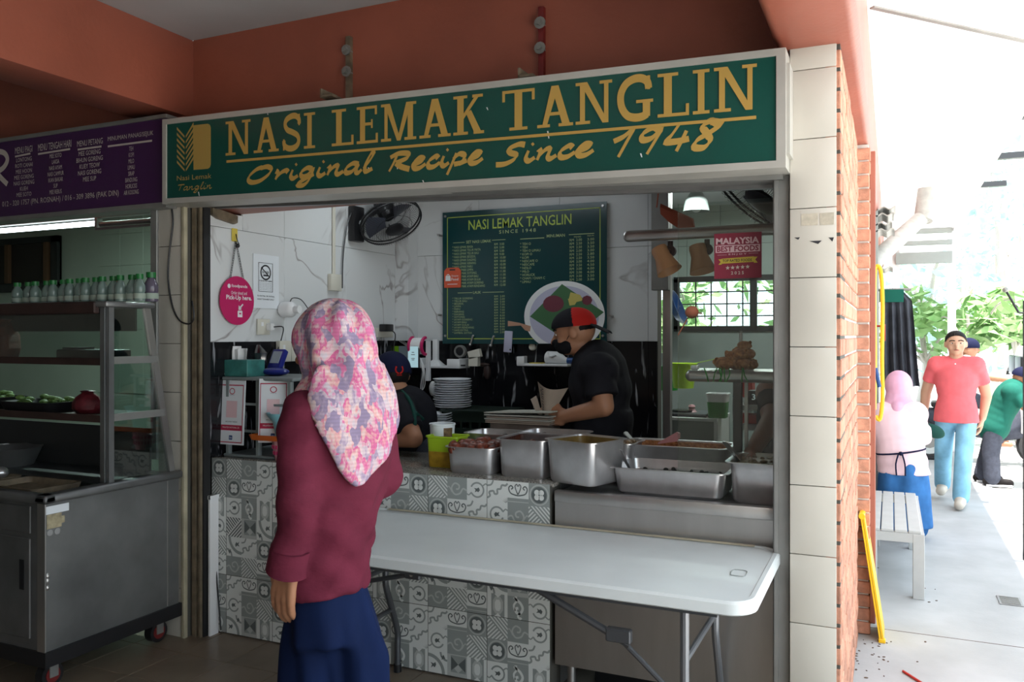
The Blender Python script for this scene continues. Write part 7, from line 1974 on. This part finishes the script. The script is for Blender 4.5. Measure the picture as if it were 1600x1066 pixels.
# ------------------------------------------------------------------ worker hidden behind the right jamb, arm over the pan
def build_hidden():
    base = V((-.47, 4.17, 0))
    F = Fig(base, (-.2, -1), 1.60)
    W = lambda px, py, Y: at(px, py, Y=Y)
    F.world(head=(-.415, 4.19, 1.46), neck=(-.425, 4.18, 1.34), chest=(-.455, 4.18, 1.14), waist=(-.455, 4.18, .98), pelvis=(-.455, 4.18, .84), shR=(-.535, 4.13, 1.27), shL=(-.40, 4.22, 1.28), elR=W(1207, 655, 3.98), wrR=W(1172, 712, 3.74), elL=(-.40, 4.28, 1.02), wrL=(-.41, 4.16, .90),
            hiR=(-.50, 4.18, .82), hiL=(-.42, 4.18, .82), knR=(-.50, 4.17, .45), knL=(-.42, 4.17, .45), anR=(-.50, 4.18, .07), anL=(-.42, 4.18, .07))
    t = thing('person', 'worker mostly hidden by the right jamb, bare arm reaching over the right pan', 'person', base)
    m = MB(); F.headmesh(m); F.trunk(m, .78); F.limbs(m, ak=1.15); F.hand(m, F.p('wrR'), F.p('wrR') - F.p('elR'), V((-.5, 0, .8)), V((-.5, -.5, 0)), .8, .95); F.hand(m, F.p('wrL'), V((0, -.3, -1)), V((1, 0, 0)), V((0, -1, 0)), .4, .95)
    put('body', remesh(m, 'body', 'skin_dark', .009, 3), t); F.face(t)
    m = MB(); F.trunk(m, .86, .004)
    a, b = F.p('shR'), F.p('elR'); m.cap(a, .058, a.lerp(b, .6), .06); a, b = F.p('shL'), F.p('elL'); m.cap(a, .052, a.lerp(b, .6), .054)
    put('shirt', remesh(m, 'shirt', 'black_cloth', .011, 4), t)
    m = MB(); m.ell(F.p('pelvis'), (.12, .10, .12))
    for q in 'LR': m.cap(F.p('hi' + q), .075, F.p('kn' + q), .06); m.cap(F.p('kn' + q), .06, F.p('an' + q) + V((0, 0, .03)), .05)
    put('trousers', remesh(m, 'trousers', 'charcoal_cloth', .013, 3), t)
    g = .068 * F.H; R = F.M @ F.hR; hc = F.p('head')
    m = MB(); m.ell(hc + R @ V((0, -.16, .16)) * g, (.88 * g, .98 * g, .92 * g), R, 20, 14)
    put('hair', remesh(m, 'hair', 'hair', .009, 2, [(hc + R @ V((0, .35, .1)) * g, R @ V((0, 1, -.35)))]), t)
build_hidden()

# ================================================================== OUTSIDE
# bench
A = at(1449, 830, z=ZO + .43); BXR = A.x
bn = thing('bench', 'pale grey slatted bench on the walkway beside the brick pier', 'bench', (.04, 6.3, ZO))
bx0, bx1, by0, by1, bz = -.145, .185, 5.68, 7.05, ZO + .42
wsl = (bx1 - bx0 - .02) / 4
for k in range(4): obj('slat', MB().box((bx0 + .01 + k * wsl, by0, bz - .018), (bx0 + .003 + (k + 1) * wsl, by1, bz), .003, 1), 'bench_grey', bn)
obj('frame', MB().box((bx0, by0, bz - .075), (bx1, by0 + .05, bz - .018)).box((bx0, by1 - .05, bz - .075), (bx1, by1, bz - .019)).box((bx0, by0 + .05, bz - .07), (bx0 + .04, by1 - .05, bz - .019)).box((bx1 - .04, by0 + .05, bz - .07), (bx1, by1 - .05, bz - .019)), 'bench_grey', bn)
for x in (bx0, bx1 - .062):
    for y in (by0, by1 - .062): obj('leg', MB().box((x - .002, y - .002, ZO), (x + .064, y + .064, bz - .0185), .003, 1), 'bench_grey', bn)
# folded yellow floor sign against the pier
a_, b_ = V((-.055, 4.80, ZO)), V((-.150, 4.80, ZO + .66))
ysn = thing('floor_sign', 'folded yellow floor sign leaning on the brick wall', 'floor sign', a_)
d_ = (b_ - a_).normalized(); s_ = V((d_.z, 0, -d_.x))
for k, (o0, o1) in enumerate(((0, .010), (.012, .022))):
    m = MB(); m.prism([a_ + s_ * o0 + V((0, -.0, 0)), a_ + s_ * o1, b_ + s_ * o1 * .9, b_ + s_ * o0 * .9], (0, .26, 0)); obj('panel', m, 'yellow', ysn)
obj('hinge', MB().cyl(b_ + V((.008, -.005, .0)), b_ + V((.008, .26, .0)), .016, n=12), 'yellow', ysn)
obj('foot', MB().box((a_.x - .006, a_.y - .006, ZO), (a_.x + .028, a_.y + .03, ZO + .02), .003, 1), 'yellow', ysn)
# yellow hose, blue pen, red ring on the post side
hs = thing('hose', 'yellow hose hanging in a long loop behind the red post', 'hose', (-.07, 5.25, 1.9))
P_ = lambda px, py, Y: at(px, py, Y=Y)
obj('hose_loop', MB().tube([P_(1366, 640, 5.3), P_(1367, 560, 5.3), P_(1366, 470, 5.3), P_(1367, 425, 5.3), P_(1372, 416, 5.3), P_(1377, 430, 5.3), P_(1379, 480, 5.3), P_(1378, 560, 5.3), P_(1379, 620, 5.3), P_(1375, 655, 5.3), P_(1368, 650, 5.3)], .012, 8, 5), 'yellow', hs)
obj('hose_hook', MB().cyl(P_(1371, 420, 5.3), P_(1371, 420, 5.3) + V((-.14, 0, 0)), .008, n=8), 'grey_metal', hs)
tag(obj('red_reel', MB().lathe([(.03, -.012), (.05, -.012), (.05, .012), (.03, .012), (.03, -.012)], 20, P_(1380, 520, 5.5), Matrix.Rotation(PI / 2, 3, 'Y')).cyl(P_(1380, 520, 5.5) + V((-.16, 0, .04)), P_(1380, 520, 5.5) + V((0, 0, .04)), .006, n=6), 'red'), 'red ring hung behind the yellow hose', 'ring')
tag(obj('blue_squeegee', MB().cyl(P_(1368, 575, 5.22), P_(1374, 605, 5.22), .011, n=10).cyl(P_(1368, 575, 5.22), P_(1368, 575, 5.22) + V((-.1, 0, 0)), .005, n=6), 'deep_blue'), 'short blue squeegee stick hung against the red post', 'squeegee')
# black cloth on a line
Yk = 8.0
hc_ = thing('hanging_cloth', 'long black cloth clipped to a rail beside the walkway', 'cloth', P_(1405, 470, Yk))
m = MB(); rows = []
for py, xl, xr in ((456, 1378, 1412), (470, 1378, 1425), (500, 1378, 1428), (550, 1378, 1432), (604, 1379, 1437)):
    L_, R_ = P_(xl, py, Yk), P_(xr, py, Yk); front = [L_.lerp(R_, k / 24) + V((0, .035 * math.sin(k * 1.1 + py * .004) * min(1, (py - 450) / 60), 0)) for k in range(25)]
    rows.append(front + [q + V((0, .02, 0)) for q in front[::-1]])
m.loft(rows); obj('drape', m, 'hung_black', hc_)
L_, R_ = P_(1374, 455, Yk), P_(1412, 455, Yk)
obj('clip_board', MB().box((L_.x, Yk - .03, L_.z - .10), (R_.x, Yk - .015, L_.z + .01)), 'dark_green_cloth', hc_)
obj('rail', MB().cyl(V((-.165, Yk + .01, L_.z + .01)), V((R_.x + .06, Yk + .01, L_.z + .01)), .012, n=8), 'grey_metal', hc_)
# roof bits: pipe, corrugated sheets
a_, b_ = P_(1366, 408, 8.0), P_(1446, 336, 9.4)
pi_ = thing('downpipe', 'grey diagonal drain pipe under the canopy', 'pipe', a_)
obj('pipe', MB().tube([V((-.165, 7.9, a_.z - .1)), a_, b_ + V((-.05, 0, -.04)), b_], [.075, .075], 16), 'pipe_grey', pi_)
obj('socket', MB().cyl(b_ - V((.02, 0, .06)), V((b_.x + .02, b_.y + .1, 3.04)), .09, n=16), 'pipe_grey', pi_)
for k, (py, dy) in enumerate(((327, 0), (337, 0), (351, 0), (361, 0), (420, 0))):
    a_ = P_(1366, py, 7.6); b_ = P_(1400 - 3 * k % 7, py, 7.6); m = MB(); rows = []
    for yy in (0, .5):
        t_ = [V((-.165 + (b_.x + .165) * i / 16, 7.6 + yy, a_.z + .011 * math.sin(i * .9 + k * .4))) for i in range(17)]; rows.append(t_ + [q + V((0, 0, .010)) for q in t_[::-1]])
    m.loft(rows); tag(obj('roof_sheet', m, 'pipe_grey'), ('topmost', 'second', 'third', 'fourth', 'lowest separate')[k] + ' wavy roofing sheet sticking out of the wall above the black cloth', 'roofing sheet', 'stacked roofing sheets')
# slatted pergola of the next building
pgx = thing('louvre_screen', 'white slatted louvre screen far down the walkway', 'screen', P_(1445, 410, 13))
for k, py in enumerate((345, 363, 381, 402)):
    a_, b_ = P_(1400, py, 13), P_(1488, py, 13)
    obj('slat', MB().box((a_.x, 13, a_.z - (.10 if k == 3 else .03)), (b_.x, 13.1, a_.z + (.06 if k == 3 else .03))), 'kitchen_grey', pgx)
a_, b_ = P_(1400, 410, 13), P_(1488, 345, 13)
for x in (a_.x, b_.x): obj('post', MB().box((x - .05, 13.1, ZO), (x + .05, 13.2, b_.z + .3)), 'white', pgx)
# bits on the ground
p = at(1578, 940, z=ZO)
gt = thing('drain_cover', 'small dark square drain cover in the walkway at right', 'drain cover', (p.x, p.y, ZO))
obj('cover_plate', MB().box((p.x - .065, p.y - .09, ZO), (p.x + .065, p.y + .09, ZO + .006), .002, 1), 'dull_steel', gt)
m = MB()
for i in range(6): m.box((p.x - .05, p.y - .075 + .027 * i, ZO + .006), (p.x + .05, p.y - .065 + .027 * i, ZO + .010))
obj('ribs', m, 'grey_metal', gt)
a_, b_ = at(1411, 1049, z=ZO + .006), at(1452, 1075, z=ZO + .006)
tag(obj('red_straw', MB().cyl(a_, b_, .006, n=8), 'red'), 'red straw lying on the walkway at the bottom edge', 'straw')
rnd = random.Random(9)
m = MB()
for k in range(40):
    p = at(rnd.uniform(1336, 1400), rnd.uniform(1000, 1060), z=ZO) if k < 26 else at(rnd.uniform(1360, 1480), rnd.uniform(880, 1040), z=ZO)
    r = rnd.uniform(.002, .007); m.ell((p.x, p.y, ZO + .001), (r * 1.6, r, .003), Matrix.Rotation(rnd.uniform(0, 3), 3, 'Z'), 7, 4)
tag(obj('dirt_specks', m, 'render_dark'), 'dark dirt specks scattered on the walkway at the foot of the brick wall', 'dirt', kind='stuff')

def outfit(F, t, top, bottom, k=1.08, add=.012, sleeve=.55, leg_r=(.09, .075, .068), vox=.013, topname='shirt', botname='trousers', hem=None):
    m = MB(); F.trunk(m, k, add, ('chest', 'waist') if hem in ('straight', 'short') else ('chest', 'waist', 'pelvis'))
    for q in 'LR':
        a, b, c = F.p('sh' + q), F.p('el' + q), F.p('wr' + q)
        if sleeve <= 1: m.cap(a, .062, a.lerp(b, sleeve * .5), .064); m.cyl(a.lerp(b, .05), a.lerp(b, sleeve), .062, .068, 16)
        else: m.cap(a, .062, b, .058); m.cap(b, .058, b.lerp(c, .8), .048)
    m.cap(F.p('neck') - V((0, 0, .04)), .07, F.p('chest'), .1)
    pe = F.p('pelvis'); wa = F.p('waist'); 
    if hem in ('straight', 'short'):
        dz_ = .085 if hem == 'straight' else .01
        m.loft([[o_ + F.M @ V((rx * math.cos(a), ry * math.sin(a), 0)) for a in [2 * PI * i / 24 for i in range(24)]] for o_, rx, ry in ((wa + V((0, 0, .06)), .155, .12), (wa, .165, .125), (pe - (pe - wa) * .2, .190, .140), (pe + (pe - wa).normalized() * dz_, .200, .150))])
    elif hem: m.cap(wa, .14, pe + V((0, 0, hem)), .15)
    put(topname, remesh(m, topname, top, vox, 4), t)
    m = MB(); m.ell(pe, (.15, .13, .13), F.M)
    for q in 'LR': m.cap(F.p('hi' + q), leg_r[0], F.p('kn' + q), leg_r[1]); m.cap(F.p('kn' + q), leg_r[1], F.p('an' + q) + V((0, 0, .02)), leg_r[2])
    put(botname, remesh(m, botname, bottom, vox, 4), t)

# man in the red polo, walking towards the camera
def build_polo():
    base = at(1494, 787, z=ZO); base.z = ZO
    F = Fig(base, (-.15, -1), 1.66)
    h = F.H
    F.J.update(wrR=(.20 * h * .9, -.07 * h, .49 * h), elR=(.165 * h, -.06 * h, .64 * h), wrL=(-.13 * h, -.06 * h, .5 * h), elL=(-.15 * h, -.06 * h, .63 * h),
               knR=(.07 * h, -.03 * h, .285 * h), anR=(.085 * h, -.14 * h, .075 * h), knL=(-.045 * h, .075 * h, .29 * h), anL=(-.035 * h, .13 * h, .05 * h))
    F.head_turn(.15, 0)
    t = thing('person', 'man in a red polo shirt and light blue jeans walking along the walkway', 'person', base)
    m = MB(); F.headmesh(m); F.trunk(m, .95); F.limbs(m, ak=1.1)
    for q in 'RL': F.hand(m, F.p('wr' + q), V((.1 if q == 'R' else -.1, .05, -1)), F.r * (1 if q == 'R' else -1), F.f, .5, 1.0)
    put('body', remesh(m, 'body', 'skin_light', .009, 3), t); F.face(t)
    outfit(F, t, 'polo_red', 'light_denim', 1.04, .012, .62, (.094, .080, .075), hem='straight', topname='polo_shirt', botname='jeans')
    g = .068 * F.H; R = F.M @ F.hR; hc = F.p('head')
    m = MB(); m.ell(hc + R @ V((0, -.14, .30)) * g, (.86 * g, .98 * g, .84 * g), R, 20, 14)
    put('hair', remesh(m, 'hair', 'hair', .008, 2, [(hc + R @ V((0, .55, .55)) * g, R @ V((0, .8, -.75)))]), t)
    m = MB(); m.tube([F.p('neck') + F.M @ V((.07 * math.cos(a), .062 * math.sin(a), -.005 - .02 * math.sin(a))) for a in [2 * PI * i / 16 for i in range(16)]], .014, 6, 0, True); put('collar', m.mesh('collar', 'polo_red'), t)
    for k in range(3): put('button', MB().ell(F.p('neck') + F.M @ V((0, .092 + .012 * k, -.06 - .04 * k)), .007, None, 8, 6).mesh('button', 'white'), t)
    F.shoes(t, 'shoe_pale')
build_polo()

# woman in the pink hijab seen from behind
def build_pink():
    base = V((.16, 7.45, ZO)); 
    F = Fig(base, (.02, 1), 1.52)
    W = lambda px, py, Y: at(px, py, Y=Y)
    F.world(head=W(1404, 604, 7.56), neck=W(1404, 632, 7.50), chest=W(1404, 668, 7.46), waist=W(1407, 705, 7.40), pelvis=W(1412, 738, 7.38), shL=W(1380, 645, 7.46), shR=W(1432, 645, 7.46), elL=W(1371, 682, 7.50), wrL=W(1375, 662, 7.7), elR=W(1444, 685, 7.50), wrR=W(1446, 668, 7.72))
    F.world(hiL=W(1394, 745, 7.38), hiR=W(1428, 745, 7.38), knL=W(1392, 805, 7.42), knR=W(1430, 805, 7.42))
    F.world(anL=V((W(1392, 805, 7.42).x, 7.40, ZO + .07)), anR=V((W(1430, 805, 7.42).x, 7.40, ZO + .07)))
    t = thing('person', 'woman in a pale pink hijab and blue skirt seen from behind beyond the bench', 'person', base)
    m = MB(); F.headmesh(m); F.trunk(m, .95); F.limbs(m)
    for q in 'RL': F.hand(m, F.p('wr' + q), V((0, 1, .1)), V((0, 0, 1)), V((-1 if q == 'R' else 1, 0, 0)), .5)
    put('body', remesh(m, 'body', 'skin_light', .010, 3), t); F.face(t)
    outfit(F, t, 'pale_pink', 'denim', 1.22, .022, 1.5, (.11, .10, .10), hem='short', topname='blouse', botname='underskirt')
    m = MB(); c = F.p('head'); nk = F.p('neck')
    m.ell(c + V((0, -.01, .01)), (.108, .118, .125)); m.cap(c + V((0, -.01, -.06)), .10, nk + V((0, 0, -.02)), .115)
    m.loft([[V((nk.x + rx * math.cos(a), nk.y + ry * math.sin(a), nk.z + z)) for a in [2 * PI * i / 20 for i in range(20)]] for z, rx, ry in ((.04, .10, .10), (-.04, .16, .125), (-.12, .15, .145))])
    m.cap(nk + V((-.01, -.10, -.02)), .05, nk + V((-.02, -.115, -.24)), .03)
    me = remesh(m, 'hijab', 'pink_cloth', .011, 4); 
    put('hijab', me, t)
    # skirt and apron ties
    pe = F.p('pelvis'); m = MB()
    m.loft([[V((pe.x + rx * math.cos(a) + dx, pe.y + ry * math.sin(a), z)) for a in [2 * PI * i / 24 for i in range(24)]] for z, rx, ry, dx in ((pe.z + .10, .150, .120, -.0), (pe.z, .180, .140, -.0), (pe.z - .12, .195, .165, -.0), (pe.z - .3, .205, .18, 0), (ZO + .10, .215, .20, 0))])
    put('skirt', remesh(m, 'skirt', 'denim', .013, 3, fn=lambda q: q + V((0, .012 * math.sin(34 * q.x), 0))), t)
    m = MB(); wz = F.p('waist')
    m.tube([wz + V((.180 * math.cos(a), .150 * math.sin(a), .03 * math.cos(a))) for a in [2 * PI * i / 24 for i in range(24)]], .007, 6, 0, True)
    m.tube([wz + V((-.015, -.16, 0)), wz + V((-.035, -.18, -.08)), wz + V((-.03, -.185, -.17))], .006, 6, 3); m.tube([wz + V((.01, -.16, 0)), wz + V((.03, -.18, -.08)), wz + V((.032, -.185, -.17))], .006, 6, 3); m.ell(wz + V((0, -.16, 0)), .016)
    put('apron_tie', m.mesh('apron_tie', 'cap_navy'), t)
    F.shoes(t, 'shoe_dark')
    q = F.p('wrR') + V((.06, .02, -.03))
    tag(obj('green_pouch', MB().ell(q, (.09, .05, .055), Matrix.Rotation(.4, 3, 'Y')), 'apron_green'), 'dark green pouch held at the right side by the pink hijab woman', 'pouch')
build_pink()

# man in dark green leaning to the right
def build_green():
    base = at(1548, 757, z=ZO); base.z = ZO
    F = Fig(base, (1, .05), 1.62)
    W = lambda px, py, Y: at(px, py, Y=Y)
    Y = base.y
    F.world(head=W(1600, 592, Y), neck=W(1588, 606, Y), chest=W(1576, 622, Y), waist=W(1563, 646, Y), pelvis=W(1553, 667, Y), shR=W(1581, 612, Y - .17), shL=W(1583, 612, Y + .17), elR=W(1606, 640, Y - .2), wrR=W(1622, 668, Y - .1), elL=W(1606, 636, Y + .2), wrL=W(1625, 660, Y + .1))
    F.world(hiR=W(1552, 672, Y - .09), hiL=W(1554, 672, Y + .09), knR=W(1548, 712, Y - .1), knL=W(1544, 708, Y + .12), anR=V((W(1550, 745, Y - .1).x, Y - .12, ZO + .07)), anL=V((W(1535, 742, Y + .12).x, Y + .14, ZO + .07)))
    F.head_turn(0, -.3)
    t = thing('person', 'man in a dark green shirt and grey trousers leaning over at the right edge', 'person', base)
    m = MB(); F.headmesh(m); F.trunk(m, .95); F.limbs(m, ak=1.1)
    for q in 'RL': F.hand(m, F.p('wr' + q), V((.8, 0, -.5)), V((0, 0, 1)), V((0, 1, 0)), .4)
    put('body', remesh(m, 'body', 'skin', .011, 3), t); F.face(t)
    outfit(F, t, 'dark_green_cloth', 'charcoal_cloth', 1.14, .018, .8, (.10, .088, .085))
    g = .068 * F.H; R = F.M @ F.hR; hc = F.p('head')
    m = MB(); cc = hc + R @ V((0, -.06, .22)) * g; m.ell(cc, (.96 * g, 1.12 * g, .95 * g), R, 20, 14)
    put('cap_crown', remesh(m, 'cap_crown', 'cap_navy', .009, 2, [(cc + R @ V((0, 0, -.1)) * g, R @ V((0, 0, -1)))]), t)
    m = MB(); top = [[cc + R @ V((x * .74, .86 + yy, .0 - .2 * yy)) * g for x in (-1, -.5, 0, .5, 1)] for yy in (0, .6)]
    m.loft([a + [q - V((0, 0, .006)) for q in a][::-1] for a in top]); put('cap_brim', m.mesh('cap_brim', 'cap_navy'), t)
    F.shoes(t, 'hair')
    for q in 'RL':
        a = F.p('an' + q); put('sole', MB().box((a.x - .06, a.y - .045, ZO), (a.x + .19, a.y + .045, ZO + .025), .008, 2).mesh('sole', 'white'), t)
build_green()

# rider on a parked scooter behind
def build_rider():
    Y = 12.2; c = at(1536, 690, Y=Y); x = c.x
    sc = thing('scooter', 'dark parked scooter half hidden behind the man in red', 'scooter', (x, Y, ZO))
    for dx in (-.62, .62):
        w_ = obj('wheel', MB().tube([V((x + dx + .22 * math.cos(a), Y, ZO + .25 + .22 * math.sin(a))) for a in [2 * PI * i / 20 for i in range(20)]], .045, 8, 0, True), 'black_plastic', sc)
        obj('hub', MB().cyl((x + dx, Y - .03, ZO + .25), (x + dx, Y + .03, ZO + .25), .1, n=14), 'grey_metal', w_)
    obj('bodywork', MB().loft([[V((xx, Y + hw * math.cos(a), ZO + zc + hh * math.sin(a))) for a in [2 * PI * i / 14 for i in range(14)]] for xx, zc, hw, hh in ((x - .75, .62, .03, .05), (x - .5, .55, .12, .14), (x - .1, .48, .14, .16), (x + .2, .36, .13, .08), (x + .45, .55, .14, .22), (x + .6, .75, .1, .2), (x + .66, .9, .05, .08))]), 'charcoal_cloth', sc)
    obj('seat', MB().box((x - .6, Y - .13, ZO + .69), (x + .02, Y + .13, ZO + .77), .03, 2), 'black_plastic', sc)
    obj('handlebar', MB().tube([(x + .52, Y - .34, ZO + 1.05), (x + .58, Y, ZO + .98), (x + .52, Y + .34, ZO + 1.05)], .016, 8, 4), 'black_plastic', sc)
    obj('front_shield', MB().box((x + .40, Y - .17, ZO + .4), (x + .44, Y + .17, ZO + .9), .02, 2), 'white', sc)
    F = Fig(V((x - .22, Y, ZO)), (1, 0), 1.64)
    h = F.H; s = .77 - .50 * h + .07 * h
    F.J.update(head=(0, .06, 1.46), neck=(0, .03, 1.34), chest=(0, .02, 1.14), waist=(0, 0, .98), pelvis=(0, -.02, .86), shR=(.19, .02, 1.29), shL=(-.19, .02, 1.29), elR=(.26, .25, 1.10), elL=(-.26, .25, 1.10), wrR=(.30, .60, 1.06), wrL=(-.30, .60, 1.06),
               hiR=(.09, 0, .84), hiL=(-.09, 0, .84), knR=(.2, .40, .70), knL=(-.2, .40, .70), anR=(.2, .36, .30), anL=(-.2, .36, .30))
    t = thing('person', 'scooter rider in a white shirt and dark cap behind the man in red', 'person', (x - .22, Y, ZO))
    m = MB(); F.headmesh(m); F.trunk(m, .95); F.limbs(m)
    for q in 'RL': F.hand(m, F.p('wr' + q), V((.9, 0, -.1)), V((0, 0, 1)), V((0, 1 if q == 'R' else -1, 0)), 1.0)
    put('body', remesh(m, 'body', 'skin', .012, 3), t); F.face(t)
    outfit(F, t, 'white', 'charcoal_cloth', 1.14, .018, .8, (.095, .08, .075))
    g = .068 * F.H; R = F.M @ F.hR; hc = F.p('head')
    m = MB(); cc = hc + R @ V((0, -.04, .24)) * g; m.ell(cc, (1.05 * g, 1.2 * g, 1.0 * g), R, 20, 14)
    put('cap_crown', remesh(m, 'cap_crown', 'cap_navy', .010, 2, [(cc + R @ V((0, 0, -.2)) * g, R @ V((0, 0, -1)))]), t)
build_rider()

# white car at the right edge
def build_car():
    x0, x1, y0, y1 = 1.72, 3.4, 13.4, 17.4
    t = thing('car', 'white parked car behind the leaning man at the right edge', 'car', ((x0 + x1) / 2, (y0 + y1) / 2, ZO))
    xm = (x0 + x1) / 2
    def sec(y, w_, zb, zt, r=.1): return [V((xm + sx_ * w_, y, z)) for sx_, z in ((-.9, zb), (-1, zb + .12), (-1, zt - .14), (-.93, zt), (.93, zt), (1, zt - .14), (1, zb + .12), (.9, zb))]
    obj('lower_body', MB().loft([sec(y0, .72, ZO + .28, ZO + .62), sec(y0 + .15, .80, ZO + .2, ZO + .72), sec(y0 + 1.1, .84, ZO + .2, ZO + .92), sec(y1 - .8, .84, ZO + .2, ZO + .95), sec(y1 - .1, .80, ZO + .22, ZO + .9), sec(y1, .74, ZO + .3, ZO + .8)]), 'white', t)
    obj('cabin', MB().loft([sec(y0 + 1.0, .72, ZO + .88, ZO + .94), sec(y0 + 1.75, .66, ZO + .88, ZO + 1.42), sec(y1 - 1.1, .66, ZO + .88, ZO + 1.45), sec(y1 - .3, .70, ZO + .88, ZO + .98)]), 'white', t)
    for ya, yb in ((y0 + 1.55, y0 + 2.2), (y0 + 2.28, y0 + 2.95)):
        obj('side_window', MB().box((xm - .745, ya, ZO + 1.0), (xm - .68, yb, ZO + 1.30), .02, 2), 'black_plastic', t)
    for yy in (y0 + .75, y1 - .75):
        for sx_ in (-1, 1):
            w_ = obj('wheel', MB().cyl((xm + sx_ * .68, yy, ZO + .30), (xm + sx_ * .86, yy, ZO + .30), .30, n=24), 'black_plastic', t)
            obj('hub', MB().cyl((xm + sx_ * .85, yy, ZO + .30), (xm + sx_ * .875, yy, ZO + .30), .18, n=18), 'grey_metal', w_)
    obj('bumper', MB().box((x0 + .1, y0 - .06, ZO + .26), (x1 - .1, y0 + .1, ZO + .46), .04, 2), 'grey_metal', t)
    for sx_ in (-1, 1): obj('headlight', MB().ell((xm + sx_ * .6, y0 + .08, ZO + .62), (.16, .08, .08)), 'glass', t)
build_car()
# black post with a ball ended arm
p = at(1600, 500, Y=7.0)
lp = thing('arm_post', 'thin black post with a ball-ended arm at the right edge', 'post', (p.x, 7.0, ZO - .01))
obj('post', MB().cyl((p.x, 7.0, ZO - .012), (p.x, 7.0, at(1597, 470, Y=7.0).z), .008, n=10), 'black_paint', lp)
obj('arm', MB().cyl(at(1592, 489, Y=7.0), at(1571, 453, Y=7.0), .008, n=8).cyl(at(1592, 489, Y=7.0), (p.x, 7.0, at(1597, 489, Y=7.0).z), .008, n=8), 'black_paint', lp)
obj('ball', MB().ell(at(1571, 453, Y=7.0), .02), 'grey_metal', lp)

# ------------------------------------------------------------------ trees beyond the walkway
def tree(label, px, py, Y, r, n, leafmat, ls=.16, squash=.8, seed=1, trunk=True, group='trees beyond the walkway', clumps=9):
    rnd = random.Random(seed)
    c = at(px, py, Y=Y)
    t = thing('tree', label, 'tree', (c.x, Y, ZO), group=group)
    cl = [(V((rnd.gauss(0, .45), rnd.gauss(0, .45), rnd.gauss(0, .4) * squash)) * r, r * rnd.uniform(.3, .55)) for _ in range(clumps)]
    m = MB()
    for i in range(n):
        o_, rr = rnd.choice(cl)
        d = V((rnd.gauss(0, 1), rnd.gauss(0, 1), rnd.gauss(0, 1))).normalized()
        p = c + o_ + d * rr * rnd.uniform(.6, 1.0)
        if p.z < ZO + .05: p.z = ZO + .05 + rnd.random() * .3
        a = V((rnd.gauss(0, 1), rnd.gauss(0, 1), rnd.gauss(0, .5))).normalized(); b = a.cross(d)
        if b.length < .1: continue
        b.normalize(); L = ls * rnd.uniform(.7, 1.4)
        m.poly([p - a * L, p + b * L * .32, p + a * L, p - b * L * .32])
    me = m.mesh('crown', leafmat, 0)
    o = put('crown', me, t)
    if trunk:
        m = MB(); m.tube([V((c.x, Y, ZO - .02)), V((c.x + .06 * r, Y, (c.z + ZO) / 2)), V((c.x, Y, c.z))], [.07 * r, .03 * r], 8, 4)
        for k in range(4):
            o_, rr = cl[k]; m.tube([V((c.x + .03 * r, Y, (c.z * .7 + ZO * .3))), c + o_ * .6, c + o_], [.03 * r, .01 * r], 6, 3)
        obj('trunk', m, 'bark', t)
    return t
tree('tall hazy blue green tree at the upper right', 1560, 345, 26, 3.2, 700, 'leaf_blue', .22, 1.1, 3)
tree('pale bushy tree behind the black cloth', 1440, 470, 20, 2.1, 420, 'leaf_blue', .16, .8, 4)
tree('low feathery green shrub left of the man in red', 1442, 520, 15.5, .95, 420, 'leaf', .14, .6, 5, clumps=7)
tree('bright broad leaved young tree over the man in red', 1512, 492, 14.5, .75, 200, 'leaf', .17, 1.1, 6, clumps=7)
tree('spiky green shrub above the white car', 1583, 508, 18.5, 1.0, 330, 'leaf', .18, .6, 7, clumps=7)
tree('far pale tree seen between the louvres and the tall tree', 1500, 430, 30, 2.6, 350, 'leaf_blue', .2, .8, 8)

tree('leafy tree outside the kitchen window', 1085, 470, 12.5, 1.1, 260, 'leaf', .13, .7, 12, clumps=8, group='trees beyond the kitchen window')
tree('low green shrub outside the kitchen window, left of the leafy tree', 1030, 520, 11.5, .7, 500, 'leaf', .12, .8, 13, clumps=8, group='trees beyond the kitchen window')
